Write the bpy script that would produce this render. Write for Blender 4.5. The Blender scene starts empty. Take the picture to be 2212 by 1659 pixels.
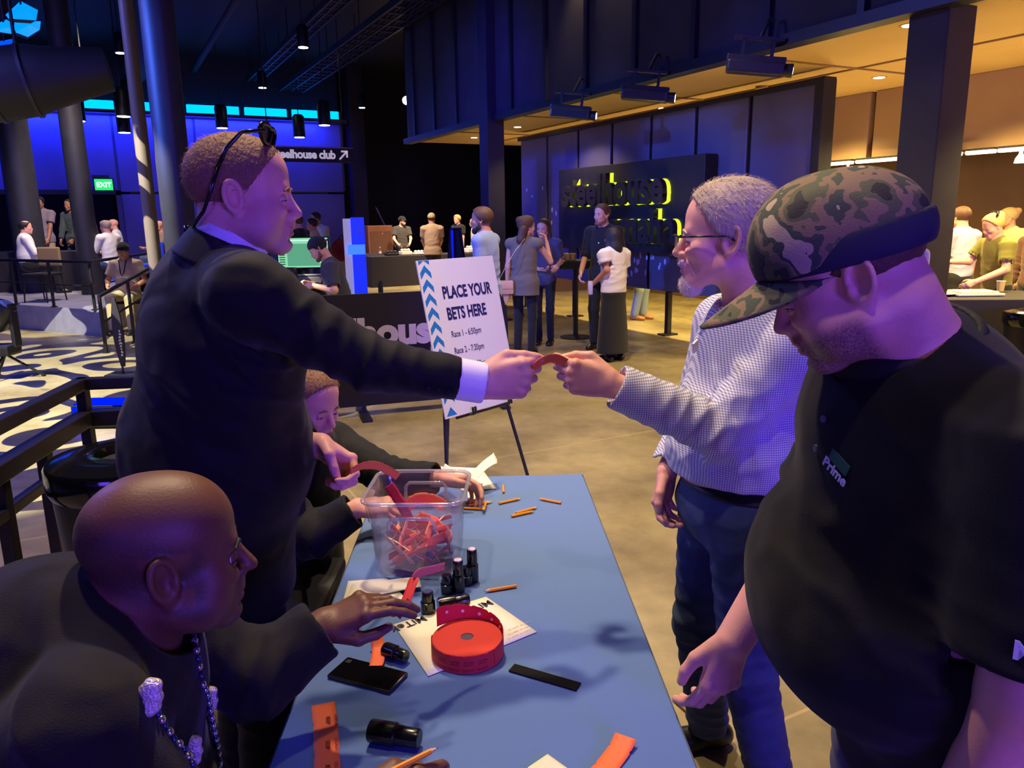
import bpy, bmesh, math, random
import numpy as np
from mathutils import Vector, Matrix

rnd = random.Random(11)
sc = bpy.context.scene
COL = sc.collection

# ---------------------------------------------------------------- camera
TH = math.atan(362.5 / 1650.0)          # the phone looks down a little
ROLL = 0.0148
F0 = np.array([0, math.cos(TH), -math.sin(TH)])
R0 = np.array([1.0, 0, 0])
U0 = np.array([0, math.sin(TH), math.cos(TH)])
CR = math.cos(ROLL) * R0 - math.sin(ROLL) * U0
CU = math.sin(ROLL) * R0 + math.cos(ROLL) * U0
CAM = np.array([0, 0, 1.70])
cd = bpy.data.cameras.new('camera')
cam = bpy.data.objects.new('camera', cd)
COL.objects.link(cam)
cd.sensor_width = 36.0
cd.lens = 36.0 * 1650.0 / 2212.0
cd.clip_start = 0.05
cd.clip_end = 200
m4 = Matrix.Identity(4)
for i in range(3):
    m4[i][0] = CR[i]; m4[i][1] = CU[i]; m4[i][2] = -F0[i]; m4[i][3] = CAM[i]
cam.matrix_world = m4
sc.camera = cam
# the venue's own axes: EU runs along the sign wall, EV across the hall
PH = math.radians(27.5)
EU = np.array([-math.sin(PH), math.cos(PH), 0]); EV = np.array([math.cos(PH), math.sin(PH), 0])
EZ = np.array([0, 0, 1.0])


def vp(u, v, z=0.0):
    return EU * u + EV * v + EZ * z


def sight(x, y):
    return F0 + (x - 1106) / 1650.0 * CR - (y - 829.5) / 1650.0 * CU


def at(x, y, d):
    return CAM + sight(x, y) * d


def onz(x, y, h=0.0):
    d = sight(x, y)
    return CAM + d * ((h - 1.7) / d[2])


def onv(x, y, v):
    d = sight(x, y)
    return CAM + d * (v / (d @ EV))


def onu(x, y, u):
    d = sight(x, y)
    return CAM + d * (u / (d @ EU))


# ---------------------------------------------------------------- world, lights, exposure
sc.view_settings.view_transform = 'Standard'
sc.view_settings.look = 'None'
sc.view_settings.gamma = 1.0
sc.view_settings.use_curve_mapping = False
sc.view_settings.exposure = 0.0
w = bpy.data.worlds.new('hall_air')
sc.world = w
w.use_nodes = True
w.node_tree.nodes['Background'].inputs[0].default_value = (0.18, 0.15, 0.20, 1)
w.node_tree.nodes['Background'].inputs[1].default_value = 0.034
sc.cycles.max_bounces = 6
sc.cycles.transparent_max_bounces = 12
sc.cycles.transmission_bounces = 6
sc.cycles.glossy_bounces = 3
sc.cycles.diffuse_bounces = 3
sc.cycles.caustics_reflective = False
sc.cycles.caustics_refractive = False
sc.cycles.sample_clamp_indirect = 4.0
sc.cycles.use_denoising = True

WARM = (1.0, 0.77, 0.50); AMBER = (1.0, 0.74, 0.26); VIOLET = (0.15, 0.066, 1.0); BLUE = (0.015, 0.03, 1.0)


def aim(o, p, q):
    o.location = p
    o.rotation_euler = (Vector(q) - Vector(p)).to_track_quat('-Z', 'Y').to_euler()


def spot(name, p, q, colr, power, angle=70, blend=0.6, rad=0.12):
    l = bpy.data.lights.new(name, 'SPOT')
    l.energy = power; l.color = colr; l.spot_size = math.radians(angle); l.spot_blend = blend; l.shadow_soft_size = rad
    o = bpy.data.objects.new(name, l); COL.objects.link(o); aim(o, p, q)
    return o


def area(name, p, q, colr, power, sx, sy=None):
    l = bpy.data.lights.new(name, 'AREA')
    l.energy = power; l.color = colr; l.shape = 'RECTANGLE'; l.size = sx; l.size_y = sy or sx
    o = bpy.data.objects.new(name, l); COL.objects.link(o); aim(o, p, q)
    return o


# house downlights over the ticket table and the floor beyond it, plus spots added to lift people
spot('warm_downlight', (-0.45, 3.3, 5.3), (-0.1, 2.2, 0), WARM, 740, 85, 0.8, 0.10)
spot('warm_downlight', (-1.3, 2.1, 5.3), (-0.8, 1.6, 0), WARM, 330, 80, 0.8, 0.10)
spot('warm_downlight', (0.95, 3.2, 5.3), (0.2, 4.0, 0), WARM, 480, 60, 0.8, 0.10)
spot('warm_downlight', (0.4, 6.6, 5.0), (0.6, 6.4, 0), WARM, 1000, 105, 0.8, 0.12)
spot('warm_downlight', (1.0, 10.4, 5.0), (1.2, 9.6, 0), WARM, 900, 105, 0.8, 0.12)
spot('warm_downlight', (-2.9, 15.9, 5.0), (-1.85, 17.9, 1.2), WARM, 1000, 44, 0.8, 0.12)  # extra spot added so the cream-shirted vendor is lit
spot('warm_downlight', (-3.3, 18.6, 5.0), (-3.2, 20.0, 0.6), WARM, 1900, 75, 0.8, 0.12)
spot('warm_downlight', (-1.2, 19.4, 5.0), (-1.3, 21.0, 0.6), WARM, 2200, 75, 0.8, 0.12)
spot('warm_downlight', (-7.6, 14.6, 5.2), (-8.4, 16.4, 0.6), (1, .82, .7), 800, 80, 0.8, 0.12)  # second lamp added to brighten the standing bettors
spot('warm_downlight', (-6.6, 12.4, 5.2), (-7.2, 14.2, 0.6), (1, .82, .68), 1100, 85, 0.8, 0.12)
spot('blue_column_wash', (-7.5, 3.9, 4.4), (-3.2, 6.95, 3.0), (0.06, 0.16, 1.0), 5200, 22, 0.8, 0.15)
spot('warm_downlight', (0.15, 0.35, 5.3), (0.52, 1.15, 1.5), WARM, 170, 36, 0.9, 0.10)  # added front fill on the capped man's face and shoulders
# recessed lamps of the low bar ceiling, and unseen uplights added to wash it
for (u, v, pw) in ((5.0, 7.9, 150), (7.2, 7.9, 190), (9.6, 8.0, 170), (12.4, 7.8, 150), (3.2, 7.4, 170), (2.2, 9.6, 190), (5.2, 6.4, 90), (10.4, 6.3, 110)):
    spot('bar_downlight', vp(u, v, 3.12), vp(u, v, 0), AMBER, pw * (4.0 if v > 7 else 1), 130, 0.6, 0.07)
for (u, v, pw) in ((2.6, 7.6, 80), (4.4, 7.9, 90), (6.6, 8.1, 90), (8.8, 8.0, 80), (11.0, 8.0, 70), (13.4, 7.8, 60), (5.6, 6.2, 34), (8.2, 6.2, 34), (10.8, 6.2, 30), (13.2, 6.4, 26), (3.4, 6.3, 34)):
    spot('bar_fill_uplight', vp(u, v, 1.5), vp(u, v, 3.2), AMBER, pw * .72, 150, 0.9, 0.1)
# violet and blue stage wash from the show lights behind the photographer
area('violet_stage_wash', (-2.6, -7.6, 2.3), (-0.1, 3.0, 1.1), VIOLET, 170, 2.6, 1.6)
area('violet_stage_wash', (5.6, -7.0, 2.2), (-0.2, 4.0, 1.1), VIOLET, 820, 2.4, 1.6)
area('blue_stage_wash', (-6.0, 1.0, 4.6), (-2.2, 4.5, 0.5), (0.10, 0.12, 1.0), 60, 2.2, 0.6)
spot('blue_wall_wash', vp(9.0, 0.4, 4.9), vp(12.2, 6.9, 2.6), BLUE, 2400, 42, 0.9, 0.2)
spot('blue_wall_wash', vp(5.2, 2.2, 4.9), vp(6.4, 6.9, 1.9), BLUE, 420, 30, 0.9, 0.2)
spot('blue_wall_wash', vp(12.6, 2.6, 3.0), vp(14.6, 5.72, 3.3), BLUE, 260, 34, 0.9, 0.2)
# ---------------------------------------------------------------- materials
def lin(c):
    return tuple((x / 12.92 if x <= 0.04045 else ((x + 0.055) / 1.055) ** 2.4) for x in c)


def rgb(r, g, b):
    return lin((r / 255.0, g / 255.0, b / 255.0)) + (1.0,)


def mat(name, c, rough=0.6, metal=0.0, spec=0.5, bump=0.0, bscale=60.0, var=0.0, vscale=6.0, stretch=None, sheen=0.0, emit=None, es=0.0, coat=0.0, wr=0.0):
    m = bpy.data.materials.new(name)
    m.use_nodes = True
    nt = m.node_tree
    b = nt.nodes['Principled BSDF']
    c = c if len(c) == 4 else tuple(c) + (1.0,)
    b.inputs['Base Color'].default_value = c
    b.inputs['Roughness'].default_value = rough
    b.inputs['Metallic'].default_value = metal
    b.inputs['Specular IOR Level'].default_value = spec
    if sheen: b.inputs['Sheen Weight'].default_value = sheen
    if coat:
        b.inputs['Coat Weight'].default_value = coat
        b.inputs['Coat Roughness'].default_value = 0.08
    if emit:
        b.inputs['Emission Color'].default_value = tuple(emit)[:3] + (1,)
        b.inputs['Emission Strength'].default_value = es
    tc = nt.nodes.new('ShaderNodeTexCoord')
    src = tc.outputs['Object']
    if stretch:
        mp = nt.nodes.new('ShaderNodeMapping')
        mp.inputs['Scale'].default_value = stretch
        nt.links.new(src, mp.inputs['Vector']); src = mp.outputs['Vector']
    if var:
        n = nt.nodes.new('ShaderNodeTexNoise'); n.inputs['Scale'].default_value = vscale; n.inputs['Detail'].default_value = 5
        nt.links.new(src, n.inputs['Vector'])
        r = nt.nodes.new('ShaderNodeMapRange')
        r.inputs['From Min'].default_value = 0.3; r.inputs['From Max'].default_value = 0.7
        r.inputs['To Min'].default_value = 1 - var; r.inputs['To Max'].default_value = 1 + var
        nt.links.new(n.outputs['Fac'], r.inputs['Value'])
        h = nt.nodes.new('ShaderNodeMixRGB'); h.blend_type = 'MULTIPLY'; h.inputs[0].default_value = 1
        h.inputs[1].default_value = c
        nt.links.new(r.outputs['Result'], h.inputs[2]); nt.links.new(h.outputs[0], b.inputs['Base Color'])
    if bump:
        n2 = nt.nodes.new('ShaderNodeTexNoise'); n2.inputs['Scale'].default_value = bscale; n2.inputs['Detail'].default_value = 3
        nt.links.new(src, n2.inputs['Vector'])
        bp = nt.nodes.new('ShaderNodeBump'); bp.inputs['Strength'].default_value = bump; bp.inputs['Distance'].default_value = 0.004
        nt.links.new(n2.outputs['Fac'], bp.inputs['Height']); nt.links.new(bp.outputs['Normal'], b.inputs['Normal'])
        if wr:
            n3 = nt.nodes.new('ShaderNodeTexNoise'); n3.inputs['Scale'].default_value = wr; n3.inputs['Detail'].default_value = 1.2; n3.inputs['Distortion'].default_value = .5
            nt.links.new(tc.outputs['Object'], n3.inputs['Vector'])
            b3 = nt.nodes.new('ShaderNodeBump'); b3.inputs['Strength'].default_value = .75; b3.inputs['Distance'].default_value = .035
            nt.links.new(n3.outputs['Fac'], b3.inputs['Height']); nt.links.new(b3.outputs['Normal'], bp.inputs['Normal'])
    return m


def glow(name, c, s):
    m = bpy.data.materials.new(name); m.use_nodes = True
    nt = m.node_tree; nt.nodes.clear()
    e = nt.nodes.new('ShaderNodeEmission'); o = nt.nodes.new('ShaderNodeOutputMaterial')
    e.inputs[0].default_value = tuple(c)[:3] + (1,); e.inputs[1].default_value = s
    nt.links.new(e.outputs[0], o.inputs[0])
    return m


# ---------------------------------------------------------------- objects and tags
def tag(o, label=None, cat=None, group=None, kind=None):
    if label: o['label'] = label
    if cat: o['category'] = cat
    if group: o['group'] = group
    if kind: o['kind'] = kind
    return o


def empty(name, loc, label, cat, group=None, rz=0.0):
    o = bpy.data.objects.new(name, None)
    o.empty_display_size = 0.1
    COL.objects.link(o)
    o.location = Vector(loc); o.rotation_euler = (0, 0, rz)
    return tag(o, label, cat, group)


def link(name, me, parent=None, local=False):
    o = bpy.data.objects.new(name, me)
    COL.objects.link(o)
    if parent is not None:
        o.parent = parent
        if not local and parent.parent is None:          # the mesh is in world coordinates
            o.matrix_parent_inverse = (Matrix.Translation(parent.location) @ parent.rotation_euler.to_matrix().to_4x4()).inverted()
    return o


def frame_of(x, y, z):
    return np.array([x, y, z]).T


class MB:
    """collects shapes into one mesh"""

    def __init__(s):
        s.v = []; s.f = []; s.m = []

    def add(s, vs, fs, mi=0):
        n = len(s.v)
        s.v += [tuple(map(float, p)) for p in vs]
        s.f += [tuple(i + n for i in f) for f in fs]
        s.m += [mi] * len(fs)
        return s

    def box(s, c, h, R=None, mi=0, bev=0.0):
        R = np.eye(3) if R is None else R
        hx, hy, hz = h
        if bev <= 0:
            P = [np.array(c) + R @ np.array([sx * hx, sy * hy, sz * hz]) for sz in (-1, 1) for sx, sy in ((-1, -1), (1, -1), (1, 1), (-1, 1))]
            return s.add(P, [(0, 3, 2, 1), (4, 5, 6, 7), (0, 1, 5, 4), (1, 2, 6, 5), (2, 3, 7, 6), (3, 0, 4, 7)], mi)
        b = min(bev, hx * .99, hy * .99, hz * .99)
        bm = bmesh.new()
        bmesh.ops.create_cube(bm, size=2.0)
        for v in bm.verts: v.co = Vector((v.co.x * hx, v.co.y * hy, v.co.z * hz))
        bmesh.ops.bevel(bm, geom=bm.edges[:], offset=b, segments=2, affect='EDGES', profile=0.6)
        bm.verts.index_update()
        P = [np.array(c) + R @ np.array(v.co) for v in bm.verts]
        F = [tuple(v.index for v in f.verts) for f in bm.faces]
        bm.free()
        return s.add(P, F, mi)

    def prism(s, pts, z0, z1, R=None, c=(0, 0, 0), mi=0):
        R = np.eye(3) if R is None else R
        n = len(pts); c = np.array(c, float)
        P = [c + R @ np.array([p[0], p[1], z0]) for p in pts] + [c + R @ np.array([p[0], p[1], z1]) for p in pts]
        F = [tuple(range(n))[::-1], tuple(range(n, 2 * n))] + [(i, (i + 1) % n, n + (i + 1) % n, n + i) for i in range(n)]
        return s.add(P, F, mi)

    def tube(s, path, r, n=10, mi=0, cap=True):
        path = [np.array(p, float) for p in path]
        rs = r if isinstance(r, (list, tuple)) else [r] * len(path)
        rings = []
        up = None
        for i, p in enumerate(path):
            t = path[min(i + 1, len(path) - 1)] - path[max(i - 1, 0)]
            t = t / (np.linalg.norm(t) + 1e-9)
            if up is None: up = np.array([0, 0, 1.0]) if abs(t[2]) < .9 else np.array([1.0, 0, 0])
            x = np.cross(up, t); x /= np.linalg.norm(x) + 1e-9
            y = np.cross(t, x); up = y
            rings.append([p + rs[i] * (math.cos(2 * math.pi * k / n) * x + math.sin(2 * math.pi * k / n) * y) for k in range(n)])
        P = [q for rg in rings for q in rg]
        F = []
        for i in range(len(path) - 1):
            for k in range(n):
                a = i * n + k; b = i * n + (k + 1) % n
                F.append((a, b, b + n, a + n))
        if cap:
            F.append(tuple(range(n))[::-1]); F.append(tuple(range((len(path) - 1) * n, len(path) * n)))
        return s.add(P, F, mi)

    def lathe(s, prof, c=(0, 0, 0), R=None, n=24, mi=0):
        """prof: (radius, height) pairs turned about the local z axis"""
        R = np.eye(3) if R is None else R
        c = np.array(c, float)
        P = []; F = []
        for (r, z) in prof:
            for k in range(n):
                a = 2 * math.pi * k / n
                P.append(c + R @ np.array([r * math.cos(a), r * math.sin(a), z]))
        for i in range(len(prof) - 1):
            for k in range(n):
                a = i * n + k; b = i * n + (k + 1) % n
                F.append((a, b, b + n, a + n))
        F.append(tuple(range(n))[::-1]); F.append(tuple(range((len(prof) - 1) * n, len(prof) * n)))
        return s.add(P, F, mi)

    def sheet(s, grid, th=0.0, mi=0):
        """grid[i][j] of points; th gives it thickness along its own normal"""
        a = len(grid); b = len(grid[0])
        G = np.array(grid, float)
        if th:
            du = np.gradient(G, axis=0); dv = np.gradient(G, axis=1)
            N = np.cross(du, dv); N /= np.linalg.norm(N, axis=2, keepdims=True) + 1e-9
            P = list((G + N * th / 2).reshape(-1, 3)) + list((G - N * th / 2).reshape(-1, 3))
        else:
            P = list(G.reshape(-1, 3))
        F = [(i * b + j, i * b + j + 1, (i + 1) * b + j + 1, (i + 1) * b + j) for i in range(a - 1) for j in range(b - 1)]
        F = [f[::-1] for f in F]
        if th:
            o = a * b
            F += [tuple(q + o for q in f[::-1]) for f in F]
            ed = [j for j in range(b)] + [i * b + b - 1 for i in range(1, a)] + [(a - 1) * b + j for j in range(b - 2, -1, -1)] + [i * b for i in range(a - 2, 0, -1)]
            for q in range(len(ed)):
                x, y = ed[q], ed[(q + 1) % len(ed)]
                F.append((x, y, y + o, x + o))
        return s.add(P, F, mi)

    def mesh(s, name, mats, smooth=False):
        me = bpy.data.meshes.new(name)
        me.from_pydata(s.v, [], s.f)
        mats = mats if isinstance(mats, (list, tuple)) else [mats]
        for m in mats: me.materials.append(m)
        if len(mats) > 1: me.polygons.foreach_set('material_index', s.m)
        if smooth:
            me.polygons.foreach_set('use_smooth', [True] * len(me.polygons))
            if smooth is not True: me.set_sharp_from_angle(angle=math.radians(smooth))
        me.update()
        return me

    def obj(s, name, mats, parent=None, smooth=False, local=False):
        return link(name, s.mesh(name, mats, smooth), parent, local)


def structure(o):
    o['kind'] = 'structure'
    return o


def dup(root, loc, rz=0.0, label=None, cat=None, group=None):
    r = root.copy(); COL.objects.link(r); r.location = Vector(loc); r.rotation_euler = (0, 0, rz)
    if label: r['label'] = label
    if cat: r['category'] = cat
    if group: r['group'] = group
    for ch in list(root.children):
        c = ch.copy(); COL.objects.link(c); c.parent = r
        for g in ch.children:
            d = g.copy(); COL.objects.link(d); d.parent = c
    return r


def text_mesh(s, size, ext=0.0, fat=0.0, align='LEFT', sx=1.0, gap=1.0, bev=0.0):
    """flat letters in the local xy plane as a mesh"""
    cu = bpy.data.curves.new('letters', 'FONT')
    cu.body = s; cu.size = size; cu.extrude = ext; cu.offset = fat; cu.align_x = align; cu.space_character = gap; cu.resolution_u = 4
    o = bpy.data.objects.new('letters', cu); COL.objects.link(o)
    bpy.context.view_layer.update()
    me = bpy.data.meshes.new_from_object(o.evaluated_get(bpy.context.evaluated_depsgraph_get()))
    bpy.data.objects.remove(o); bpy.data.curves.remove(cu)
    if sx != 1.0:
        for v in me.vertices: v.co.x *= sx
    return me


def letters(name, s, size, O, X, Y, m, parent=None, ext=0.0, fat=0.0, align='LEFT', sx=1.0, gap=1.0):
    """writing laid on a surface: O origin of the baseline, X reading direction, Y up the letters"""
    me = text_mesh(s, size, ext, fat, align, sx, gap)
    X = np.array(X, float); Y = np.array(Y, float); Z = np.cross(X, Y)
    n = len(me.vertices); co = np.zeros(n * 3); me.vertices.foreach_get('co', co); co = co.reshape(-1, 3)
    co = np.array(O) + co[:, :1] * X + co[:, 1:2] * Y + co[:, 2:3] * Z
    me.vertices.foreach_set('co', co.reshape(-1)); me.update()
    me.materials.clear(); me.materials.append(m)
    me.name = name
    return link(name, me, parent)


# ---------------------------------------------------------------- soft-bodied shapes: distance fields turned into one smooth skin
def nrm(v):
    v = np.array(v, float)
    return v / (np.linalg.norm(v) + 1e-12)


def lerp(a, b, t):
    return np.array(a, float) * (1 - t) + np.array(b, float) * t


class Field:
    def __init__(s):
        s.p = []; s.fold = None; s.foldmax = 0.0

    def put(s, fn, c, r, op='u', k=0.012):
        s.p.append((fn, np.array(c, float), float(r), op, float(k)))
        return s

    def cap(s, a, b, ra, rb=None, op='u', k=0.012):
        a = np.array(a, float); b = np.array(b, float); rb = ra if rb is None else rb
        ab = b - a; L2 = float(ab @ ab) + 1e-12

        def fn(P):
            t = np.clip((P - a) @ ab / L2, 0, 1)
            return np.linalg.norm(P - a - t[:, None] * ab, axis=1) - (ra + (rb - ra) * t)
        return s.put(fn, (a + b) / 2, math.sqrt(L2) / 2 + max(ra, rb), op, k)

    def chain(s, pts, rs, k=0.012, op='u'):
        for i in range(len(pts) - 1): s.cap(pts[i], pts[i + 1], rs[i], rs[i + 1], op, k)
        return s

    def ell(s, c, r, R=None, op='u', k=0.012):
        c = np.array(c, float); r = np.array(r, float) * np.ones(3); M = np.eye(3) if R is None else np.array(R)

        def fn(P):
            q = (P - c) @ M
            k0 = np.linalg.norm(q / r, axis=1); k1 = np.linalg.norm(q / (r * r), axis=1) + 1e-9
            return k0 * (k0 - 1.0) / k1
        return s.put(fn, c, r.max(), op, k)

    def box(s, c, h, R=None, rd=0.0, op='u', k=0.006):
        c = np.array(c, float); h = np.array(h, float); M = np.eye(3) if R is None else np.array(R)

        def fn(P):
            q = np.abs((P - c) @ M) - h + rd
            return np.linalg.norm(np.maximum(q, 0), axis=1) + np.minimum(q.max(axis=1), 0) - rd
        return s.put(fn, c, np.linalg.norm(h), op, k)

    def cone(s, a, b, ra, rb, rd=0.004, op='u', k=0.006, sq=None):
        """flat-ended cone from a to b; sq=(axis, factor) flattens it across that axis"""
        a = np.array(a, float); b = np.array(b, float); ab = b - a; L = float(np.linalg.norm(ab)); d = ab / L
        ax, fac = (None, 1) if sq is None else (nrm(sq[0]), sq[1])

        def fn(P):
            q = P - a; t = q @ d; rv = q - t[:, None] * d
            if ax is not None: rv = rv + (rv @ ax)[:, None] * ax * (1.0 / fac - 1.0)
            rad = np.linalg.norm(rv, axis=1) - (ra + (rb - ra) * np.clip(t / L, 0, 1)) + rd
            if ax is not None: rad = rad * min(1.0, fac)
            e = np.abs(t - L / 2) - L / 2 + rd
            return np.sqrt(np.maximum(rad, 0) ** 2 + np.maximum(e, 0) ** 2) + np.minimum(np.maximum(rad, e), 0) - rd
        return s.put(fn, (a + b) / 2, L / 2 + max(ra, rb) * max(1, fac), op, k)

    def ring(s, c, R, ax, bx, r, op='u', k=0.003):
        """elliptic ring in the local xy plane"""
        c = np.array(c, float)

        def fn(P):
            q = (P - c) @ R
            k0 = np.hypot(q[:, 0] / ax, q[:, 1] / bx) + 1e-9
            k1 = np.hypot(q[:, 0] / ax ** 2, q[:, 1] / bx ** 2) + 1e-9
            return np.hypot(k0 * (k0 - 1) / k1, q[:, 2]) - r
        return s.put(fn, c, max(ax, bx) + r, op, k)

    def keep(s, o, n, k=0.004):
        """cut away everything on the side the normal n points to"""
        o = np.array(o, float); n = nrm(n)
        return s.put(lambda P: (P - o) @ n, o, 1e9, 'i', k)

    @staticmethod
    def mix(d, e, op, k):
        if op == 'u':
            h = np.clip(0.5 + 0.5 * (d - e) / k, 0, 1)
            return d * (1 - h) + e * h - k * h * (1 - h)
        if op == 's': e = -e
        h = np.clip(0.5 - 0.5 * (d - e) / k, 0, 1)
        return d * (1 - h) + e * h + k * h * (1 - h)

    def ev(s, P, idx=None):
        d = np.full(len(P), 9.0)
        for i in (range(len(s.p)) if idx is None else idx):
            fn, c, r, op, k = s.p[i]
            d = s.mix(d, fn(P), op, k)
        if s.fold is not None: d = d - s.fold(P)
        return d

    def mesh(s, name, res, mats, colour=None):
        B = 14
        U = [q for q in s.p if q[3] == 'u']
        lo = np.min([q[1] - q[2] for q in U], axis=0) - 2.5 * res - s.foldmax
        hi = np.max([q[1] + q[2] for q in U], axis=0) + 2.5 * res + s.foldmax
        nb = np.maximum(1, np.ceil((hi - lo) / (B * res)).astype(int))
        NX, NY, NZ = [int(q) * B + 2 for q in nb]
        g = np.stack(np.meshgrid(*[np.arange(q) for q in nb], indexing='ij'), -1).reshape(-1, 3)
        cen = lo + (g + .5) * B * res
        hd = B * res * 0.5 * math.sqrt(3)
        D = np.array([fn(cen) for fn, c, r, op, k in s.p])
        isu = np.array([q[3] == 'u' for q in s.p])
        du = D[isu].min(axis=0)
        act = np.where(du < hd * 1.25 + 0.03)[0]
        t = np.arange(B + 1)
        gi = np.stack(np.meshgrid(t, t, t, indexing='ij'), -1).reshape(-1, 3)
        n1 = B + 1
        cc = np.array([[0, 0, 0], [1, 0, 0], [0, 1, 0], [1, 1, 0], [0, 0, 1], [1, 0, 1], [0, 1, 1], [1, 1, 1]])
        ee = np.array([[0, 1], [2, 3], [4, 5], [6, 7], [0, 2], [1, 3], [4, 6], [5, 7], [0, 4], [1, 5], [2, 6], [3, 7]])
        ids = []; vs = []; qs = []
        for bi in act:
            near = np.where((D[:, bi] < hd * 1.3 + 0.04) & ((isu) | (D[:, bi] > -hd * 1.3 - 0.04) | (~isu)))[0]
            idx = [i for i in range(len(s.p)) if (isu[i] and D[i, bi] < hd * 1.3 + 0.04) or (s.p[i][3] == 's' and D[i, bi] < hd * 1.3 + .04) or (s.p[i][3] == 'i' and D[i, bi] > -hd * 1.3 - .04)]
            if not any(isu[i] for i in idx): continue
            base = g[bi] * B
            P = lo + (gi + base) * res
            val = s.ev(P, idx).reshape(n1, n1, n1)
            sg = val < 0
            if sg.all() or not sg.any(): continue
            cv = np.stack([val[a:B + a, b:B + b, c:B + c] for a, b, c in cc], -1)
            cs = cv < 0
            mixd = cs.any(-1) & ~cs.all(-1)
            loc = np.argwhere(mixd)
            if not len(loc): continue
            v8 = cv[mixd]
            a = v8[:, ee[:, 0]]; b = v8[:, ee[:, 1]]
            x = (a < 0) != (b < 0)
            tt = np.where(x, a / np.where(x, a - b, 1), 0)
            pts = cc[ee[:, 0]][None] + tt[..., None] * (cc[ee[:, 1]] - cc[ee[:, 0]])[None]
            pos = (pts * x[..., None]).sum(1) / x.sum(1)[:, None]
            gl = loc + base
            ids.append((gl[:, 0] * NY + gl[:, 1]) * NZ + gl[:, 2])
            vs.append(lo + (gl + pos) * res)
            for axn in range(3):
                A = sg[:B, :B, :B]
                sh = [slice(0, B)] * 3; sh[axn] = slice(1, B + 1)
                Bv = sg[tuple(sh)]
                e = np.argwhere(A != Bv)
                if not len(e): continue
                ins = A[tuple(e.T)]
                ge = e + base
                o1 = np.zeros(3, int); o2 = np.zeros(3, int)
                o1[(axn + 1) % 3] = 1; o2[(axn + 2) % 3] = 1
                key = lambda q: (q[:, 0] * NY + q[:, 1]) * NZ + q[:, 2]
                q4 = np.stack([key(ge - o1 - o2), key(ge - o2), key(ge), key(ge - o1)], 1)
                q4[~ins] = q4[~ins][:, ::-1]
                qs.append(q4)
        me = bpy.data.meshes.new(name)
        if ids:
            ids = np.concatenate(ids); vs = np.concatenate(vs); qs = np.concatenate(qs)
            o = np.argsort(ids); ids = ids[o]; vs = vs[o]
            ix = np.searchsorted(ids, qs); ix = np.clip(ix, 0, len(ids) - 1)
            ok = (ids[ix] == qs).all(1)
            ix = ix[ok]
            me.vertices.add(len(vs)); me.vertices.foreach_set('co', vs.reshape(-1).astype(np.float32))
            me.loops.add(len(ix) * 4); me.loops.foreach_set('vertex_index', ix.reshape(-1).astype(np.int32))
            me.polygons.add(len(ix)); me.polygons.foreach_set('loop_start', np.arange(0, len(ix) * 4, 4, dtype=np.int32))
            me.update(calc_edges=True)
            me.polygons.foreach_set('use_smooth', [True] * len(ix))
        mats = mats if isinstance(mats, (list, tuple)) else [mats]
        for m in mats: me.materials.append(m)
        if colour is not None and ids is not None and len(mats) > 1:
            cen = vs[ix].mean(1)
            me.polygons.foreach_set('material_index', colour(cen).astype(np.int32))
        me.update()
        return me

    def obj(s, name, res, mats, parent=None, colour=None):
        return link(name, s.mesh(name, res, mats, colour), parent)


def creases(spec):
    """cloth folds: list of (centre, reach, direction across the folds, spacing, height, phase)"""
    spec = [(np.array(c, float), r, nrm(d), w, h, ph) for c, r, d, w, h, ph in spec]

    def fn(P):
        out = np.zeros(len(P))
        wob = 0.35 * np.sin(P[:, 0] * 23 + P[:, 2] * 17 + 1.3) + 0.35 * np.sin(P[:, 1] * 27 - P[:, 2] * 21 + .4) + .3 * np.sin(P[:, 0] * 41 - P[:, 1] * 33)
        for c, r, d, w, h, ph in spec:
            q = P - c
            m = np.exp(-(q * q).sum(1) / (r * r))
            x = q @ d / w * 2 * math.pi + ph + wob * 1.7
            out += m * h * (np.exp(-2.2 * np.sin(x * .5) ** 2) - 0.4)
        return out
    return fn
# ---------------------------------------------------------------- the hall (built in its own axes: x = across, y = along the sign wall)
def hall(name, mb, mats, smooth=False):
    o = mb.obj(name, mats, None, smooth, local=True)
    o.rotation_euler = (0, 0, PH)
    return structure(o)


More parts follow.
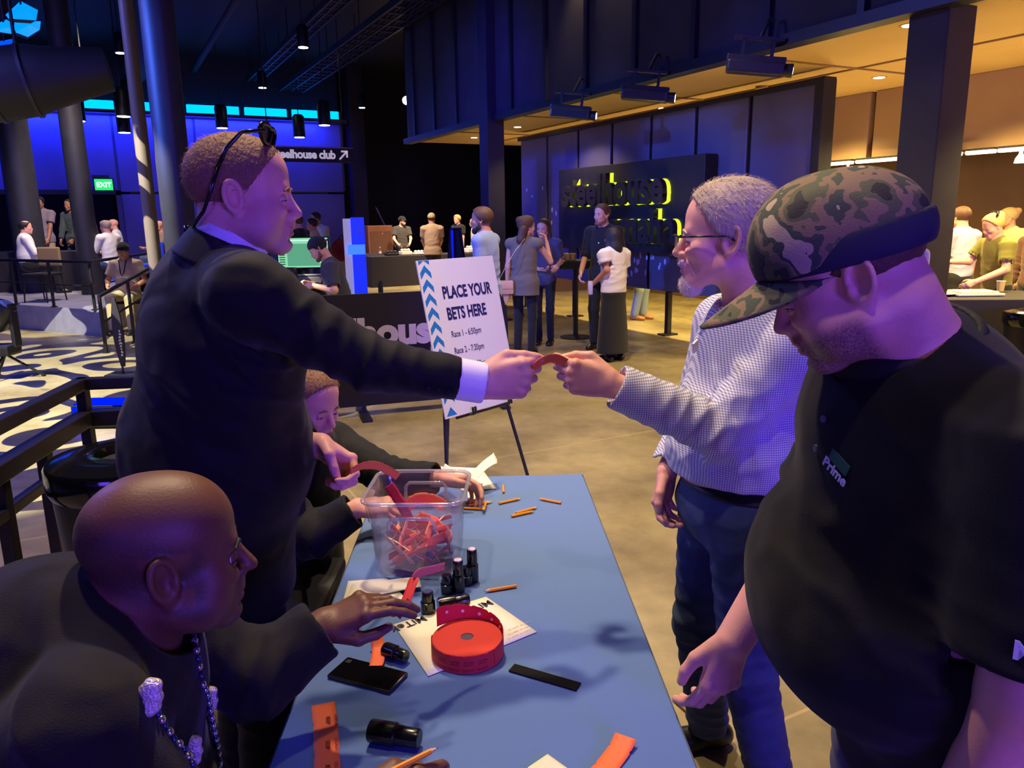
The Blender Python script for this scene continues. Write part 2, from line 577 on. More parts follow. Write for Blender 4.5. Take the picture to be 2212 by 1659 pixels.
def floor_material():
    m = mat('polished_concrete', rgb(150, 132, 106), rough=0.34, spec=0.5)
    nt = m.node_tree; b = nt.nodes['Principled BSDF']
    tc = nt.nodes.new('ShaderNodeTexCoord')

    def noise(sc_, det, lo, hi, a, bb):
        n = nt.nodes.new('ShaderNodeTexNoise'); n.inputs['Scale'].default_value = sc_; n.inputs['Detail'].default_value = det
        n.inputs['Roughness'].default_value = 0.6
        nt.links.new(tc.outputs['Object'], n.inputs['Vector'])
        r = nt.nodes.new('ShaderNodeMapRange')
        for k, v in (('From Min', lo), ('From Max', hi), ('To Min', a), ('To Max', bb)): r.inputs[k].default_value = v
        nt.links.new(n.outputs['Fac'], r.inputs['Value'])
        return r.outputs['Result']

    mix = nt.nodes.new('ShaderNodeMixRGB'); mix.inputs[1].default_value = rgb(162, 148, 108); mix.inputs[2].default_value = rgb(112, 98, 68)
    nt.links.new(noise(1.5, 6, 0.35, 0.68, 0, 1), mix.inputs[0])
    mul = nt.nodes.new('ShaderNodeMixRGB'); mul.blend_type = 'MULTIPLY'; mul.inputs[0].default_value = 1
    nt.links.new(mix.outputs[0], mul.inputs[1]); nt.links.new(noise(9, 5, 0.3, 0.7, 0.86, 1.1), mul.inputs[2])
    # saw-cut joints every few metres
    sx = nt.nodes.new('ShaderNodeSeparateXYZ'); nt.links.new(tc.outputs['Object'], sx.inputs[0])

    def joint(sock, period, off):
        ad = nt.nodes.new('ShaderNodeMath'); ad.operation = 'ADD'; ad.inputs[1].default_value = off + 100 * period
        nt.links.new(sx.outputs[sock], ad.inputs[0])
        md = nt.nodes.new('ShaderNodeMath'); md.operation = 'MODULO'; md.inputs[1].default_value = period
        nt.links.new(ad.outputs[0], md.inputs[0])
        lt = nt.nodes.new('ShaderNodeMath'); lt.operation = 'LESS_THAN'; lt.inputs[1].default_value = 0.014
        nt.links.new(md.outputs[0], lt.inputs[0])
        return lt.outputs[0]
    mx = nt.nodes.new('ShaderNodeMath'); mx.operation = 'MAXIMUM'
    nt.links.new(joint('X', 3.7, -1.2), mx.inputs[0]); nt.links.new(joint('Y', 3.1, -4.72), mx.inputs[1])
    ln = nt.nodes.new('ShaderNodeMixRGB'); ln.inputs[2].default_value = rgb(190, 164, 122)
    fac = nt.nodes.new('ShaderNodeMath'); fac.operation = 'MULTIPLY'; fac.inputs[1].default_value = 0.55
    nt.links.new(mx.outputs[0], fac.inputs[0]); nt.links.new(fac.outputs[0], ln.inputs[0])
    nt.links.new(mul.outputs[0], ln.inputs[1]); nt.links.new(ln.outputs[0], b.inputs['Base Color'])
    nt.links.new(noise(3.0, 5, 0.3, 0.7, 0.24, 0.46), b.inputs['Roughness'])
    return m


M = {}
M['black'] = mat('matt_black_paint', rgb(24, 22, 26), 0.7, bump=.1)
M['blackmetal'] = mat('black_metal', rgb(22, 22, 26), 0.42, spec=.5)
M['steel'] = mat('dark_steel_panel', rgb(60, 56, 54), 0.55, metal=0.1, spec=.2, var=.18, vscale=2.2)
M['steelb'] = mat('blackened_steel', rgb(46, 42, 50), 0.46, metal=0.3, var=.25, vscale=1.6)
M['facade'] = mat('gunmetal_panel', rgb(96, 92, 118), 0.4, metal=0.2, var=.2, vscale=.7)
M['amber_plaster'] = mat('tan_plaster', rgb(196, 160, 104), 0.8, var=.10, vscale=.6)
M['tanpanel'] = mat('tan_panel', rgb(160, 128, 92), 0.6, var=.12, vscale=.9)
M['brownwall'] = mat('brown_wall', rgb(92, 66, 44), 0.8, var=.2, vscale=1.1)
M['column_paint'] = mat('column_paint', rgb(42, 42, 52), .5, spec=.4, var=.15)
M['pole_paint'] = mat('pole_paint', rgb(112, 100, 90), .5)
M['warmglow'] = glow('lamp_lens', (1.0, 0.84, 0.55), 9.0)
M['coolglow'] = glow('lamp_lens_white', (1.0, 0.97, 0.86), 14.0)
M['striplight'] = glow('linear_lamp', (1.0, 0.86, 0.52), 5.0)
M['cyanled'] = glow('led_cove', (0.0, 0.20, 1.0), 4.0)
M['charcoal'] = mat('charcoal_fascia', rgb(30, 28, 34), 0.5, var=.2, vscale=1.4)

hall('floor', MB().box((2, 10, -.1), (18, 18, .1)), floor_material())
hall('ceiling', MB().box((-2, 10, 6.2), (18, 18, .1)), M['black'])
# upper steel facade of the far wall with the LED cove on top
UB = 23.5
mb = MB()
vs_ = [-15.2, -13.3, -11.4, -9.5, -7.6, -5.7, -3.8, -1.7, .5, 2.5, 4.5, 6.6]
for a, b in zip(vs_[:-1], vs_[1:]):
    lo = 2.52 if a < 0 else 0.0
    if a < 0: mb.box(((a + b) / 2, UB, (2.52 + 4.42) / 2), ((b - a) / 2 - .03, .06, .95), bev=.015)
    else:
        mb.box(((a + b) / 2, UB, 3.45), ((b - a) / 2 - .03, .06, .97), bev=.015)
        mb.box(((a + b) / 2, UB, 1.22), ((b - a) / 2 - .03, .06, 1.2), bev=.015)
mb.box((-4.3, UB + .09, 3.5), (10.95, .04, .98))
mb.box((3.5, UB + .09, 1.2), (3.1, .04, 1.2))
hall('wall_back', mb, M['facade'])
hall('wall_back_recess', MB().box((-7.6, 25.6, 3.1), (8.4, .1, 3.1)), M['black'])
hall('trim_1', MB().box((-4.3, UB - .22, 4.47), (10.95, .3, .05)).box((-7.4, UB - .15, 2.46), (7.8, .22, .05)), M['blackmetal'])
hall('wall_back_upper', MB().box((-4.3, UB + .5, 5.4), (10.95, .1, .8)), M['black'])
hall('wall_stair', MB().box((10.6, 25.4, 3.1), (4.0, .1, 3.1)), M['black'])
hall('wall_left', MB().box((-15.3, 10, 3.1), (.1, 16, 3.1)), M['black'])
hall('trim_2', MB().box((7.0, UB - .1, 3.1), (.22, .25, 3.1)), M['steelb'])
# low bar ceiling, its fascia, its end, and the back wall of the bar
VF, ZS, UE = 5.78, 3.2, 15.3
hall('ceiling_bar', MB().box((8.6, 5.6, ZS + .06), (2.8, 9.7, .06)), M['amber_plaster'])
mb = MB()
for i in range(6):
    mb.box((8.3, 1.2 + i * 2.4, ZS - .008), (2.4, .012, .008))
mb.box((7.35, 5.6, ZS - .008), (.012, 9.6, .008))
hall('trim_3', mb, mat('plaster_joint', rgb(150, 118, 70), .9))
mb = MB().box((VF - .06, 5.6, 4.68), (.05, 9.7, 1.42))
hall('wall_fascia', mb, M['steel'])
mb = MB()
u = UE - .5
while u > -3.5:
    mb.box((VF - .13, u, 4.68), (.03, .035, 1.42)); u -= 1.02
for v in (6.3, 7.0, 7.7): mb.box((v, UE + .1, 4.68), (.035, .03, 1.42))
hall('trim_4', mb, M['blackmetal'])
hall('wall_fascia_end', MB().box((8.4, UE + .03, 4.68), (2.62, .05, 1.42)), M['steel'])
hall('trim_5', MB().box((VF - .1, 5.6, ZS + .01), (.09, 9.75, .05)), M['blackmetal'])
mb = MB()
u = 15.0
while u > -3.5:
    mb.box((9.0, u - .98, 2.77), (.05, .96, .43), bev=.01); u -= 2.0
hall('wall_bar_header', mb, M['tanpanel'])
hall('trim_6', MB().box((9.08, 5.6, 2.77), (.03, 9.6, .43)), mat('header_backing', rgb(70, 52, 34), .8))
hall('wall_right', MB().box((10.7, 5.6, 1.6), (.08, 9.7, 1.6)), M['brownwall'])
hall('wall_bar_end', MB().box((9.9, UE - .2, 1.6), (1.0, .08, 1.6)), M['brownwall'])
# square steel columns
def column(name, c, h, z1=6.1, m='steelb', z0=0.0):
    lc = (c @ EV, c @ EU)
    mb = MB().box((lc[0], lc[1], (z0 + z1) / 2), (h, h, (z1 - z0) / 2), bev=.012)
    mb.box((lc[0], lc[1], z0 + .015), (h + .07, h + .07, .015))
    return hall(name, mb, M[m])


def round_column(name, c, r, z0=0.0, m='steel'):
    mb = MB().lathe([(r + .06, z0), (r + .06, z0 + .03), (r, z0 + .05), (r, 6.1)], (c[0], c[1], 0), n=28)
    return structure(mb.obj(name, M[m], None, 40, local=True))


p = at(2030, 100, 5.9); column('column_bar', np.array([p[0], p[1], 0]), .165, m='steel')
p = at(1062, 300, 12.2); column('column_hall', np.array([p[0], p[1], 0]), .15, m='steelb')
for i, (px, d, r) in enumerate(((368, 7.2, .15), (305, 8.6, .075), (158, 13.6, .19), (30, 14.2, .27))):
    p = at(px, 300, d); round_column('column_floor_%d' % (i + 1), p, r, 0.0, 'pole_paint' if r < .1 else 'column_paint')

# raised stage floor with the betting tables at the far left
p0 = onz(-160, 690); p1 = onz(222, 727); p2 = onz(420, 640)
dd = nrm(p1 - p0)
st = [p0, p1, p2, p2 + EU * 6.5, p0 + EU * 4.5 - EV * 1.5]
mb = MB().prism([(q[0], q[1]) for q in st], 0.0, 0.40)
structure(mb.obj('floor_stage', mat('stage_front', rgb(136, 134, 152), .5, var=.15), None, local=True))
# ---------------------------------------------------------------- lamps, ducts and trays overhead
def ceiling_lamp(p, label, drop=0.0, s=1.0, lens='coolglow', group='ceiling lamps of the hall'):
    o = empty('ceiling_lamp', p, label, 'lamp', group)
    mb = MB().lathe([(.075 * s, .005), (.08 * s, .012), (.08 * s, .27 * s), (.055 * s, .30 * s)], n=20)
    mb.obj('housing', M['blackmetal'], o, 40, local=True)
    MB().lathe([(.066 * s, -.004), (.068 * s, .008)], n=20).obj('lens', M[lens], o, 40, local=True)
    if p[2] + .3 < 6.05:
        MB().tube([(0, 0, .29 * s), (0, 0, 6.1 - p[2])], .012, 8).obj('hanger_rod', M['blackmetal'], o, local=True)
    return o


LAMPS = [((655, 103), 4.9, 1.35, 'ceiling lamp alone in the black ceiling, highest above the suited man'),
         ((260, 115), 4.9, 1.25, 'ceiling lamp beside the top of the thin leaning-looking pole'),
         ((567, 190), 4.9, 1.35, 'ceiling lamp over the head of the suited man, lower of two'),
         ((1095, 70), 4.7, 1.25, 'ceiling lamp at the top of the dark square column by the fascia'),
         ((918, 165), 4.7, 1.25, 'ceiling lamp at the end corner of the dark fascia'),
         ((782, 233), 4.7, 1.25, 'ceiling lamp at the far end of the cable tray'),
         ((268, 204), 4.9, 1.2, 'small ceiling lamp above the blue cove beside the pole'),
         ((519, 241), 4.75, 1.4, 'ceiling lamp touching the blue cove over the suited man')]
for (px, z, s, lab) in LAMPS:
    p = onz(px[0], px[1], z); ceiling_lamp(p, lab, s=s)
for (x, y, d, lab) in ((480, 277, 19.5, 'black pendant cylinder lamp before the blue wall, just behind the top of the suited man'),
                       (647, 297, 20, 'black pendant cylinder lamp above the club direction sign'),
                       (701, 271, 18.5, 'black pendant cylinder lamp over the right end of the blue wall'),
                       (267, 252, 16, 'black pendant cylinder lamp by the thin pole, upper of two'),
                       (269, 287, 18, 'black pendant cylinder lamp by the thin pole, lower of two'),
                       (170, 262, 17, 'small dark pendant lamp between the two left columns')):
    p = at(x, y, d); ceiling_lamp(p, lab, s=1.9, group='pendant lamps by the blue wall')
p = at(878, 217, 19)
o = empty('spotlight', p, 'small bright round spotlight high on the black far wall', 'spotlight')
R = frame_of(nrm((1, .2, 0)), np.cross(nrm(CAM - p), nrm((1, .2, 0))), nrm(CAM - p))
MB().lathe([(.10, -.25), (.13, -.2), (.13, 0)], R=R, n=18).obj('housing', M['blackmetal'], o, 40, local=True)
MB().lathe([(.10, .0), (.09, .012)], R=R, n=18).obj('lens', M['coolglow'], o, 40, local=True)
MB().tube([(0, 0, .1), (0, 0, 6.1 - p[2])], .02, 8).obj('hanger_rod', M['blackmetal'], o, local=True)

# recessed lamps of the bar ceiling
for (x, y, lab) in ((1118, 274, 'recessed lamp in the tan ceiling at its far end, second'), (1024, 297, 'recessed lamp in the tan ceiling nearest its far corner'),
                    (1432, 233, 'recessed lamp in the tan ceiling above the blue sign panel'), (1966, 54, 'recessed lamp in the tan ceiling against the large blue column'),
                    (1899, 167, 'recessed lamp in the tan ceiling left of the large blue column'),):
    p = onz(x, y, ZS)
    o = empty('downlight', p, lab, 'lamp', 'recessed lamps of the bar ceiling')
    MB().lathe([(.085, -.004), (.085, .0), (.085, .02)], n=24).obj('trim_ring', M['tanpanel'], o, 40, local=True)
    MB().lathe([(.062, -.008), (.06, .004)], n=24).obj('lens', M['warmglow'], o, 40, local=True)
for (x, y, lab) in ((1646, 186, 'white smoke detector on the tan ceiling over the sign panel end'), (1170, 291, 'small smoke detector on the tan ceiling near its far end')):
    p = onz(x, y, ZS)
    o = empty('smoke_detector', p, lab, 'detector')
    MB().lathe([(.05, -.05), (.075, -.03), (.075, 0.0)], n=20).obj('housing', M['tanpanel'], o, 40, local=True)

# projectors hung under the fascia edge
def projector(p, q, label):
    o = empty('projector', p, label, 'projector', 'projectors under the fascia edge')
    f = nrm(EU * -.62 + EV * .75 - EZ * .12)
    l = nrm(np.cross(EZ, f)); u_ = np.cross(f, l); R = np.array([f, l, u_]).T
    MB().box((0, 0, 0), (.25, .085, .055), R, bev=.02).obj('lamp_body', M['blackmetal'], o, local=True)
    MB().lathe([(.045, .22), (.055, .25), (.062, .33), (.05, .33)], R=np.array([l, u_, f]).T, n=20).obj('lens_barrel', M['blackmetal'], o, 40, local=True)
    MB().lathe([(.046, .325), (.036, .334)], R=np.array([l, u_, f]).T, n=20).obj('lens', M['coolglow'], o, 40, local=True)
    mb = MB()
    for s in (-.13, .13):
        mb.box(f * s + u_ * .14, (.014, .03, .11), R)
    mb.box(u_ * .07, (.26, .06, .03), R, bev=.01)
    mb.box(u_ * .25, (.22, .04, .014), R)
    mb.obj('yoke', M['blackmetal'], o, local=True)
    MB().tube([u_ * .24, u_ * .26 + EV * .12 + EZ * .18, EV * .20 + EZ * .42], .018, 8).obj('mounting_arm', M['blackmetal'], o, local=True)
    return o


for (x, y, lab) in ((1630, 147, 'black projector hung under the fascia, beside the big blue column'), (1392, 207, 'black projector hung under the fascia, middle of three'),
                    (1232, 246, 'black projector hung under the fascia, farthest along toward the square column')):
    p = onv(x, y, VF - .38); projector(p, None, lab)

# cable trays and ducts under the black ceiling
def tray(v, z, w_, u0, u1, label):
    o = empty('cable_tray', vp((u0 + u1) / 2, v, z), label, 'cable tray', None, PH)
    L = (u1 - u0) / 2
    for s in (-1, 1): MB().box((s * w_, 0, 0), (.022, L, .06)).obj('side_rail', M['charcoal'], o, local=True)
    mb = MB(); k = -L
    while k < L:
        mb.box((0, k, -.03), (w_, .02, .015)); k += .45
    mb.box((0, 0, -.03), (.02, L, .012)).obj('tray_mesh', M['steelb'], o, local=True)
    mb = MB()
    for k in range(6): mb.tube([(-w_ + .06 + k * w_ / 3.2, -L, .0), (-w_ + .06 + k * w_ / 3.2, L, .0)], .022, 8)
    mb.obj('cable', M['black'], o, local=True)['kind'] = 'stuff'
    mb = MB(); k = -L + .3
    while k < L:
        for s in (-1, 1): mb.tube([(s * w_, k, .03), (s * w_, k, 6.1 - z)], .01, 6)
        k += 2.4
    mb.obj('hanger_rod', M['blackmetal'], o, local=True)
    return o


tray(5.1, 5.25, .32, 3, 23, 'dark cable tray running along the fascia under the black ceiling')
tray(4.1, 5.45, .16, 3, 23, 'narrower dark cable tray beside the wide one under the ceiling')
for (v, z, r, lab) in ((2.6, 5.6, .07, 'thin dark pipe along the black ceiling'), (1.2, 5.5, .3, 'round dark air duct along the black ceiling')):
    o = MB().tube([vp(4, v, z), vp(12, v, z), vp(23, v, z)], r, 18).obj('ceiling_duct', M['black'], None, 40)
    tag(o, lab, 'duct')
    mb = MB()
a, b = at(-160, 205, 9.0), at(235, 150, 9.6)
o = empty('air_duct', (a + b) / 2, 'big tapering dark air duct high at the far left corner', 'duct')
t = nrm(b - a); x = nrm(np.cross(EZ, t)); R = np.array([x, np.cross(t, x), t]).T
L = np.linalg.norm(b - a) / 2
MB().lathe([(.42, -L), (.42, L * .1), (.36, L * .35), (.26, L)], R=R, n=30).obj('duct_shell', mat('duct_dark', rgb(20, 17, 19), .6), o, 40, local=True)
mb = MB()
for k in (-.7, -.3, .1): mb.lathe([(.44, L * k - .02), (.44, L * k + .02)], R=R, n=30)
mb.obj('flange', M['steelb'], o, 40, local=True)
MB().tube([(0, 0, .3), (0, 0, 6.1 - o.location.z)], .02, 8).obj('hanger_rod', M['blackmetal'], o, local=True)
# faceted blue light crystals hanging at the top left
def crystal(c, pts, label, th=.12):
    o = empty('light_crystal', c, label, 'light panel', 'faceted blue light panels')
    P = [at(x, y, d) - c for x, y, d in pts]
    cen = sum(P) / len(P)
    n = nrm(np.cross(P[1] - P[0], P[2] - P[0]))
    if n @ (CAM - c) < 0: n = -n
    m1 = MB()
    k = len(P)
    Q = [p - n * th for p in P]
    pk = cen + n * .16
    m1.add(P + [pk], [(i, (i + 1) % k, k) for i in range(k)])
    m1.obj('facet', mat('blue_crystal', rgb(20, 80, 250), .15, emit=(0.0, .24 if 'bright' in label else .06, 1.0), es=1.5), o, local=True)
    m2 = MB().add(P + Q, [tuple(range(2 * k - 1, k - 1, -1))] + [(i, (i + 1) % k, k + (i + 1) % k, k + i) for i in range(k)])
    m2.obj('backing', M['blackmetal'], o, local=True)
    MB().tube([cen, (cen[0], cen[1], 6.1 - c[2])], .012, 6).obj('hanger_rod', M['blackmetal'], o, local=True)
    return o


crystal(at(40, 15, 10), [(12, 32, 10), (44, 2, 10.2), (82, 22, 10.4), (78, 44, 10.3), (18, 40, 10)], 'bright blue faceted light panel, upper of the cluster')
crystal(at(15, 55, 9.4), [(-20, 57, 9.4), (14, 42, 9.5), (36, 57, 9.6), (30, 74, 9.5), (-15, 67, 9.4)], 'bright blue faceted light panel, lower of the cluster at the frame edge')
crystal(at(55, 60, 10.6), [(30, 44, 10.6), (88, 46, 10.8), (86, 64, 10.8), (60, 80, 10.7), (34, 70, 10.6)], 'deeper blue faceted light panel under the bright ones')
crystal(at(20, 100, 10.9), [(-20, 92, 10.9), (28, 84, 11), (44, 96, 11.1), (20, 120, 11), (-20, 118, 10.9)], 'dark blue faceted light panel hanging lowest in the cluster')
crystal(at(183, 190, 12.5), [(160, 196, 12.4), (178, 172, 12.5), (208, 160, 12.6), (194, 186, 12.6), (196, 204, 12.5), (162, 210, 12.4)], 'small jagged blue light panel beside the air duct')

# the LED cove: separate lamp tubes along the top of the blue wall
mb_c = 0
for a, b in ((-15, -11.9), (-11.7, -8.9), (-8.7, -6.2), (-6.0, -3.4), (-3.2, -1.1), (-.9, .6), (.8, 2.2), (2.35, 3.7), (3.85, 5.0), (5.15, 6.5)):
    o = empty('cove_lamp', vp(UB - .2, (a + b) / 2, 4.62), 'glowing blue cove lamp along the top of the far blue wall', 'lamp', 'blue cove lamps of the far wall', PH)
    MB().box((0, 0, .03), ((b - a) / 2, .05, .12), bev=.02).obj('tube', M['cyanled'], o, local=True)
    MB().box((0, .0, -.09), ((b - a) / 2, .08, .02)).obj('bracket', M['blackmetal'], o, local=True)
area('cove_wash', vp(UB - .60, -4.5, 4.40), vp(UB, -4.5, 3.3), BLUE, 1300, 21, .10)

# linear lamps along the bar header
for (x0, x1) in ((1762, 1842), (1850, 1948), (1962, 2075), (2085, 2148), (2154, 2230)):
    a, b = onv(x0, 360, 8.86), onv(x1, 345, 8.86)
    ua, ub = a @ EU, b @ EU
    o = empty('linear_lamp', vp((ua + ub) / 2, 8.86, 2.33), 'bright linear lamp under the tan bar header', 'lamp', 'linear lamps of the bar header', PH)
    MB().box((0, 0, 0), (.03, abs(ua - ub) / 2, .022), bev=.008).obj('tube', M['striplight'], o, local=True)
    MB().box((.02, 0, .03), (.05, abs(ua - ub) / 2, .012)).obj('bracket', M['blackmetal'], o, local=True)
area('bar_strip_wash', vp(6.0, 8.7, 2.3), vp(6.0, 9.6, 1.0), AMBER, 60, 6, .05)
for (x, y, v, lab) in ((1830, 382, 9.3, 'small bright pendant lamp behind the bar, above the camouflage cap'), (2203, 352, 9.3, 'small bright pendant lamp behind the bar at the frame edge')):
    p = onv(x, y, v)
    o = empty('pendant_lamp', p, lab, 'lamp', 'pendants behind the bar')
    MB().lathe([(.06, 0), (.05, .05), (.02, .10), (.012, .2)], n=18).obj('shade', M['warmglow'], o, 40, local=True)
    MB().tube([(0, 0, .19), (0, 0, 3.2 - p[2])], .006, 6).obj('cable', M['blackmetal'], o, local=True)
    spot('bar_pendant_light', p - EZ * .05, p - EZ * 2, AMBER, 60, 150, .7, .05)

# the exit sign below the facade
p = onu(224, 399, UB - .3)
o = empty('exit_sign', p, 'green glowing exit sign under the far blue wall', 'sign')
Rv = np.array([EV, EZ, -EU]).T
MB().box((0, 0, 0), (.24, .17, .03), Rv, bev=.01).obj('housing', M['blackmetal'], o, local=True)
MB().box(-EU * .034, (.21, .14, .006), Rv).obj('face', glow('exit_green', (0.02, .75, .16), 1.3), o, local=True)
letters('lettering', 'EXIT', .17, p - EU * .045 - EV * .17 - EZ * .06, EV, EZ, glow('exit_letters', (.5, 1, .65), 2.2), o, fat=.006)
MB().lathe([(.022, 0), (.022, .02)], c=-EV * .21 + EZ * .20, n=10).obj('indicator_lamp', glow('red_pilot', (1, .05, .1), 4), o, local=True)
MB().box(EZ * .20 - EV * .05, (.2, .04, .03), Rv).obj('bracket', M['blackmetal'], o, local=True)
MB().box(EZ * .0 + EU * .15, (.05, .05, .15), Rv).obj('mount', M['blackmetal'], o, local=True)

# hanging direction sign "…house club"
a, b = onu(560, 335, 15.5), onu(762, 335, 15.5)
p = (a + b) / 2
o = empty('direction_sign', p, 'hanging black direction sign reading house club with an arrow', 'sign')
hw = np.linalg.norm((b - a)[:2]) / 2
MB().box((0, 0, 0), (hw, .135, .03), Rv, bev=.006).obj('board', M['black'], o, local=True)
MB().box(EZ * .15 - EU * .0, (hw, .008, .035), Rv).obj('top_rail', M['tanpanel'], o, local=True)
wl = mat('sign_white', rgb(232, 222, 220), .6, emit=(1, .9, .9), es=.30)
lo = onu(757, 335, 15.46)
letters('lettering', 'steelhouse club', .215, lo - EZ * .075 - EV * .30, EV, EZ, wl, o, fat=.009, align='RIGHT', gap=.95, sx=.95)
ar = lo - EV * .14 - EZ * .005 - EU * .0
mb = MB()
dg = nrm(EV + EZ); dn = nrm(EV - EZ)
RR = np.array([dg, np.cross(-EU, dg), -EU]).T
mb.box(ar, (.115, .017, .005), RR)
mb.box(ar + dg * .10 - EV * .055, (.06, .017, .005), Rv)
mb.box(ar + dg * .10 - EZ * .055, (.017, .06, .005), Rv)
mb.obj('arrow', wl, o)
for s in (-.8, .8): MB().tube([EV * hw * s + EZ * .14, EV * hw * s + EZ * (6.1 - p[2])], .01, 6).obj('hanger_cable', M['blackmetal'], o, local=True)

# ---------------------------------------------------------------- the blue sign wall, freestanding on legs
VS = 6.99
o = empty('sign_wall', vp(9.5, VS, 0), 'freestanding dark blue steel panel wall on legs carrying the large letters', 'sign wall', None, PH)
mb = MB()
ub = [6.17, 7.15, 8.1, 9.05, 10.0, 10.95, 11.95, 12.93]
for a, b in zip(ub[:-1], ub[1:]):
    q = MB().box((.0, (a + b) / 2 - 9.5, 1.84), (.02, (b - a) / 2 - .035, 1.21), bev=.012)
    q.obj('steel_panel', M['facade'], o, local=True)
MB().box((.06, .05, 1.84), (.035, 3.38, 1.22)).obj('backing', M['black'], o, local=True)
MB().box((.02, 6.10 - 9.5, 1.84), (.10, .06, 1.24), bev=.01).obj('end_post', M['black'], o, local=True)
MB().box((.03, .0, 3.07), (.09, 3.45, .03)).obj('top_rail', M['blackmetal'], o, local=True)
for uu in (11.08, 8.6, 6.3, 12.8):
    MB().box((.02, uu - 9.5, .31), (.035, .035, .31)).box((.02, uu - 9.5, .012), (.12, .08, .012)).obj('leg', M['blackmetal'], o, local=True)
# water-drop marks like small pale ovals over the lower panels
mb = MB()
for i in range(95):
    uu = rnd.uniform(6.4, 12.8); zz = rnd.uniform(.78, 1.16) if uu < 11.6 else rnd.uniform(.9, 2.2)
    if uu > 11.6 and rnd.random() < .4: continue
    r1, r2 = rnd.uniform(.012, .022), rnd.uniform(.022, .045)
    pts = [(math.cos(k * .785) * r1, math.sin(k * .785) * r2) for k in range(8)]
    mb.prism(pts, .021, .026, R=np.array([[0, 0, -1], [1, 0, 0], [0, 1, 0]]).astype(float), c=(0, uu - 9.5, zz))
mb.obj('painted_drop', mat('pale_drops', rgb(188, 196, 236), .3, var=.3, vscale=3), o, local=True)
# the box sign on it
o = empty('letter_sign', vp(9.42, VS - .02, 1.8), 'black box sign with raised black letters edged in yellow-green light', 'sign', None, PH)
MB().box((-.12, .0, .0), (.10, 1.765, .63), bev=.008).obj('box', M['charcoal'], o, local=True)
lm = mat('black_letter', rgb(34, 30, 34), .45)
hl = glow('letter_halo', (.62, .80, .03), 1.5)


def raised(word, u0, z0, size, sx, par):
    org = vp(u0, VS - .24, z0)
    g = letters('letter_light', word, size, org + EV * -.0, -EU, EZ, hl, par, ext=.018, fat=.026, sx=sx, gap=1.05)
    g2 = letters('lettering', word, size, org - EV * .10, -EU, EZ, lm, par, ext=.038, fat=.022, sx=sx, gap=1.05)


raised('steelhouse', 10.88, 1.86, .61, .93, o)
raised('omaha', 9.62, 1.33, .61, .93, o)
# ---------------------------------------------------------------- the ticket table
TZ = 0.742
a_r, a_l = onz(1258, 1022, TZ), onz(1500, 1640, TZ)
T1 = nrm(a_r - a_l); T1[2] = 0; T1 = nrm(T1)              # table axis, away from the camera
T0 = nrm(np.cross(T1, EZ))                                # across, to the right
tw = .765; tl = 1.86
TR = a_r                                                  # far right corner
TC = TR - T0 * tw / 2 - T1 * tl / 2; TC[2] = 0
TRm = np.array([T0, T1, EZ]).T
tab = empty('folding_table', TC, 'long folding table under a fitted blue cloth, covered with tickets and pencils', 'table')
blue = mat('blue_cloth', rgb(88, 120, 180), .85, bump=.25, bscale=420, sheen=.2)
MB().box(EZ * (TZ - .012), (tw / 2, tl / 2, .012), TRm, bev=.011).obj('tabletop', blue, tab, 50, local=True)
for s in (-1, 1):
    for e in (-1, 1):
        q = T0 * s * (tw / 2 - .08) + T1 * e * (tl / 2 - .16)
        MB().tube([q + EZ * (TZ - .02), q + EZ * .02], .016, 10).lathe([(.022, 0), (.022, .03)], c=q, n=10).obj('leg', M['blackmetal'], tab, local=True)
tc = empty('tablecloth', TC, 'blue stretch cloth skirt hanging round the ticket table', 'tablecloth')
skirt = []
n = 80
for j in range(n + 1):
    f = j / n * 4; k = int(f) % 4; t = f - int(f) if j < n else 0
    cs = [(-1, -1), (1, -1), (1, 1), (-1, 1)]
    A = cs[k]; Bc = cs[(k + 1) % 4]
    x = A[0] + (Bc[0] - A[0]) * t; y = A[1] + (Bc[1] - A[1]) * t
    row = []
    for i in range(7):
        z = i / 6
        pull = -.035 * math.sin(math.pi * z) ** 1 * math.sin(math.pi * t) ** .7
        row.append(T0 * x * (tw / 2 + .002 + pull) + T1 * y * (tl / 2 + .002 + pull) + EZ * (TZ - .006 - z * (TZ - .03)))
    skirt.append(row)
MB().sheet(skirt).obj('skirt', blue, tc, 40, local=True)
tz = TZ + .001

# ---------------------------------------------------------------- things on the table
paper = mat('white_paper', rgb(238, 232, 214), .8)
ticketm = mat('orange_ticket', rgb(252, 116, 66), .65)
ticketr = mat('red_ticket', rgb(214, 44, 50), .65)
ink = mat('dark_ink', rgb(36, 34, 60), .7)
inkr = mat('ticket_ink', rgb(120, 22, 24), .7)
plastic = mat('black_plastic', rgb(14, 14, 17), .22, spec=.6)
pencilm = mat('pencil_orange', rgb(244, 150, 20), .4)
wood = mat('pencil_wood', rgb(226, 190, 140), .7)


def pencil(p0, p1, label, z=None):
    """p0 blunt end and p1 point in the photo's frame"""
    z = tz + .0042 if z is None else z
    a, b = onz(p0[0], p0[1], z), onz(p1[0], p1[1], z)
    o = empty('pencil', (a + b) / 2, label, 'pencil', 'short golf pencils on the table')
    t = nrm(b - a); L = .044
    x = nrm(np.cross(EZ, t)); R = np.array([x, np.cross(t, x), t]).T
    MB().lathe([(.0040, -L), (.0042, -L + .002), (.0042, L - .014)], R=R, n=6).obj('shaft', pencilm, o, local=True)
    MB().lathe([(.0042, L - .014), (.0014, L - .003)], R=R, n=12).obj('sharpened_wood', wood, o, local=True)
    MB().lathe([(.0014, L - .003), (.0003, L)], R=R, n=8).obj('lead', ink, o, local=True)
    return o


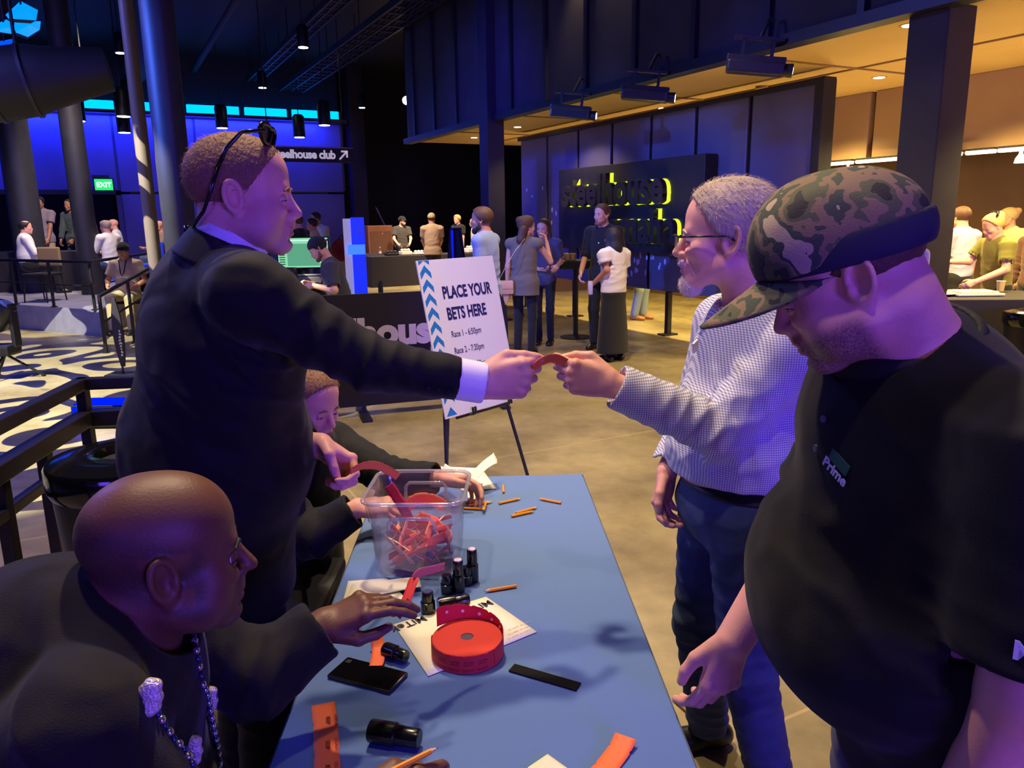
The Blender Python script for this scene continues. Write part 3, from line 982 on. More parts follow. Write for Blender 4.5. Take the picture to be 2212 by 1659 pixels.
pencil((1088, 1063), (1086, 1046), 'single pencil pointing away, closest to the white envelope')
pencil((1079, 1087), (1124, 1077), 'pencil in the middle of the scattered ones, point to its far side')
pencil((1211, 1086), (1164, 1077), 'pencil lying alone closest to the far corner of the table')
pencil((1116, 1108), (1160, 1096), 'upper of two pencils lying together')
pencil((1105, 1115), (1155, 1104), 'lower of two pencils lying together')
pencil((1114, 1266), (1047, 1277), 'pencil lying between the bin and the printed sheet')
pencil((1012, 1092), (1066, 1083), 'long pencil at the bottom of the crossed pile beside the bin')
pencil((1016, 1085), (1050, 1086), 'pencil half under the crossed pile beside the bin')
pencil((1044, 1104), (1051, 1080), 'pencil lying on top across the pile beside the bin', tz + .013)
pencil((1010, 1098), (1034, 1099), 'short-looking pencil at the near side of the crossed pile')


def flat_paper(name, pts, label, cat, z=0.0, th=.0012, curl=0.0, m=None, mod=None):
    P = [onz(x, y, tz + z) for x, y in pts]
    c = sum(P) / len(P)
    o = empty(name, c, label, cat)
    g = []
    for i in range(9):
        row = []
        for j in range(9):
            s, t = i / 8, j / 8
            q = (P[0] * (1 - s) * (1 - t) + P[1] * s * (1 - t) + P[2] * s * t + P[3] * (1 - s) * t) - c
            q = q + EZ * (th + curl * (s - .5) ** 2 * t)
            row.append(q)
        g.append(row)
    MB().sheet(g, .0006).obj('sheet', m or paper, o, True, local=True)
    return o, P


fl, Pf = flat_paper('printed_sheet', [(850, 1350), (1050, 1290), (1160, 1366), (925, 1462)], 'white printed sheet lying under the red ticket roll', 'paper')
dx = nrm(Pf[0] - Pf[1]); dx2 = nrm(np.cross(EZ, dx))
x_, y_ = -nrm(onz(858, 1350, tz) - onz(917, 1338, tz)), None
xd = nrm(onz(862, 1354, tz) - onz(916, 1334, tz)); yd = nrm(np.cross(EZ, xd))
letters('lettering', 'MiTek', .036, onz(914, 1332, tz) + EZ * .0026, xd, yd, ink, fl, ext=.0002, fat=.0006)
letters('lettering', 'MiTek', .036, onz(1056, 1298, tz) + EZ * .0026, xd, yd, ink, fl, ext=.0002, fat=.0006)
faint = mat('faint_print', rgb(190, 170, 150), .8)
for k in range(3):
    letters('small_print', '- --- -- ---- --', .014, onz(1146, 1360 - k * 9, tz) + EZ * .0026, xd, yd, faint, fl, ext=.0001)
o2, P2 = flat_paper('printed_sheet', [(738, 1312), (752, 1256), (836, 1250), (882, 1300)], 'small stack of white papers under the reaching hand, beside the bin', 'paper', z=.004)
o2b, _ = flat_paper('printed_sheet', [(745, 1300), (760, 1262), (905, 1248), (910, 1270)], 'loose white slip sticking out toward the clear bin', 'paper', z=.0075, curl=.01)
flat_paper('printed_sheet', [(1140, 1659), (1183, 1630), (1236, 1668), (1190, 1730)], 'corner of a white sheet at the near edge of the table', 'paper')
flat_paper('envelope', [(945, 1008), (1040, 1012), (1072, 1056), (1000, 1062)], 'cream envelope lying at the far end of the table under a torn flap', 'envelope', z=.001)
# torn paper standing up from the envelope
P = [at(1003, 1042, 2.72), at(1024, 1044, 2.66), at(1075, 1000, 2.74), at(1066, 980, 2.80)]
o = empty('torn_paper', P[0], 'torn white paper flap standing up at the far end of the table', 'paper')
g = [[P[0] * (1 - s) * (1 - t) + P[1] * s * (1 - t) + P[2] * s * t + P[3] * (1 - s) * t + EZ * .012 * math.sin(t * 3.1) + EZ * (.010 * math.sin(s * 25) if t > .95 else 0) - P[0] for t in np.linspace(0, 1, 10)] for s in np.linspace(0, 1, 12)]
MB().sheet(g, .0008).obj('sheet', paper, o, True, local=True)
P = [at(940, 1020, 2.70), at(962, 1007, 2.74), at(985, 1022, 2.66), at(962, 1034, 2.62)]
o = empty('folded_slip', P[0], 'small folded cream slip held beside the torn paper', 'paper')
g = [[P[0] * (1 - s) * (1 - t) + P[1] * s * (1 - t) + P[2] * s * t + P[3] * (1 - s) * t + EZ * .01 * math.cos(s * 6) - P[0] for t in np.linspace(0, 1, 8)] for s in np.linspace(0, 1, 8)]
MB().sheet(g, .0008).obj('sheet', paper, o, True, local=True)
flat_paper('betting_slip', [(1010, 1052), (1042, 1044), (1043, 1076), (1010, 1082)], 'grey-shaded paper slip leaning beside the far rim of the bin', 'paper', z=.012)

# the ticket roll: a wound core and a loose outer band with punched holes
rc = onz(1012, 1418, tz); rc = onz(1010, 1412, tz)
ro = empty('ticket_roll', rc, 'big red roll of raffle tickets standing on its side on the printed sheet', 'ticket roll')
prof = [(.012, .0), (.012, .030), (.0125, .0305)]
mb = MB().lathe([(.0145, .001), (.078, .001), (.0785, .003), (.0785, .041), (.077, .0425), (.0145, .0425), (.0145, .001)], n=64)
mb.obj('wound_tickets', mat('roll_edge', rgb(236, 66, 50), .7, bump=.5, bscale=900, stretch=(1, 1, .02)), ro, 40, local=True)
MB().lathe([(.0143, .004), (.0143, .041)], n=24).obj('core', mat('grey_core', rgb(92, 78, 92), .8), ro, 40, local=True)
# the loose band runs round the outside, standing higher at the back
def band(a0, a1, r0, r1, z0, z1, n=60):
    g = []
    for i in range(n + 1):
        t = i / n; a = a0 + (a1 - a0) * t; r = r0 + (r1 - r0) * t
        notch = .0035 if (i % 10) in (0,) else 0
        zl = z0[0] + (z0[1] - z0[0]) * t; zh = z1[0] + (z1[1] - z1[0]) * t
        g.append([np.array([r * math.cos(a), r * math.sin(a), zl + (zh - zl) * k / 6 - (notch if k == 6 else 0)]) for k in range(7)])
    return g


m = MB().sheet(band(math.radians(150), math.radians(-40), .0815, .0812, (.044, .0015), (.090, .044)), .0008)
m.obj('loose_band', ticketr, ro, 60, local=True)
m = MB().sheet(band(math.radians(-190), math.radians(10), .0800, .0800, (.001, .001), (.0425, .0425)), .0008)
m.obj('outer_band', ticketr, ro, 60, local=True)
hole = mat('punched_hole', rgb(250, 236, 196), .6)
mb = MB()
for dga in (128, 100, 72, 48, 26):
    a = math.radians(dga); t = (150 - dga) / 190.0
    zc = (.044 + (.0015 - .044) * t + .090 + (.044 - .09) * t) / 2 + .006
    n_ = np.array([math.cos(a), math.sin(a), 0]); tt = np.array([-math.sin(a), math.cos(a), 0])
    mb.lathe([(.0038, -.0012), (.0038, .0000)], c=n_ * .0810 + EZ * zc, R=np.array([tt, np.cross(n_, tt), n_]).T, n=14)
mb.obj('punched_hole', hole, ro, local=True)
for k, dga in enumerate((-128, -106, -84, -62)):
    a = math.radians(dga); n_ = np.array([math.cos(a), math.sin(a), 0]); tt = np.array([-math.sin(a), math.cos(a), 0])
    letters('lettering', 'TICKET', .0085, rc + n_ * .0808 + EZ * .006 + tt * .012, -tt, EZ * -1.0 * -1, inkr, ro, ext=.0001)
    letters('small_print', 'KEEP THIS', .0048, rc + n_ * .0808 + EZ * .026 + tt * .011, -tt, EZ, inkr, ro, ext=.0001)
    letters('small_print', 'COUPON', .0048, rc + n_ * .0808 + EZ * .020 + tt * .010, -tt, EZ, inkr, ro, ext=.0001)


def strip(name, path, w, label, m, up=None, parent=None, cat='ticket strip', notch=True, group=None):
    """a strip of tickets along a path of points with its width across 'up'"""
    path = [np.array(p, float) for p in path]
    pts = []
    n = 28
    for i in range(n + 1):
        f = i / n * (len(path) - 1); k = min(int(f), len(path) - 2); t = f - k
        q0 = path[max(k - 1, 0)]; q1 = path[k]; q2 = path[k + 1]; q3 = path[min(k + 2, len(path) - 1)]
        pts.append(.5 * (2 * q1 + (q2 - q0) * t + (2 * q0 - 5 * q1 + 4 * q2 - q3) * t * t + (3 * q1 - q0 - 3 * q2 + q3) * t ** 3))
    g = []
    for i, p in enumerate(pts):
        t = nrm(pts[min(i + 1, n)] - pts[max(i - 1, 0)])
        wd = nrm(np.array(up, float) - (np.array(up, float) @ t) * t) if up is not None else nrm(np.cross(EZ, t))
        ww = w * (.90 if notch and i % 9 == 8 else 1.0)
        g.append([p - path[0] + wd * ww * k for k in (-.5, -.25, 0, .25, .5)])
    if parent is None:
        o = empty(name, path[0], label, cat, group)
        MB().sheet(g, .0007).obj('ticket_paper', m, o, True, local=True)
        return o
    return MB().sheet([[q + path[0] for q in r] for r in g], .0007).obj(name, m, parent, True)


s1 = strip('ticket_strip', [onz(698, 1520, tz + .002), onz(703, 1570, tz + .002), onz(706, 1640, tz + .002), onz(710, 1720, tz + .002)], .046, 'flat strip of orange-red tickets at the near table edge beside the lone black bottle', ticketm)
for k, y in enumerate((1560, 1612, 1664)):
    p = onz(718, y - 14, tz + .004); d_ = nrm(onz(716, y + 30, tz) - onz(714, y - 30, tz))
    letters('lettering', 'KEEP', .011, p + np.cross(EZ, d_) * -.012, d_, np.cross(EZ, d_), inkr, s1, ext=.0001, fat=.0003)
    letters('lettering', 'COUPON', .008, p + np.cross(EZ, d_) * .004 - d_ * .004, d_, np.cross(EZ, d_), inkr, s1, ext=.0001)
strip('ticket_strip', [onz(1352, 1590, tz + .012), onz(1336, 1622, tz + .004), onz(1300, 1668, tz + .002), onz(1250, 1720, tz + .002)], .042, 'orange ticket strip curling at the near corner of the table beside the white sheet', ticketm)
strip('ticket_strip', [onz(812, 1372, tz + .03), onz(818, 1400, tz + .010), onz(816, 1422, tz + .012), onz(812, 1438, tz + .012)], .030, 'short orange ticket strip hanging below the reaching hand onto the phone', ticketm)

# black ink bottles (daubers)
def dauber(px, label, cap=None, lie=None, L=.088, r=.0165):
    if lie is None:
        p = onz(px[0], px[1], tz); R = np.eye(3)
    else:
        p = onz(px[0], px[1], tz + r); t = nrm(onz(lie[0], lie[1], tz + r) - p); R = np.array([np.cross(EZ, t), EZ, t]).T
        R[:, 1] = np.cross(t, R[:, 0])
    o = empty('ink_dauber', p, label, 'bottle', 'black ink bottles on the table')
    MB().lathe([(r * .92, 0), (r, .004), (r, L * .52), (r * .80, L * .56)], R=R, n=28).obj('bottle', plastic, o, 40, local=True)
    MB().lathe([(r * .83, L * .555), (r * .86, L * .57), (r * .80, L - .003), (r * .74, L)], R=R, n=28).obj('cap', plastic, o, 40, local=True)
    if cap:
        MB().lathe([(r * .66, L), (r * .6, L + .002)], R=R, n=24).obj('cap_disc', cap, o, 40, local=True)
    return o


capw = mat('cap_pink_white', rgb(228, 206, 214), .6); capb = mat('cap_blue', rgb(40, 44, 110), .5)
dauber((991, 1277), 'standing black bottle with a white top, in front of the other white-topped one', capw)
dauber((1021, 1255), 'standing black bottle with a white top, behind and beside the front one', capw, L=.092)
dauber((966, 1280), 'short black bottle standing close to the foot of the clear bin', None, L=.05)
dauber((1008, 1262), 'black bottle half hidden between the two white-topped ones', None, L=.05)
dauber((925, 1322), 'standing black bottle with a dark blue top behind the ticket roll', capb, L=.055, r=.018)
dauber((946, 1306), 'black bottle lying on its side just behind the ticket roll', None, (1003, 1296), L=.08, r=.017)
dauber((832, 1402), 'black bottle lying between the reaching hand and the printed sheet', None, (876, 1418), L=.06, r=.017)
d = dauber((800, 1578), 'black bottle lying alone near the edge of the table, white tag at its end', None, (885, 1592), L=.098, r=.0215)
MB().box((onz(800, 1588, tz) - np.array(d.location)) + EZ * .006, (.005, .009, .0015), bev=.001).obj('paper_tag', paper, d, local=True)

# phone, black strip
P = [onz(705, 1452, tz + .004), onz(752, 1424, tz + .004), onz(888, 1459, tz + .004), onz(836, 1505, tz + .004)]
c = sum(P) / 4; xa = nrm(P[2] - P[1]); ya = nrm(np.cross(EZ, xa))
o = empty('phone', c, 'black mobile phone lying face up beside the ticket roll', 'phone')
R = np.array([xa, ya, EZ]).T
MB().box(EZ * .0005, (.078, .038, .0045), R, bev=.004).obj('case', plastic, o, 40, local=True)
MB().box(EZ * .0051, (.074, .0345, .0004), R).obj('screen', mat('phone_glass', rgb(10, 9, 12), .08, spec=.8), o, local=True)
MB().box(EZ * .0058 - xa * .064 + ya * .022, (.006, .006, .0006), R, bev=.0005).obj('camera_bump', M['blackmetal'], o, local=True)
a, b = onz(1105, 1442, tz + .002), onz(1250, 1484, tz + .002)
c = (a + b) / 2; xa = nrm(b - a); ya = np.cross(EZ, xa)
o = MB().box(c, (np.linalg.norm(b - a) / 2, .0145, .0018), np.array([xa, ya, EZ]).T, bev=.0012).obj('plastic_strip', mat('matt_black_plastic', rgb(13, 12, 14), .7, spec=.15))
tag(o, 'flat black plastic strip lying on the blue cloth beside the ticket roll', 'strip')

# ---------------------------------------------------------------- the clear square bin full of tickets
glassy = bpy.data.materials.new('clear_polycarbonate'); glassy.use_nodes = True
nt = glassy.node_tree; nt.nodes.clear()
ou = nt.nodes.new('ShaderNodeOutputMaterial'); mxs = nt.nodes.new('ShaderNodeMixShader')
tr = nt.nodes.new('ShaderNodeBsdfTransparent'); tr.inputs[0].default_value = (.975, .955, .975, 1)
gl = nt.nodes.new('ShaderNodeBsdfGlossy'); gl.inputs['Roughness'].default_value = .08
lw = nt.nodes.new('ShaderNodeLayerWeight'); lw.inputs[0].default_value = .30
mr = nt.nodes.new('ShaderNodeMapRange'); mr.inputs['To Min'].default_value = .025; mr.inputs['To Max'].default_value = .5
nt.links.new(lw.outputs['Facing'], mr.inputs['Value']); nt.links.new(mr.outputs['Result'], mxs.inputs[0])
df = nt.nodes.new('ShaderNodeBsdfDiffuse'); df.inputs[0].default_value = (.9, .86, .92, 1); mh = nt.nodes.new('ShaderNodeMixShader'); mh.inputs[0].default_value = .045
nt.links.new(tr.outputs[0], mh.inputs[1]); nt.links.new(df.outputs[0], mh.inputs[2])
nt.links.new(mh.outputs[0], mxs.inputs[1]); nt.links.new(gl.outputs[0], mxs.inputs[2]); nt.links.new(mxs.outputs[0], ou.inputs[0])
rimg = glassy.copy(); rimg.name = 'clear_rim'
rimg.node_tree.nodes['Mix Shader.001'].inputs[0].default_value = .30
for n_ in rimg.node_tree.nodes:
    if n_.type == 'MAP_RANGE': n_.inputs['To Min'].default_value = .12; n_.inputs['To Max'].default_value = .8
bf = (onz(795, 1250, tz) + onz(1000, 1250, tz)) / 2
BX = nrm(onz(1000, 1252, tz) - onz(795, 1252, tz)); BY = np.cross(EZ, BX)
bc = bf + BY * .112; bc[2] = tz
BR = np.array([BX, BY, EZ]).T
bin_ = empty('clear_bin', bc, 'clear plastic square bin holding torn ticket strips on the table', 'bin')


def rr_loop(hx, hy, r, z, n=6):
    out = []
    for sx, sy, a0 in ((1, 1, 0), (-1, 1, 90), (-1, -1, 180), (1, -1, 270)):
        for k in range(n + 1):
            a = math.radians(a0 + 90 * k / n)
            out.append(BR @ np.array([sx * (hx - r) + r * math.cos(a), sy * (hy - r) + r * math.sin(a), z]))
    return out


HB = .222
def shell(levels):
    loops = [rr_loop(*l) for l in levels]
    n_ = len(loops[0]); P = [p for l in loops for p in l]; F = []
    for i in range(len(loops) - 1):
        for k in range(n_):
            F.append((i * n_ + k, i * n_ + (k + 1) % n_, (i + 1) * n_ + (k + 1) % n_, (i + 1) * n_ + k))
    return P, F


P, F = shell([(.104, .104, .03, .004), (.112, .112, .035, .012), (.120, .120, .04, .155), (.126, .126, .04, .162), (.133, .133, .042, HB - .005)])
mb = MB().add(P, F)
mb.add(rr_loop(.104, .104, .03, .004), [tuple(range(28))])
P, F = shell([(.110, .110, .034, .014), (.1175, .1175, .039, .155), (.1305, .1305, .041, HB)])
mb.add(P, [f[::-1] for f in F])
mb.obj('body', glassy, bin_, 40, local=True)
lp = rr_loop(.136, .136, .043, HB)
MB().tube([p for p in lp] + [lp[0]], .0055, 10, cap=False).obj('rim', rimg, bin_, True, local=True)
for s in (-1, 1):
    h0 = s * .134
    hp = [BR @ np.array(q) for q in ((-.062, h0, HB - .062), (-.062, h0 + s * .016, HB - .052), (-.058, h0 + s * .022, HB - .045), (.058, h0 + s * .022, HB - .045), (.062, h0 + s * .016, HB - .052), (.062, h0, HB - .062))]
    hp2 = [BR @ np.array(q) for q in ((-.060, h0 - s * .006, HB - .085), (-.060, h0 + s * .004, HB - .05), (-.05, h0 + s * .006, HB - .038), (.05, h0 + s * .006, HB - .038), (.060, h0 + s * .004, HB - .05), (.060, h0 - s * .006, HB - .085))]
    MB().tube(hp2, .005, 8).obj('handle_moulding', rimg, bin_, True, local=True)
# moulded volume marks are left blank; tickets inside: each strip is a thing
rr = random.Random(3)
tpale = mat('pale_ticket', rgb(255, 206, 164), .7); tpink = mat('pink_ticket', rgb(255, 136, 96), .7); tmag = mat('magenta_ticket', rgb(190, 30, 60), .6)
TX = [(-.07, -.06, .02, .07, -.02, .05, ticketm), (-.08, .02, .03, .08, .05, .03, ticketr), (-.05, .07, .06, .06, -.07, .02, tpink), (.07, .06, .05, -.06, .04, .03, ticketm),
      (-.08, -.03, .07, .02, -.08, .03, tpale), (.01, -.085, .055, .08, -.05, .09, ticketm), (-.06, -.085, .02, .05, -.08, .02, ticketm), (.08, .0, .02, .085, -.07, .11, tpink),
      (-.03, .05, .09, .07, .0, .06, ticketr), (-.085, .06, .05, -.04, -.06, .09, tpink), (-.02, -.05, .08, .08, -.02, .10, tpale), (0, .08, .03, .08, .08, .09, ticketm),
      (-.07, .08, .10, .0, .02, .06, ticketr), (.04, -.08, .03, .085, .03, .04, ticketr), (-.085, -.08, .10, -.01, -.085, .02, tpale), (-.03, -.09, .04, .06, -.085, .07, ticketm)]
for i in range(16):
    a_ = rr.uniform(0, 6.28); q_ = rr.uniform(-.05, .05); z_ = rr.uniform(.01, .085)
    c_, s_ = math.cos(a_), math.sin(a_)
    cl = lambda v: max(-.088, min(.088, v))
    TX.append((cl(c_ * .08 - s_ * q_), cl(s_ * .08 + c_ * q_), z_, cl(-c_ * .08 - s_ * q_), cl(-s_ * .08 + c_ * q_), z_ + rr.uniform(-.01, .03), (ticketm, ticketm, tpink, tpale)[i % 4]))
for i, (x0, y0, z0, x1, y1, z1, m_) in enumerate(TX):
    a, b = bc + BR @ np.array([x0, y0, z0 + .012]), bc + BR @ np.array([x1, y1, z1 + .012])
    mid = (a + b) / 2 + BR @ np.array([rr.uniform(-.02, .02), rr.uniform(-.02, .01), rr.uniform(.0, .03)])
    strip('ticket_strip', [a, lerp(a, mid, .6), mid, lerp(mid, b, .5), b], .028, 'torn ticket strip lying in the clear bin', m_, up=nrm((rr.uniform(-.5, .5), -.5, rr.uniform(.3, 1))), group='torn ticket strips in the bin')
strip('ticket_strip', [bc + BR @ np.array(q) for q in ((-.02, .0, .10), (-.045, .0, .16), (-.07, .01, .20), (-.085, .015, .222))], .03, 'magenta ticket strip standing upright in the clear bin', tmag, up=BX)
strip('ticket_strip', [bc + BR @ np.array(q) for q in ((-.05, .09, .13), (-.02, .092, .15), (.02, .092, .15), (.06, .09, .13))], .036, 'pale pink ticket strip resting against the far side of the bin', tpink, up=EZ)

# ---------------------------------------------------------------- the sign on its easel
# board: lower left corner, direction along its face, leaning back
B0 = at(962, 906, 4.38)
bd = nrm(np.array([.436, .50, 0])); bn = np.cross(bd, EZ); bn = nrm(bn)          # bn faces the camera
if bn @ (CAM - B0) < 0: bn = -bn
lean = math.radians(12.5)
bu = nrm(EZ * math.cos(lean) - bn * math.sin(lean))
bw, bh = .64, .915
sg = empty('easel_sign', B0 + bd * bw / 2, 'white sign with blue chevrons reading place your bets here, on an easel', 'sign')
BRm = np.array([bd, bu, np.cross(bd, bu)]).T
nb_ = np.cross(bd, bu)
board = MB().box(B0 + bd * bw / 2 + bu * bh / 2, (bw / 2, bh / 2, .004), BRm).obj('board', mat('sign_board_white', rgb(226, 224, 240), .6), sg)
chev = mat('chevron_blue', rgb(20, 120, 205), .6)
mb = MB()
cw = .083
for k in range(12):
    y = .012 + k * .0805 - .01
    q = [(.0, y), (cw / 2, y + .042), (cw, y), (cw, y + .035), (cw / 2, y + .080), (.0, y + .035)] if k else [(0, .012), (cw, .012), (cw / 2, .062)]
    q = [(x + .012, min(max(yy, .002), bh - .002)) for x, yy in q]
    q = q[::1]
    if k: mb.prism([q[0], q[1], q[4], q[5]], .0042, .005, BRm, B0).prism([q[1], q[2], q[3], q[4]], .0042, .005, BRm, B0)
    else: mb.prism(q, .0042, .005, BRm, B0)
mb.obj('chevron', chev, sg)
navy = mat('navy_ink', rgb(26, 26, 92), .6); grey_ink = mat('grey_ink', rgb(70, 64, 96), .6)
def on_board(s, size, x, y, fat, m, sx=1.0, align='LEFT'):
    return letters('lettering', s, size, B0 + bd * x + bu * y + nb_ * .0052, bd, bu, m, sg, ext=.0003, fat=fat, sx=sx, align=align)
on_board('PLACE YOUR', .098, .155, .685, .0034, navy, .72)
on_board('BETS HERE', .098, .160, .560, .0034, navy, .72)
for k, t in enumerate(('Race 1 - 6:50pm', 'Race 2 - 7:20pm', 'Race 3 - 7:50pm', 'Race 4 - 8:30pm')):
    on_board(t, .052, .165, .455 - k * .0985, .0004, grey_ink, .74)
es = empty('easel', np.array([B0[0], B0[1], 0]) + bd * .3 - bn * .2, 'black metal tripod easel holding the white sign', 'easel')
eb = B0 - nb_ * .012
legm = M['blackmetal']
for x in (.05, bw - .10):
    a = eb + bd * (bw / 2 + (x - bw / 2) * .45) + bu * bh * .98 - nb_ * .01
    f = eb + bd * (bw / 2 + (x - bw / 2) * 1.5); f = np.array([f[0], f[1], .008]) + bn * .10
    MB().tube([a, f], .011, 8).lathe([(.016, -.008), (.016, .02)], c=f, n=10).obj('leg', legm, es)
a = eb + bd * bw / 2 + bu * bh * .98 - nb_ * .02; f = eb + bd * bw * .52 - bn * .35; f[2] = .008
MB().tube([a, f], .011, 8).lathe([(.016, -.008), (.016, .02)], c=f, n=10).obj('leg', legm, es)
q0 = eb + bd * .10; q1 = eb + bd * (bw - .1)
MB().tube([q0 - bu * .012, q1 - bu * .012], .009, 8).obj('crossbar', legm, es)
for x in (.20, bw - .12):
    c = B0 + bd * x
    MB().tube([c - nb_ * .02 - bu * .012, c + nb_ * .03 - bu * .012, c + nb_ * .034 + bu * .03], .0075, 8).tube([c + nb_ * .03 - bu * .012 + bd * .022, c + nb_ * .034 + bu * .03 + bd * .022], .0075, 8).obj('hook', legm, es)
pst = (eb + bd * bw / 2 + bu * bh)
MB().tube([eb + bd * bw / 2 - bu * .02 - nb_ * .006, pst - nb_ * .006], .010, 8).obj('mast', legm, es)

# ---------------------------------------------------------------- the black banner barrier with the venue lettering
b0, b1 = onz(700, 881, .1), onz(1098, 846, .1)
bx = nrm(b1 - b0); bx[2] = 0; bx = nrm(bx); bz = np.cross(bx, EZ)
if bz @ (CAM - b0) < 0: bz = -bz
c0 = b0 - bx * 1.0; c0[2] = 0
LW = np.linalg.norm((b1 - c0)[:2])
bar = empty('banner_barrier', c0 + bx * LW / 2, 'black fabric banner barrier with large white lettering behind the sign', 'banner')
fab = mat('black_fabric', rgb(38, 32, 42), .8, bump=.1, bscale=200)
pts = [(0, .09), (LW, .09)]
for k in range(9):
    a = math.radians(90 * k / 8); pts.append((LW - .16 + .16 * math.cos(a), 1.07 - .30 + .30 * math.sin(a)))
pts.append((0, 1.07))
MB().prism(pts, -.02, .02, np.array([bx, EZ, np.cross(bx, EZ)]).T, c0).obj('fabric_panel', fab, bar)
lw_ = mat('banner_white', rgb(232, 220, 232), .7)
e0 = onz(751, 0, 0)
def on_banner(px, py):
    d = sight(px, py); t = ((c0 - CAM) @ bz) / (d @ bz)
    return CAM + d * t
o_ = on_banner(968, 740) + bz * .026
letters('lettering', 'steelhouse', .325, np.array([o_[0], o_[1], on_banner(830, 742)[2]]), bx, EZ, lw_, bar, ext=.001, fat=.016, align='RIGHT', sx=1.02)
o_ = on_banner(1000, 740) + bz * .026
letters('lettering', 'omaha', .325, np.array([o_[0], o_[1], on_banner(830, 812)[2]]), bx, EZ, lw_, bar, ext=.001, fat=.016, align='RIGHT', sx=1.02)
for x in (.25, LW / 2, LW - .10):
    q = c0 + bx * x
    MB().box(q + EZ * .012, (.04, .26, .012), np.array([bx, bz, EZ]).T, bev=.004).box(q + EZ * .06, (.02, .015, .06), np.array([bx, bz, EZ]).T).obj('foot', M['blackmetal'], bar)
# ---------------------------------------------------------------- rails, bins and furniture farther off
def rail_run(name, pts, label, top=.021, lower=(), posts=None, square=True, post_r=.02, pm=None):
    """pts: corner points of the top rail; lower: drops of further rails; posts: points along the rail with their floor height"""
    o = empty(name, (pts[0][0], pts[0][1], 0), label, 'railing')
    pm = pm or M['blackmetal']
    mb = MB()
    for a, b in zip(pts[:-1], pts[1:]):
        t = nrm(b - a); x = nrm(np.cross(EZ, t)); R = np.array([x, t, np.cross(x, t)]).T
        mb.box((a + b) / 2, (top, np.linalg.norm(b - a) / 2 + top, top), R, bev=.006)
    mb.obj('top_rail', pm, o)
    for dz, r, off in lower:
        mb = MB()
        for a, b in zip(pts[:-1], pts[1:]):
            t = nrm(b - a); x = nrm(np.cross(EZ, t)); R = np.array([x, t, np.cross(x, t)]).T
            mb.box((a + b) / 2 + EZ * dz - x * off, (r, np.linalg.norm(b - a) / 2, r), R, bev=.005)
        mb.obj('lower_rail', pm, o)
    for p, z0 in posts or ():
        h = (p[2] + z0) / 2
        MB().box((p[0], p[1], h), (post_r, post_r, (p[2] - z0) / 2), bev=.004).box((p[0], p[1], z0 + .008), (post_r * 2, post_r * 2, .008)).obj('post', pm, o)
    return o


ra, rb, rc_ = onz(-60, 948, 1.0), onz(176, 829, 1.0), onz(420, 819, 1.0)
railm = mat('rail_metal', rgb(40, 36, 44), .38, metal=.4)
rail_run('guard_rail', [ra + (ra - rb) * .8, ra, rb, rc_], 'dark steel guard rail beside the black bin, running toward the camera', .026, ((-.155, .034, 0.0), (-.31, .020, 0.0)),
         [(rb, 0), (lerp(ra, rb, .52) - EZ * .155, 0), (lerp(ra, rb, .14) - EZ * .155, 0), (ra + (ra - rb) * .5, 0), (lerp(rb, rc_, .8), 0)], post_r=.022, pm=railm)
# the rail along the stage edge and its stairs
q0, q1, q2 = onz(-60, 563, 1.14), onz(150, 572, 1.14), onz(250, 580, 1.14)
e_ = [lerp(p0, p1, .15) + EZ * 1.12, lerp(p0, p1, .58) + EZ * 1.12, p1 + EZ * 1.12 - dd * .1]
rail_run('stage_rail', e_ + [lerp(p1, p2, .5) + EZ * 1.12], 'thin black rail along the edge of the raised stage', .022, ((-.36, .012, 0),),
         [(e_[0], .4), (e_[1], .4), (e_[2], .4), (lerp(e_[0], e_[1], .5), .4), (lerp(e_[1], e_[2], .5), .4)], post_r=.018)
s0 = onz(330, 575, 1.05); s0 = at(328, 576, 11.5); s1_ = at(214, 640, 10.0)
rail_run('stair_rail', [s0, s1_], 'black sloping handrail of the stage stairs beside the suited man', .02, ((-.35, .012, 0),),
         [(s0, 0.0), (s1_, 0.0), (lerp(s0, s1_, .5), 0.0)], post_r=.018)
s2 = at(248, 580, 11.2); s3 = at(262, 700, 10.4)
bg = at(258, 740, 8.6)
o = empty('banner_flag', (bg[0], bg[1], 0), 'narrow dark teardrop banner with pale marks beside the suited man', 'banner')
mb = MB()
pts = [(-.045, .30), (-.06, .48), (-.05, .68), (-.02, .88), (.012, .87), (.045, .68), (.06, .46), (.05, .26), (.03, .1), (-.01, .1)]
mb.prism(pts, -.012, .012, np.array([R0, EZ, np.cross(R0, EZ)]).T, (bg[0], bg[1], 0)).obj('fabric_panel', fab, o)
mb = MB()
for k in range(9): mb.prism([(-.010 + .012 * math.sin(k), .22 + k * .034), (.014 + .009 * math.sin(k * 2), .225 + k * .034), (.010, .248 + k * .034), (-.008, .242 + k * .034)], .013, .016, np.array([R0, EZ, np.cross(R0, EZ)]).T, (bg[0] + .018, bg[1], 0))
mb.obj('printed_mark', mat('pale_mark', rgb(206, 196, 170), .7), o)
MB().box((bg[0], bg[1], .012), (.16, .12, .012), bev=.004).tube([(bg[0], bg[1], 0.02), (bg[0], bg[1], .16)], .012, 8).obj('base', M['blackmetal'], o)

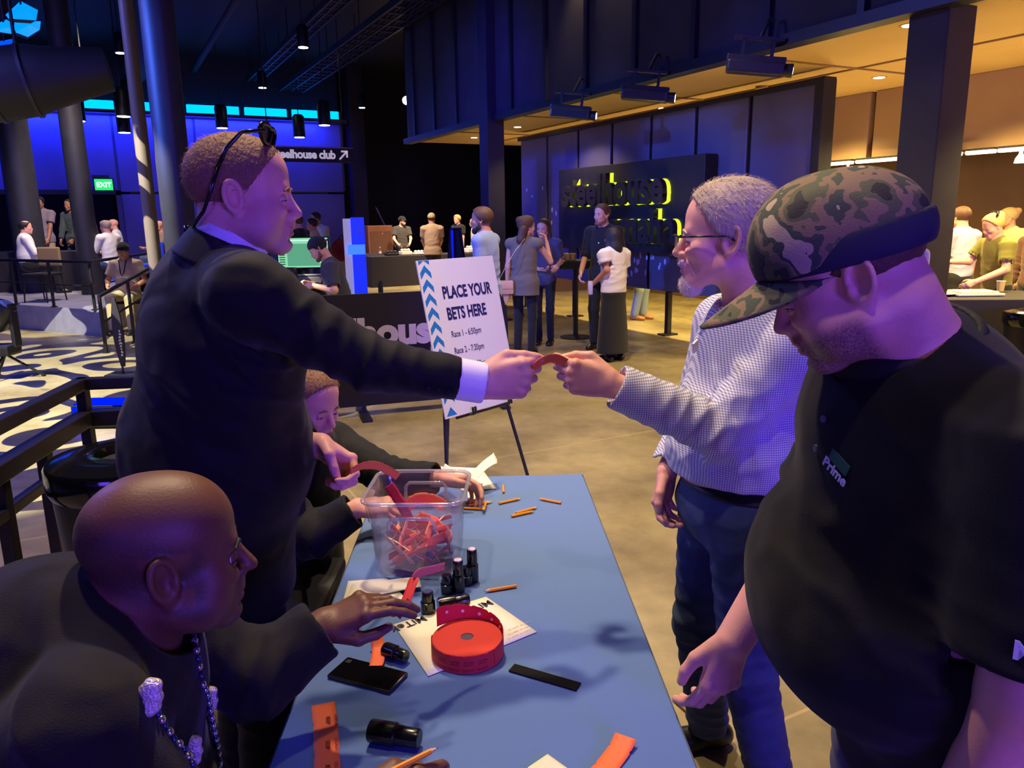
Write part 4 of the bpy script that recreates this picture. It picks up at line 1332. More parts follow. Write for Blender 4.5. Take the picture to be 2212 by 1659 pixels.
# round black waste bins
def waste_bin(p, r, h, label):
    o = empty('waste_bin', p, label, 'bin', 'round black waste bins')
    MB().lathe([(r * .80, 0), (r * .82, .02), (r * .96, h * .80), (r * .97, h * .86)], n=40).obj('drum', mat('bin_plastic', rgb(16, 17, 22), .4, bump=.6, bscale=120), o, 40, local=True)
    MB().lathe([(r * .99, h * .84), (r * 1.03, h * .87), (r * 1.03, h * .955), (r * 1.0, h * .972), (r * .78, h * .988), (r * .45, h * .998), (r * .41, h * .99), (r * .38, h * .95)], n=48).obj('lid', mat('bin_lid', rgb(12, 12, 16), .12, spec=.7), o, 40, local=True)
    MB().lathe([(r * .37, h * .93), (r * .36, h * .955)], n=32).obj('opening', M['black'], o, local=True)
    return o


p = onz(268, 972, .86); waste_bin((p[0], p[1] + .02, 0), .275, .86, 'black round waste bin with a shiny lid beside the guard rail')
p = onz(2250, 668, .86); waste_bin((p[0], p[1], 0), .27, .86, 'black round waste bin at the frame edge by the olive shirted woman')

def cloth_table(p, hx, hy, h, rz, label, m=None, topm=None, cat='table', group=None):
    o = empty('draped_table', p, label, cat, group, rz)
    m = m or fab
    MB().box((0, 0, h - .015), (hx, hy, .015), bev=.008).obj('tabletop', topm or m, o, local=True)
    g = []
    n = 96
    for j in range(n + 1):
        f = j / n * 4; k = int(f) % 4; t = f - int(f) if j < n else 0
        cs = [(-1, -1), (1, -1), (1, 1), (-1, 1)]
        A = cs[k]; B_ = cs[(k + 1) % 4]
        x = A[0] + (B_[0] - A[0]) * t; y = A[1] + (B_[1] - A[1]) * t
        row = []
        for i in range(5):
            z = i / 4; wv = 1 + .02 * z * math.sin(j * 1.9) + .02 * z
            row.append((x * (hx + .004) * wv, y * (hy + .004) * wv, (h - .008) * (1 - z) + .01 * z))
        g.append(row)
    MB().sheet(g).obj('drape', m, o, True, local=True)
    return o


def plain(name, mb, m, label, cat, group=None, smooth=False):
    o = mb.obj(name, m, None, smooth)
    return tag(o, label, cat, group)


# far centre: vendors' table, speaker, totem
ta, tb = onu(806, 616, 18.6), onu(1100, 612, 18.6)
tcn = (ta + tb) / 2; tcn[2] = 0
cloth_table(tcn + EU * .45, np.linalg.norm((tb - ta)[:2]) / 2, .42, .76, PH, 'long black draped vendor table behind the walking man')
ta2 = onu(735, 600, 20.3); cloth_table(np.array([ta2[0], ta2[1], 0]) + EV * .3, .8, .35, .76, PH, 'black draped table end beside the wooden loudspeaker')
warmbox = mat('white_goods', rgb(246, 236, 210), .5)
def on_far(px, py):
    q = onu(px, py, 19.0); q[2] = .762; return q
for (px, py, hx, hz, m_, nm, lab, cat) in ((876, 552, .14, .10, warmbox, 'display_stand', 'white display piece on the vendor table before the bearded man', 'display'),
                                           (905, 556, .14, .05, warmbox, 'display_tray', 'low white tray on the vendor table', 'tray'),
                                           (846, 550, .16, .07, M['black'], 'equipment_case', 'dark case on the vendor table near its end', 'case'),
                                           (940, 556, .16, .06, mat('silver_goods', rgb(170, 170, 176), .3, metal=.6), 'metal_tray', 'silver tray on the vendor table behind the cream shirted man', 'tray'),
                                           (1016, 556, .12, .12, warmbox, 'display_stand', 'white upright display on the vendor table beside the walking man', 'display')):
    q = on_far(px, py)
    o = empty(nm, q, lab, cat)
    MB().box((0, 0, hz / 2), (hx, .14, hz / 2), frame_of(EV, EU, EZ), bev=.02).obj('body', m_, o, local=True)
    mb = MB()
    for k in range(3): mb.lathe([(.03, hz), (.05, hz + .03), (.02, hz + .06)], c=EV * (k - 1) * hx * .6, n=12)
    mb.obj('goods', m_, o, 40, local=True)['kind'] = 'stuff'
q = on_far(822, 556)
o = empty('water_bottle', q, 'small clear water bottle standing on the black table by the loudspeaker', 'bottle')
MB().lathe([(.034, 0), (.036, .02), (.036, .14), (.015, .19), (.013, .205)], n=16).obj('bottle', glassy, o, 40, local=True)
MB().lathe([(.015, .205), (.015, .225)], n=14).obj('cap', paper, o, 40, local=True)
MB().lathe([(.0365, .06), (.0365, .11)], n=16).obj('label_band', paper, o, 40, local=True)
q = onu(818, 566, 21.2); q[2] = 0
o = empty('loudspeaker', q, 'brown wooden loudspeaker cabinet standing behind the black table', 'loudspeaker', None, PH)
MB().box((0, 0, .75), (.36, .3, .75), bev=.02).obj('cabinet', mat('walnut', rgb(112, 66, 40), .5, var=.25, vscale=3, stretch=(8, 8, 1)), o, local=True)
MB().box((0, -.305, .85), (.30, .01, .5), bev=.005).obj('grille', mat('brown_grille', rgb(84, 48, 30), .8, bump=.8, bscale=300), o, local=True)
MB().lathe([(.014, 0), (.014, .01)], c=(.05, -.31, 1.28), R=frame_of((1, 0, 0), (0, 0, 1), (0, -1, 0)).astype(float), n=10).obj('pilot_lamp', glow('pilot_red', (1, .05, .05), 3), o, local=True)
a, b = onu(812, 447, 23.1), onu(850, 530, 22.8)
o = empty('leaning_pole', b, 'pale thin pole leaning behind the bearded man', 'pole')
bb = np.array([b[0], b[1], 0]) + (b - a) * .9; bb[2] = 0
MB().tube([a - b, bb - b], .022, 10).obj('shaft', M['tanpanel'], o, 40, local=True)
MB().lathe([(.03, -.02), (.03, .02)], c=a - b, n=10).obj('tip', M['blackmetal'], o, local=True)
q = onz(770, 655, 0); q = at(768, 640, 13.6); q[2] = 0
tt_ = empty('display_totem', q, 'tall slim display totem, white on one side and glowing blue on the other', 'display', None, PH - .25)
MB().box((-.02, 0, .86), (.125, .07, .84), bev=.012).obj('white_side', mat('totem_white', rgb(214, 206, 236), .5, emit=(.75, .72, 1), es=.28), tt_, local=True)
MB().box((.10, -.02, .86), (.115, .085, .86), bev=.012).obj('blue_side', mat('totem_blue', rgb(20, 40, 220), .4, emit=(.01, .03, 1), es=1.0), tt_, local=True)
MB().box((.06, -.11, 1.17), (.15, .006, .085)).obj('light_panel', mat('totem_panel', rgb(60, 120, 250), .4, emit=(.06, .25, 1), es=1.0), tt_, local=True)
MB().box((.03, 0, .01), (.26, .2, .01), bev=.004).obj('base', M['blackmetal'], tt_, local=True)
MB().box((.11, -.108, 1.50), (.02, .003, .012)).obj('small_mark', paper, tt_, local=True)
# black easel seen from behind, before the blonde vendor
q = onz(990, 655, 0); q = at(988, 640, 13.2); q[2] = 0
o = empty('display_easel', q, 'black easel with a blue edge seen from behind by the walking man', 'easel')
for s in (-1, 1): MB().tube([(s * .04, 0, 1.52), (s * .24, -.12, 0.01)], .014, 8).obj('leg', M['blackmetal'], o, local=True)
MB().tube([(0, 0, 1.52), (0, .35, 0.01)], .014, 8).obj('leg', M['blackmetal'], o, local=True)
MB().prism([(-.2, .55), (.2, .55), (.10, 1.52), (-.10, 1.52)], -.012, .012, frame_of(R0, EZ, np.cross(R0, EZ)), (0, .02, 0)).obj('board', fab, o, local=True)
MB().box((-.055, -.03, 1.02), (.02, .012, .46)).obj('blue_edge', mat('easel_blue', rgb(20, 30, 200), .4, emit=(0, .02, 1), es=.35), o, local=True)

# the sound desk: screen, console, laptop, chair
q = at(660, 640, 9.6); dz_ = 0.78
dk = np.array([q[0], q[1], 0])
dko = cloth_table(dk + np.array([-.62, .1, 0]), .85, .4, .92, 0.05, 'black draped sound desk behind the banner barrier')
def box_thing(name, parts, c, label, cat, rz=0.0, group=None):
    o = empty(name, c, label, cat, group, rz)
    for (nm, cc, hh, m_, bv) in parts: MB().box(cc, hh, bev=bv).obj(nm, m_, o, local=True)
    return o


sp = at(655, 548, 9.75); sp[2] = .925 + .357
scr = box_thing('monitor', (('bezel', (0, .02, 0), (.33, .018, .20), M['blackmetal'], .008), ('screen', (0, .0, 0), (.315, .004, .185), glow('mint_screen', (.32, .85, .50), .85), 0),
                            ('stand', (0, .05, -.26), (.04, .02, .08), M['blackmetal'], .005), ('foot', (0, .05, -.345), (.14, .09, .012), M['blackmetal'], .004)), sp, 'mint green glowing screen facing the camera on the sound desk', 'monitor', .08)
pan = glow('mint_panel', (.14, .48, .30), .8); dk_ = glow('mint_dark', (.02, .10, .06), .6)
mb = MB().box((-.0, -.006, -.025), (.20, .002, .14))
mb.obj('window_panel', pan, scr, local=True)
mb = MB()
for k in range(10): mb.box((-.265, -.006, .12 - k * .029), (.035, .002, .006))
mb.obj('menu_line', dk_, scr, local=True)
MB().box((.04, -.006, .155), (.22, .002, .008)).obj('title_line', glow('mint_title', (.6, 1, .85), 1.0), scr, local=True)
cp = at(672, 606, 9.3); cp[2] = .93
box_thing('mixing_console', (('chassis', (0, 0, .05), (.34, .2, .05), mat('console_grey', rgb(120, 112, 110), .5), .02), ('panel', (0, -.03, .105), (.31, .15, .006), M['blackmetal'], .003), ('fader_bank', (.08, -.08, .115), (.16, .05, .006), mat('console_light', rgb(190, 180, 176), .5), .003)), cp, 'grey mixing console on the sound desk beside the seated operator', 'console', .1)
lp_ = at(616, 622, 8.95); lp_[2] = .93
lo_ = empty('laptop', lp_, 'open black laptop with its back to the camera on the sound desk', 'laptop')
MB().box((0, .1, .008), (.17, .12, .008), bev=.004).obj('keyboard_base', M['blackmetal'], lo_, local=True)
MB().box((0, -.04, .12), (.17, .006, .115), frame_of((1, 0, 0), (0, .95, .3), (0, -.3, .95)).astype(float), bev=.004).obj('lid', M['black'], lo_, local=True)

def stack_chair(p, rz, label, m_=None, group=None):
    m_ = m_ or M['black']
    o = empty('chair', p, label, 'chair', group, rz)
    MB().box((0, 0, .46), (.22, .22, .025), bev=.02).obj('seat', m_, o, local=True)
    MB().box((0, -.22, .74), (.21, .025, .16), bev=.04).obj('backrest', m_, o, local=True)
    for sx in (-1, 1):
        for sy in (-1, 1):
            MB().tube([(sx * .19, sy * .19, .44), (sx * .21, sy * .23, .0)], .012, 8).obj('leg', M['blackmetal'], o, local=True)
        MB().tube([(sx * .18, -.2, .44), (sx * .18, -.23, .66)], .012, 8).obj('back_post', M['blackmetal'], o, local=True)
    return o


q = at(786, 640, 9.9); stack_chair((q[0], q[1], 0), 1.7, 'black chair behind the seated operator at the sound desk')

# cocktail table with the tray beside the two women
q = at(1244, 600, 10.7); q[2] = 0
o = empty('cocktail_table', q, 'tall black table with small cups behind the two women', 'table')
MB().box((0, 0, 1.035), (.24, .20, .06), bev=.02).obj('tabletop', M['blackmetal'], o, local=True)
MB().tube([(0, 0, 0.02), (0, 0, 1.0)], .035, 12).obj('column', M['blackmetal'], o, local=True)
MB().lathe([(.22, 0), (.22, .015), (.05, .03)], n=24).obj('base', M['blackmetal'], o, 40, local=True)
for k, (dx_, dy_) in enumerate(((-.12, -.1), (-.05, -.12), (-.15, .0))):
    c = empty('cup', q + np.array([dx_, dy_, 1.096]), 'clear amber cup on the tall black table', 'cup', 'cups on the tall table')
    MB().lathe([(.028, 0), (.038, .09), (.036, .09), (.026, .006)], n=16).obj('wall', mat('amber_cup', rgb(214, 170, 80), .3), c, 40, local=True)
    MB().lathe([(.038, .088), (.040, .092)], n=16).obj('rim', paper, c, 40, local=True)

# right: draped table with trays
q = at(2125, 628, 7.3); q[2] = 0
cloth_table(q, .55, .42, .90, -.12, 'black draped table at the bar side before the olive shirted woman')
for k, (x, y, lab) in enumerate(((2105, 597, 'flat white tray at the near side of the black draped table'), (2036, 592, 'pale round plate behind the white tray'))):
    c = at(x, y, 7.25); c[2] = .905
    o = empty('serving_tray', c, lab, 'tray')
    if k == 0: MB().box((0, 0, .012), (.22, .15, .012), bev=.008).obj('tray', warmbox, o, local=True); MB().box((0, 0, .03), (.18, .12, .012), bev=.01).obj('contents', mat('paper_stack', rgb(230, 216, 190), .8), o, local=True)
    else: MB().lathe([(.06, 0), (.13, .015), (.135, .02)], n=24).obj('plate', warmbox, o, 40, local=True); MB().lathe([(.09, .014), (.06, .03)], n=18).obj('contents', mat('amber_food', rgb(220, 176, 90), .6), o, 40, local=True)
q = at(2165, 592, 7.5); q[2] = .905
o = empty('glass', q, 'small amber glass on the black draped table under the olive shirted woman', 'glass')
MB().lathe([(.03, 0), (.04, .10), (.037, .10), (.028, .006)], n=16).obj('wall', mat('amber_glass', rgb(220, 190, 120), .2), o, 40, local=True)
MB().lathe([(.04, .098), (.042, .103)], n=16).obj('rim', paper, o, 40, local=True)

# stage tables and equipment at the far left
for (x0, x1, yb, d, hy, lab) in ((-60, 60, 660, 15.2, .35, 'black draped betting table at the far end of the stage rail'), (100, 205, 655, 15.3, .35, 'black draped betting table beneath the standing bettors'), ):
    a, b = at(x0, yb, d), at(x1, yb, d)
    c = (a + b) / 2; c[2] = .4
    cloth_table(c, np.linalg.norm(b - a) / 2, hy, .76, .1, lab)
q = at(94, 611, 12.9); q[2] = .4
o = stack_chair(q, 3.0, 'chair with a tan lit backrest in front of the stage tables')
for ch in o.children:
    if ch.name.startswith('backrest'): ch.data = ch.data.copy(); ch.data.materials[0] = mat('tan_seat', rgb(170, 140, 84), .7)
q = at(322, 575, 15.2); q[2] = .4
stack_chair(q, 2.4, 'bright blue chair behind the seated man with the lanyard', mat('blue_seat', rgb(26, 60, 220), .5))
# stage light on a floor tripod at the left edge
q = onz(20, 818, 0)
o = empty('stage_light', q, 'black moving stage light on splayed floor legs at the frame edge', 'stage light')
for a in (20, 140, 260):
    d_ = np.array([math.cos(math.radians(a)), math.sin(math.radians(a)), 0])
    MB().tube([(0, 0, .28), d_ * .34 + EZ * .015], .015, 8).lathe([(.022, 0), (.022, .03)], c=d_ * .34, n=10).obj('leg', M['blackmetal'], o, local=True)
MB().box((-.02, 0, .33), (.14, .13, .06), bev=.03).obj('base', M['blackmetal'], o, local=True)
for s in (-1, 1): MB().box((s * .15, 0, .60), (.025, .06, .24), bev=.02).obj('yoke_arm', M['blackmetal'], o, local=True)
MB().lathe([(.09, -.16), (.13, -.1), (.13, .08), (.10, .17), (.085, .17)], c=(0, 0, .70), R=frame_of(nrm((1, 0, -.8)), (0, 1, 0), nrm((.8, 0, 1))).astype(float), n=24).obj('lamp_head', M['blackmetal'], o, 40, local=True)
MB().lathe([(.085, .165), (.06, .19)], c=(0, 0, .70), R=frame_of(nrm((1, 0, -.8)), (0, 1, 0), nrm((.8, 0, 1))).astype(float), n=24).obj('lens', mat('grey_lens', rgb(150, 160, 160), .2), o, 40, local=True)
MB().box((-.07, -.14, .38), (.05, .02, .03), bev=.006).obj('control_panel', mat('panel_blue', rgb(20, 40, 230), .4, emit=(0, .05, 1), es=.5), o, local=True)

# the gobo projector that throws the swirl pattern on the floor and the stage front
def gobo(p, q, power, angle, scale, label):
    l = bpy.data.lights.new('gobo_projector_light', 'SPOT'); l.energy = power; l.color = (1, .97, .72); l.spot_size = math.radians(angle); l.spot_blend = .1; l.shadow_soft_size = .004
    l.use_nodes = True
    nt = l.node_tree
    em = [n for n in nt.nodes if n.type == 'EMISSION'][0]
    tc = nt.nodes.new('ShaderNodeTexCoord')
    mp = nt.nodes.new('ShaderNodeMapping')
    dv = nt.nodes.new('ShaderNodeVectorMath'); dv.operation = 'DIVIDE'
    sx = nt.nodes.new('ShaderNodeSeparateXYZ'); nt.links.new(tc.outputs['Normal'], sx.inputs[0])
    cb = nt.nodes.new('ShaderNodeCombineXYZ')
    for k in range(3): nt.links.new(sx.outputs[2], cb.inputs[k])
    nt.links.new(tc.outputs['Normal'], dv.inputs[0]); nt.links.new(cb.outputs[0], dv.inputs[1])
    mp.inputs['Scale'].default_value = (scale, scale, 0)
    nt.links.new(dv.outputs[0], mp.inputs['Vector'])
    # rings around scattered centres make the curls
    n1 = nt.nodes.new('ShaderNodeTexNoise'); n1.inputs['Scale'].default_value = 1.1; n1.inputs['Detail'].default_value = 0.5
    nt.links.new(mp.outputs[0], n1.inputs['Vector'])
    ad = nt.nodes.new('ShaderNodeMixRGB'); ad.blend_type = 'ADD'; ad.inputs[0].default_value = .55
    nt.links.new(mp.outputs[0], ad.inputs[1]); nt.links.new(n1.outputs['Color'], ad.inputs[2])
    vo = nt.nodes.new('ShaderNodeTexVoronoi'); vo.inputs['Scale'].default_value = .75; vo.feature = 'SMOOTH_F1'; vo.inputs['Smoothness'].default_value = .25
    nt.links.new(ad.outputs[0], vo.inputs['Vector'])
    ml = nt.nodes.new('ShaderNodeMath'); ml.operation = 'MULTIPLY'; ml.inputs[1].default_value = 23.0
    nt.links.new(vo.outputs['Distance'], ml.inputs[0])
    sn = nt.nodes.new('ShaderNodeMath'); sn.operation = 'SINE'; nt.links.new(ml.outputs[0], sn.inputs[0])
    gt = nt.nodes.new('ShaderNodeMapRange'); gt.inputs['From Min'].default_value = -.12; gt.inputs['From Max'].default_value = .02
    nt.links.new(sn.outputs[0], gt.inputs['Value'])
    nt.links.new(gt.outputs['Result'], em.inputs['Strength'])
    o = bpy.data.objects.new('gobo_projector_light', l); COL.objects.link(o); aim(o, p, q)
    f = nrm(np.array(q) - np.array(p))
    h = empty('gobo_projector', np.array(p) - f * .05, label, 'projector')
    x = nrm(np.cross(EZ, f)); R = np.array([x, np.cross(f, x), f]).T
    MB().lathe([(.09, -.45), (.10, -.42), (.10, -.03), (.08, -.02)], R=R, n=20).obj('housing', M['blackmetal'], h, 40, local=True)
    MB().lathe([(.075, -.025), (.07, -.012)], R=R, n=20).obj('lens', mat('projector_lens', rgb(120, 120, 110), .1), h, 40, local=True)
    MB().tube([-f * .3, (-f[0] * .3, -f[1] * .3, 6.1 - p[2])], .016, 8).obj('hanger_rod', M['blackmetal'], h, local=True)


g0 = onz(245, 915, 0)
o = empty('blue_lit_patch', g0, 'low glowing box in place of a blue-lit step panel past the guard rail', 'stage light')  # added box; its glow imitates blue light falling on a low panel
MB().box((0, 0, .10), (.26, .16, .10), bev=.02).obj('housing', M['blackmetal'], o, local=True)
MB().box((0, -.03, .205), (.24, .12, .006)).box((0, -.163, .11), (.24, .004, .075)).obj('lens', glow('blue_lit_glow', (.0, .01, 1), 1.6), o, local=True)
gobo((-5.9, 6.2, 5.6), (-5.9, 7.3, 0), 6200, 80, 5.6, 'black pattern projector hung high over the lower floor')
area('blue_floor_wash', (-7.5, 6.5, 5.4), (-5.0, 7.0, 0), (.16, .18, 1.0), 420, 1.5, 1.5)
# the cord on the floor
pts = [onz(1455, 1508, .01), onz(1490, 1540, .008), onz(1530, 1575, .008), onz(1550, 1600, .008)]
plain('power_cable', MB().tube(pts, .008, 8), mat('tan_cord', rgb(150, 110, 84), .6), 'thin tan cord on the floor behind the table corner by the jeans', 'cord', smooth=True)
# ---------------------------------------------------------------- people
skin_l = mat('skin_light', rgb(224, 168, 142), .5, spec=.35, bump=.12, bscale=260, var=.05, vscale=20)
skin_p = mat('skin_pink', rgb(228, 164, 146), .5, spec=.35, bump=.12, bscale=260, var=.07, vscale=24)
skin_t = mat('skin_tan', rgb(188, 132, 104), .5, spec=.35, bump=.1, bscale=260)
skin_d = mat('skin_dark', rgb(104, 66, 48), .5, spec=.4, bump=.14, bscale=240, var=.07, vscale=20)
lipm = mat('lip', rgb(186, 104, 98), .45); lipd = mat('lip_dark', rgb(96, 48, 44), .45)
eyew = mat('eye_white', rgb(226, 220, 214), .25); eyei = mat('iris', rgb(50, 36, 30), .2)
hair_dk = mat('hair_dark', rgb(30, 22, 20), .6, bump=.6, bscale=160, stretch=(1, 1, .25))
hair_br = mat('hair_brown', rgb(84, 54, 36), .6, bump=.6, bscale=160, stretch=(1, 1, .25))
hair_gr = mat('hair_grey', rgb(186, 166, 146), .7, bump=.8, bscale=140, stretch=(1, 1, .3))
hair_lb = mat('hair_thin_brown', rgb(132, 92, 66), .7, bump=.8, bscale=170, stretch=(1, .4, 1))
hair_bl = mat('hair_blonde', rgb(222, 184, 110), .6, bump=.6, bscale=160, stretch=(1, 1, .25))
shoe_bk = mat('black_shoe', rgb(18, 17, 18), .35)
MC = {}


def cloth(r, g, b, rough=.85, bump=.2):
    k = (r, g, b)
    if k not in MC: MC[k] = mat('cloth_%s' % {0: 'dark', 1: 'mid', 2: 'light'}[min(2, (r + g + b) // 256)], rgb(r, g, b), rough, bump=bump, bscale=320, sheen=.15)
    return MC[k]


def rotm(axis, a):
    return np.array(Matrix.Rotation(a, 3, Vector(axis)))


def head_frame(face, pitch=0.0, roll=0.0):
    """face: direction looked at (horizontal); pitch > 0 looks up"""
    f = nrm((face[0], face[1], 0)); l = np.cross(EZ, f)
    R = np.array([f, l, EZ]).T
    return R @ rotm((0, 1, 0), -pitch) @ rotm((1, 0, 0), roll)


def add_head(F, C, R, hs=1.0, detail=True, jaw=1.0, fat=0.0, nose=1.0, ears=True, chin=1.0):
    X = lambda *p: np.array(C) + R @ (np.array(p, float) * hs)
    r = lambda *q: np.array(q, float) * hs
    F.ell(X(-.012, 0, .048), r(.096, .075, .082), R, k=.02)
    F.ell(X(.030, 0, .048), r(.062, .064, .066), R, k=.03)
    F.ell(X(.036, 0, -.022), r(.052, .058 + fat * .6, .070), R, k=.03)
    for s in (-1, 1):
        F.cap(X(.008, s * .050 * jaw, -.050), X(.066, s * .018, -.086), .022 * hs, .018 * hs, k=.03)
        F.ell(X(.060, s * .040, -.018), r(.024, .024, .022), R, k=.025)
        if fat: F.ell(X(.042, s * (.044 + fat), -.052), r(.034, .024 + fat, .032), R, k=.03)
    F.ell(X(.074, 0, -.090), r(.020 * chin, .022, .018), R, k=.025)
    F.cap(X(.078, -.028, .022), X(.078, .028, .022), .013 * hs, k=.02)
    if detail:
        for s in (-1, 1):
            F.ell(X(.102, s * .034, .001), r(.0145, .0165, .0115), R, op='s', k=.018)
            F.ell(X(.074, s * .031, .001), r(.0132, .0140, .0135), R, k=.005)
            F.ell(X(.083, s * .036, -.022), r(.010, .014, .008), R, k=.012)
    F.cap(X(.085, 0, .018), X(.1005 + .003 * nose, 0, -.016), .0085 * hs, .0100 * hs, k=.012)
    F.ell(X(.1045 + .004 * nose, 0, -.0265), r(.0118, .0115, .0098), R, k=.010)
    F.cap(X(.098, 0, -.034), X(.092, 0, -.042), .0075 * hs, .010 * hs, k=.008)
    if detail:
        for s in (-1, 1):
            F.ell(X(.0955, s * .0125, -.0305), r(.0115, .0075, .0085), R, k=.005)
            F.ell(X(.1030, s * .0075, -.0385), r(.005, .003, .0024), R, op='s', k=.003)
    F.ell(X(.083, 0, -.056), r(.0185, .028, .019), R, k=.018)
    F.cap(X(.0925, -.014, -.0545), X(.0925, .014, -.0545), .0082 * hs, k=.007)
    F.cap(X(.0910, -.012, -.0675), X(.0910, .012, -.0675), .0090 * hs, k=.007)
    if detail:
        F.cap(X(.1010, -.021, -.0612), X(.1010, .021, -.0612), .0030 * hs, op='s', k=.004)
    F.ell(X(.094, 0, -.0785), r(.008, .014, .004), R, op='s', k=.012)
    if ears:
        for s in (-1, 1):
            E_ = R @ rotm((0, 0, 1), s * -.42) @ rotm((0, 1, 0), -.18)
            e = X(-.006, s * .077, .006)
            F.ell(e - E_[:, 1] * s * .002 * hs, r(.017, .006, .029), E_, k=.008)
            F.ell(X(.000, s * .0755, -.022), r(.010, .006, .012), E_, k=.008)
            if detail:
                Q = np.array([E_[:, 0], E_[:, 2], E_[:, 1]]).T
                F.ring(e + E_[:, 1] * s * .004 * hs, Q, .0165 * hs, .029 * hs, .0048 * hs, k=.004)
                F.ell(e + E_[:, 1] * s * .006 * hs + E_[:, 0] * .002 * hs - E_[:, 2] * .004 * hs, r(.009, .007, .015), E_, op='s', k=.006)
                F.ell(X(.010, s * .074, -.004), r(.005, .006, .008), E_, k=.006)


def add_hand(F, w, fx, fn_, s=1.0, curl=((35, 45, 30),) * 4, thumb=None, spread=4.0, thick=1.0):
    """w wrist; fx along the fingers; fn_ = (thumb side, back of hand)"""
    x = nrm(fx); y = nrm(np.array(fn_[0]) - (np.array(fn_[0]) @ x) * x); z = nrm(fn_[1]) if len(fn_) > 1 else np.cross(x, y)
    z = nrm(z - (z @ x) * x - (z @ y) * y)
    L = lambda p: np.array(w) + (x * p[0] + y * p[1] + z * p[2]) * s
    ys = (.028, .0095, -.009, -.026); xs = (.088, .092, .087, .078)
    for i in range(4):
        F.cap(L((.004, ys[i] * .62, 0)), L((xs[i] - .006, ys[i], .002 - .003 * (i in (0, 3)))), .0155 * s * thick, .0125 * s * thick, k=.012)
    F.ell(L((.045, 0, -.006)), np.array((.045, .034, .014)) * s * thick, np.array([x, y, z]).T, k=.012)
    ln = ((.042, .026, .021), (.046, .030, .022), (.043, .028, .022), (.034, .021, .019)); rs = (.0098, .0100, .0094, .0082)
    for i in range(4):
        p = np.array([xs[i], ys[i], 0.0]); a = 0.0; sp = math.radians((1.5 - i) * spread)
        F.ell(L(p + np.array((-.002, 0, .004))), .0118 * s * thick, k=.006)
        for j in range(3):
            a += math.radians(curl[i][j])
            d = np.array([math.cos(a) * math.cos(sp), math.cos(a) * math.sin(sp), -math.sin(a)])
            q = p + d * ln[i][j]
            F.cap(L(p), L(q), rs[i] * s * (1 - .06 * j), rs[i] * s * (.94 - .08 * j), k=.0035 if j == 0 else .002)
            p = q
    tp = thumb or ((.018, .026, -.010), (.050, .050, -.020), (.078, .058, -.026), (.100, .056, -.030))
    F.cap(L(tp[0]), L(tp[1]), .0165 * s, .0135 * s, k=.010); F.cap(L(tp[1]), L(tp[2]), .0125 * s, .0110 * s, k=.004); F.cap(L(tp[2]), L(tp[3]), .0112 * s, .0088 * s, k=.003)
    return L


def ik(a, c, l1, l2, hint):
    a = np.array(a, float); c = np.array(c, float)
    d = c - a; D = np.linalg.norm(d); D2 = min(D, (l1 + l2) * .999)
    x = nrm(d); h = nrm(np.array(hint, float) - (np.array(hint, float) @ x) * x)
    ca = (l1 * l1 + D2 * D2 - l2 * l2) / (2 * l1 * D2)
    ca = max(-1, min(1, ca))
    return a + x * l1 * ca + h * l1 * math.sqrt(1 - ca * ca)


def joints(pos, face, H=1.75, sit=None, lean=0.0, hands=(None, None), look=None, pitch=0.0, stance=.10, step=0.0, z0=None, headfwd=.02):
    """a generic pose; hands (right, left): wrist targets (forward, left, up) from the ground point; sit = seat height"""
    s = H / 1.75
    f = nrm((face[0], face[1], 0)); l = np.cross(EZ, f); pos = np.array(pos, float)
    P = lambda a, b, c: pos + f * a + l * b + EZ * c
    J = dict(f=f, l=l, s=s, pos=pos, sit=sit)
    pz = .94 * s if sit is None else sit + .09
    J['pelvis'] = P(0, 0, pz)
    up = nrm(f * math.sin(lean) + EZ * math.cos(lean)); J['up'] = up
    fw = np.cross(l, up)
    J['neck'] = J['pelvis'] + up * .54 * s
    for k, sg in (('R', -1), ('L', 1)):
        J['sh' + k] = J['pelvis'] + up * .475 * s + l * sg * .178 * s
    J['look'] = look if look is not None else f
    hd = J['neck'] + up * .13 * s + nrm((J['look'][0], J['look'][1], 0)) * (headfwd + .02)
    J['head'] = hd; J['pitch'] = pitch
    for k, sg, tg in (('R', -1, hands[0]), ('L', 1, hands[1])):
        sh = J['sh' + k]
        w = P(.06 + .1 * math.sin(lean), sg * .25 * s, (.84 * s if sit is None else sit + .18)) if tg is None else P(*tg)
        J['el' + k] = ik(sh, w, .29 * s, .26 * s, -f * .8 + l * sg * .7 - EZ * .5)
        v = w - J['el' + k]
        if np.linalg.norm(v) > .262 * s: w = J['el' + k] + nrm(v) * .262 * s
        J['wr' + k] = w
        hip = J['pelvis'] + l * sg * .09 * s - EZ * .02
        J['hip' + k] = hip
        if sit is None:
            ft = P(-.02 + step * sg, sg * stance, .085 * s); J['an' + k] = ft
            hl = np.linalg.norm(hip - ft) * .503; J['kn' + k] = ik(hip, ft, hl, hl, f)
        else:
            kn = hip + f * .42 * s + l * sg * .05; J['kn' + k] = kn
            J['an' + k] = np.array([kn[0], kn[1], (pos[2] + .085)]) + f * .02
        J['toe' + k] = f
    return J


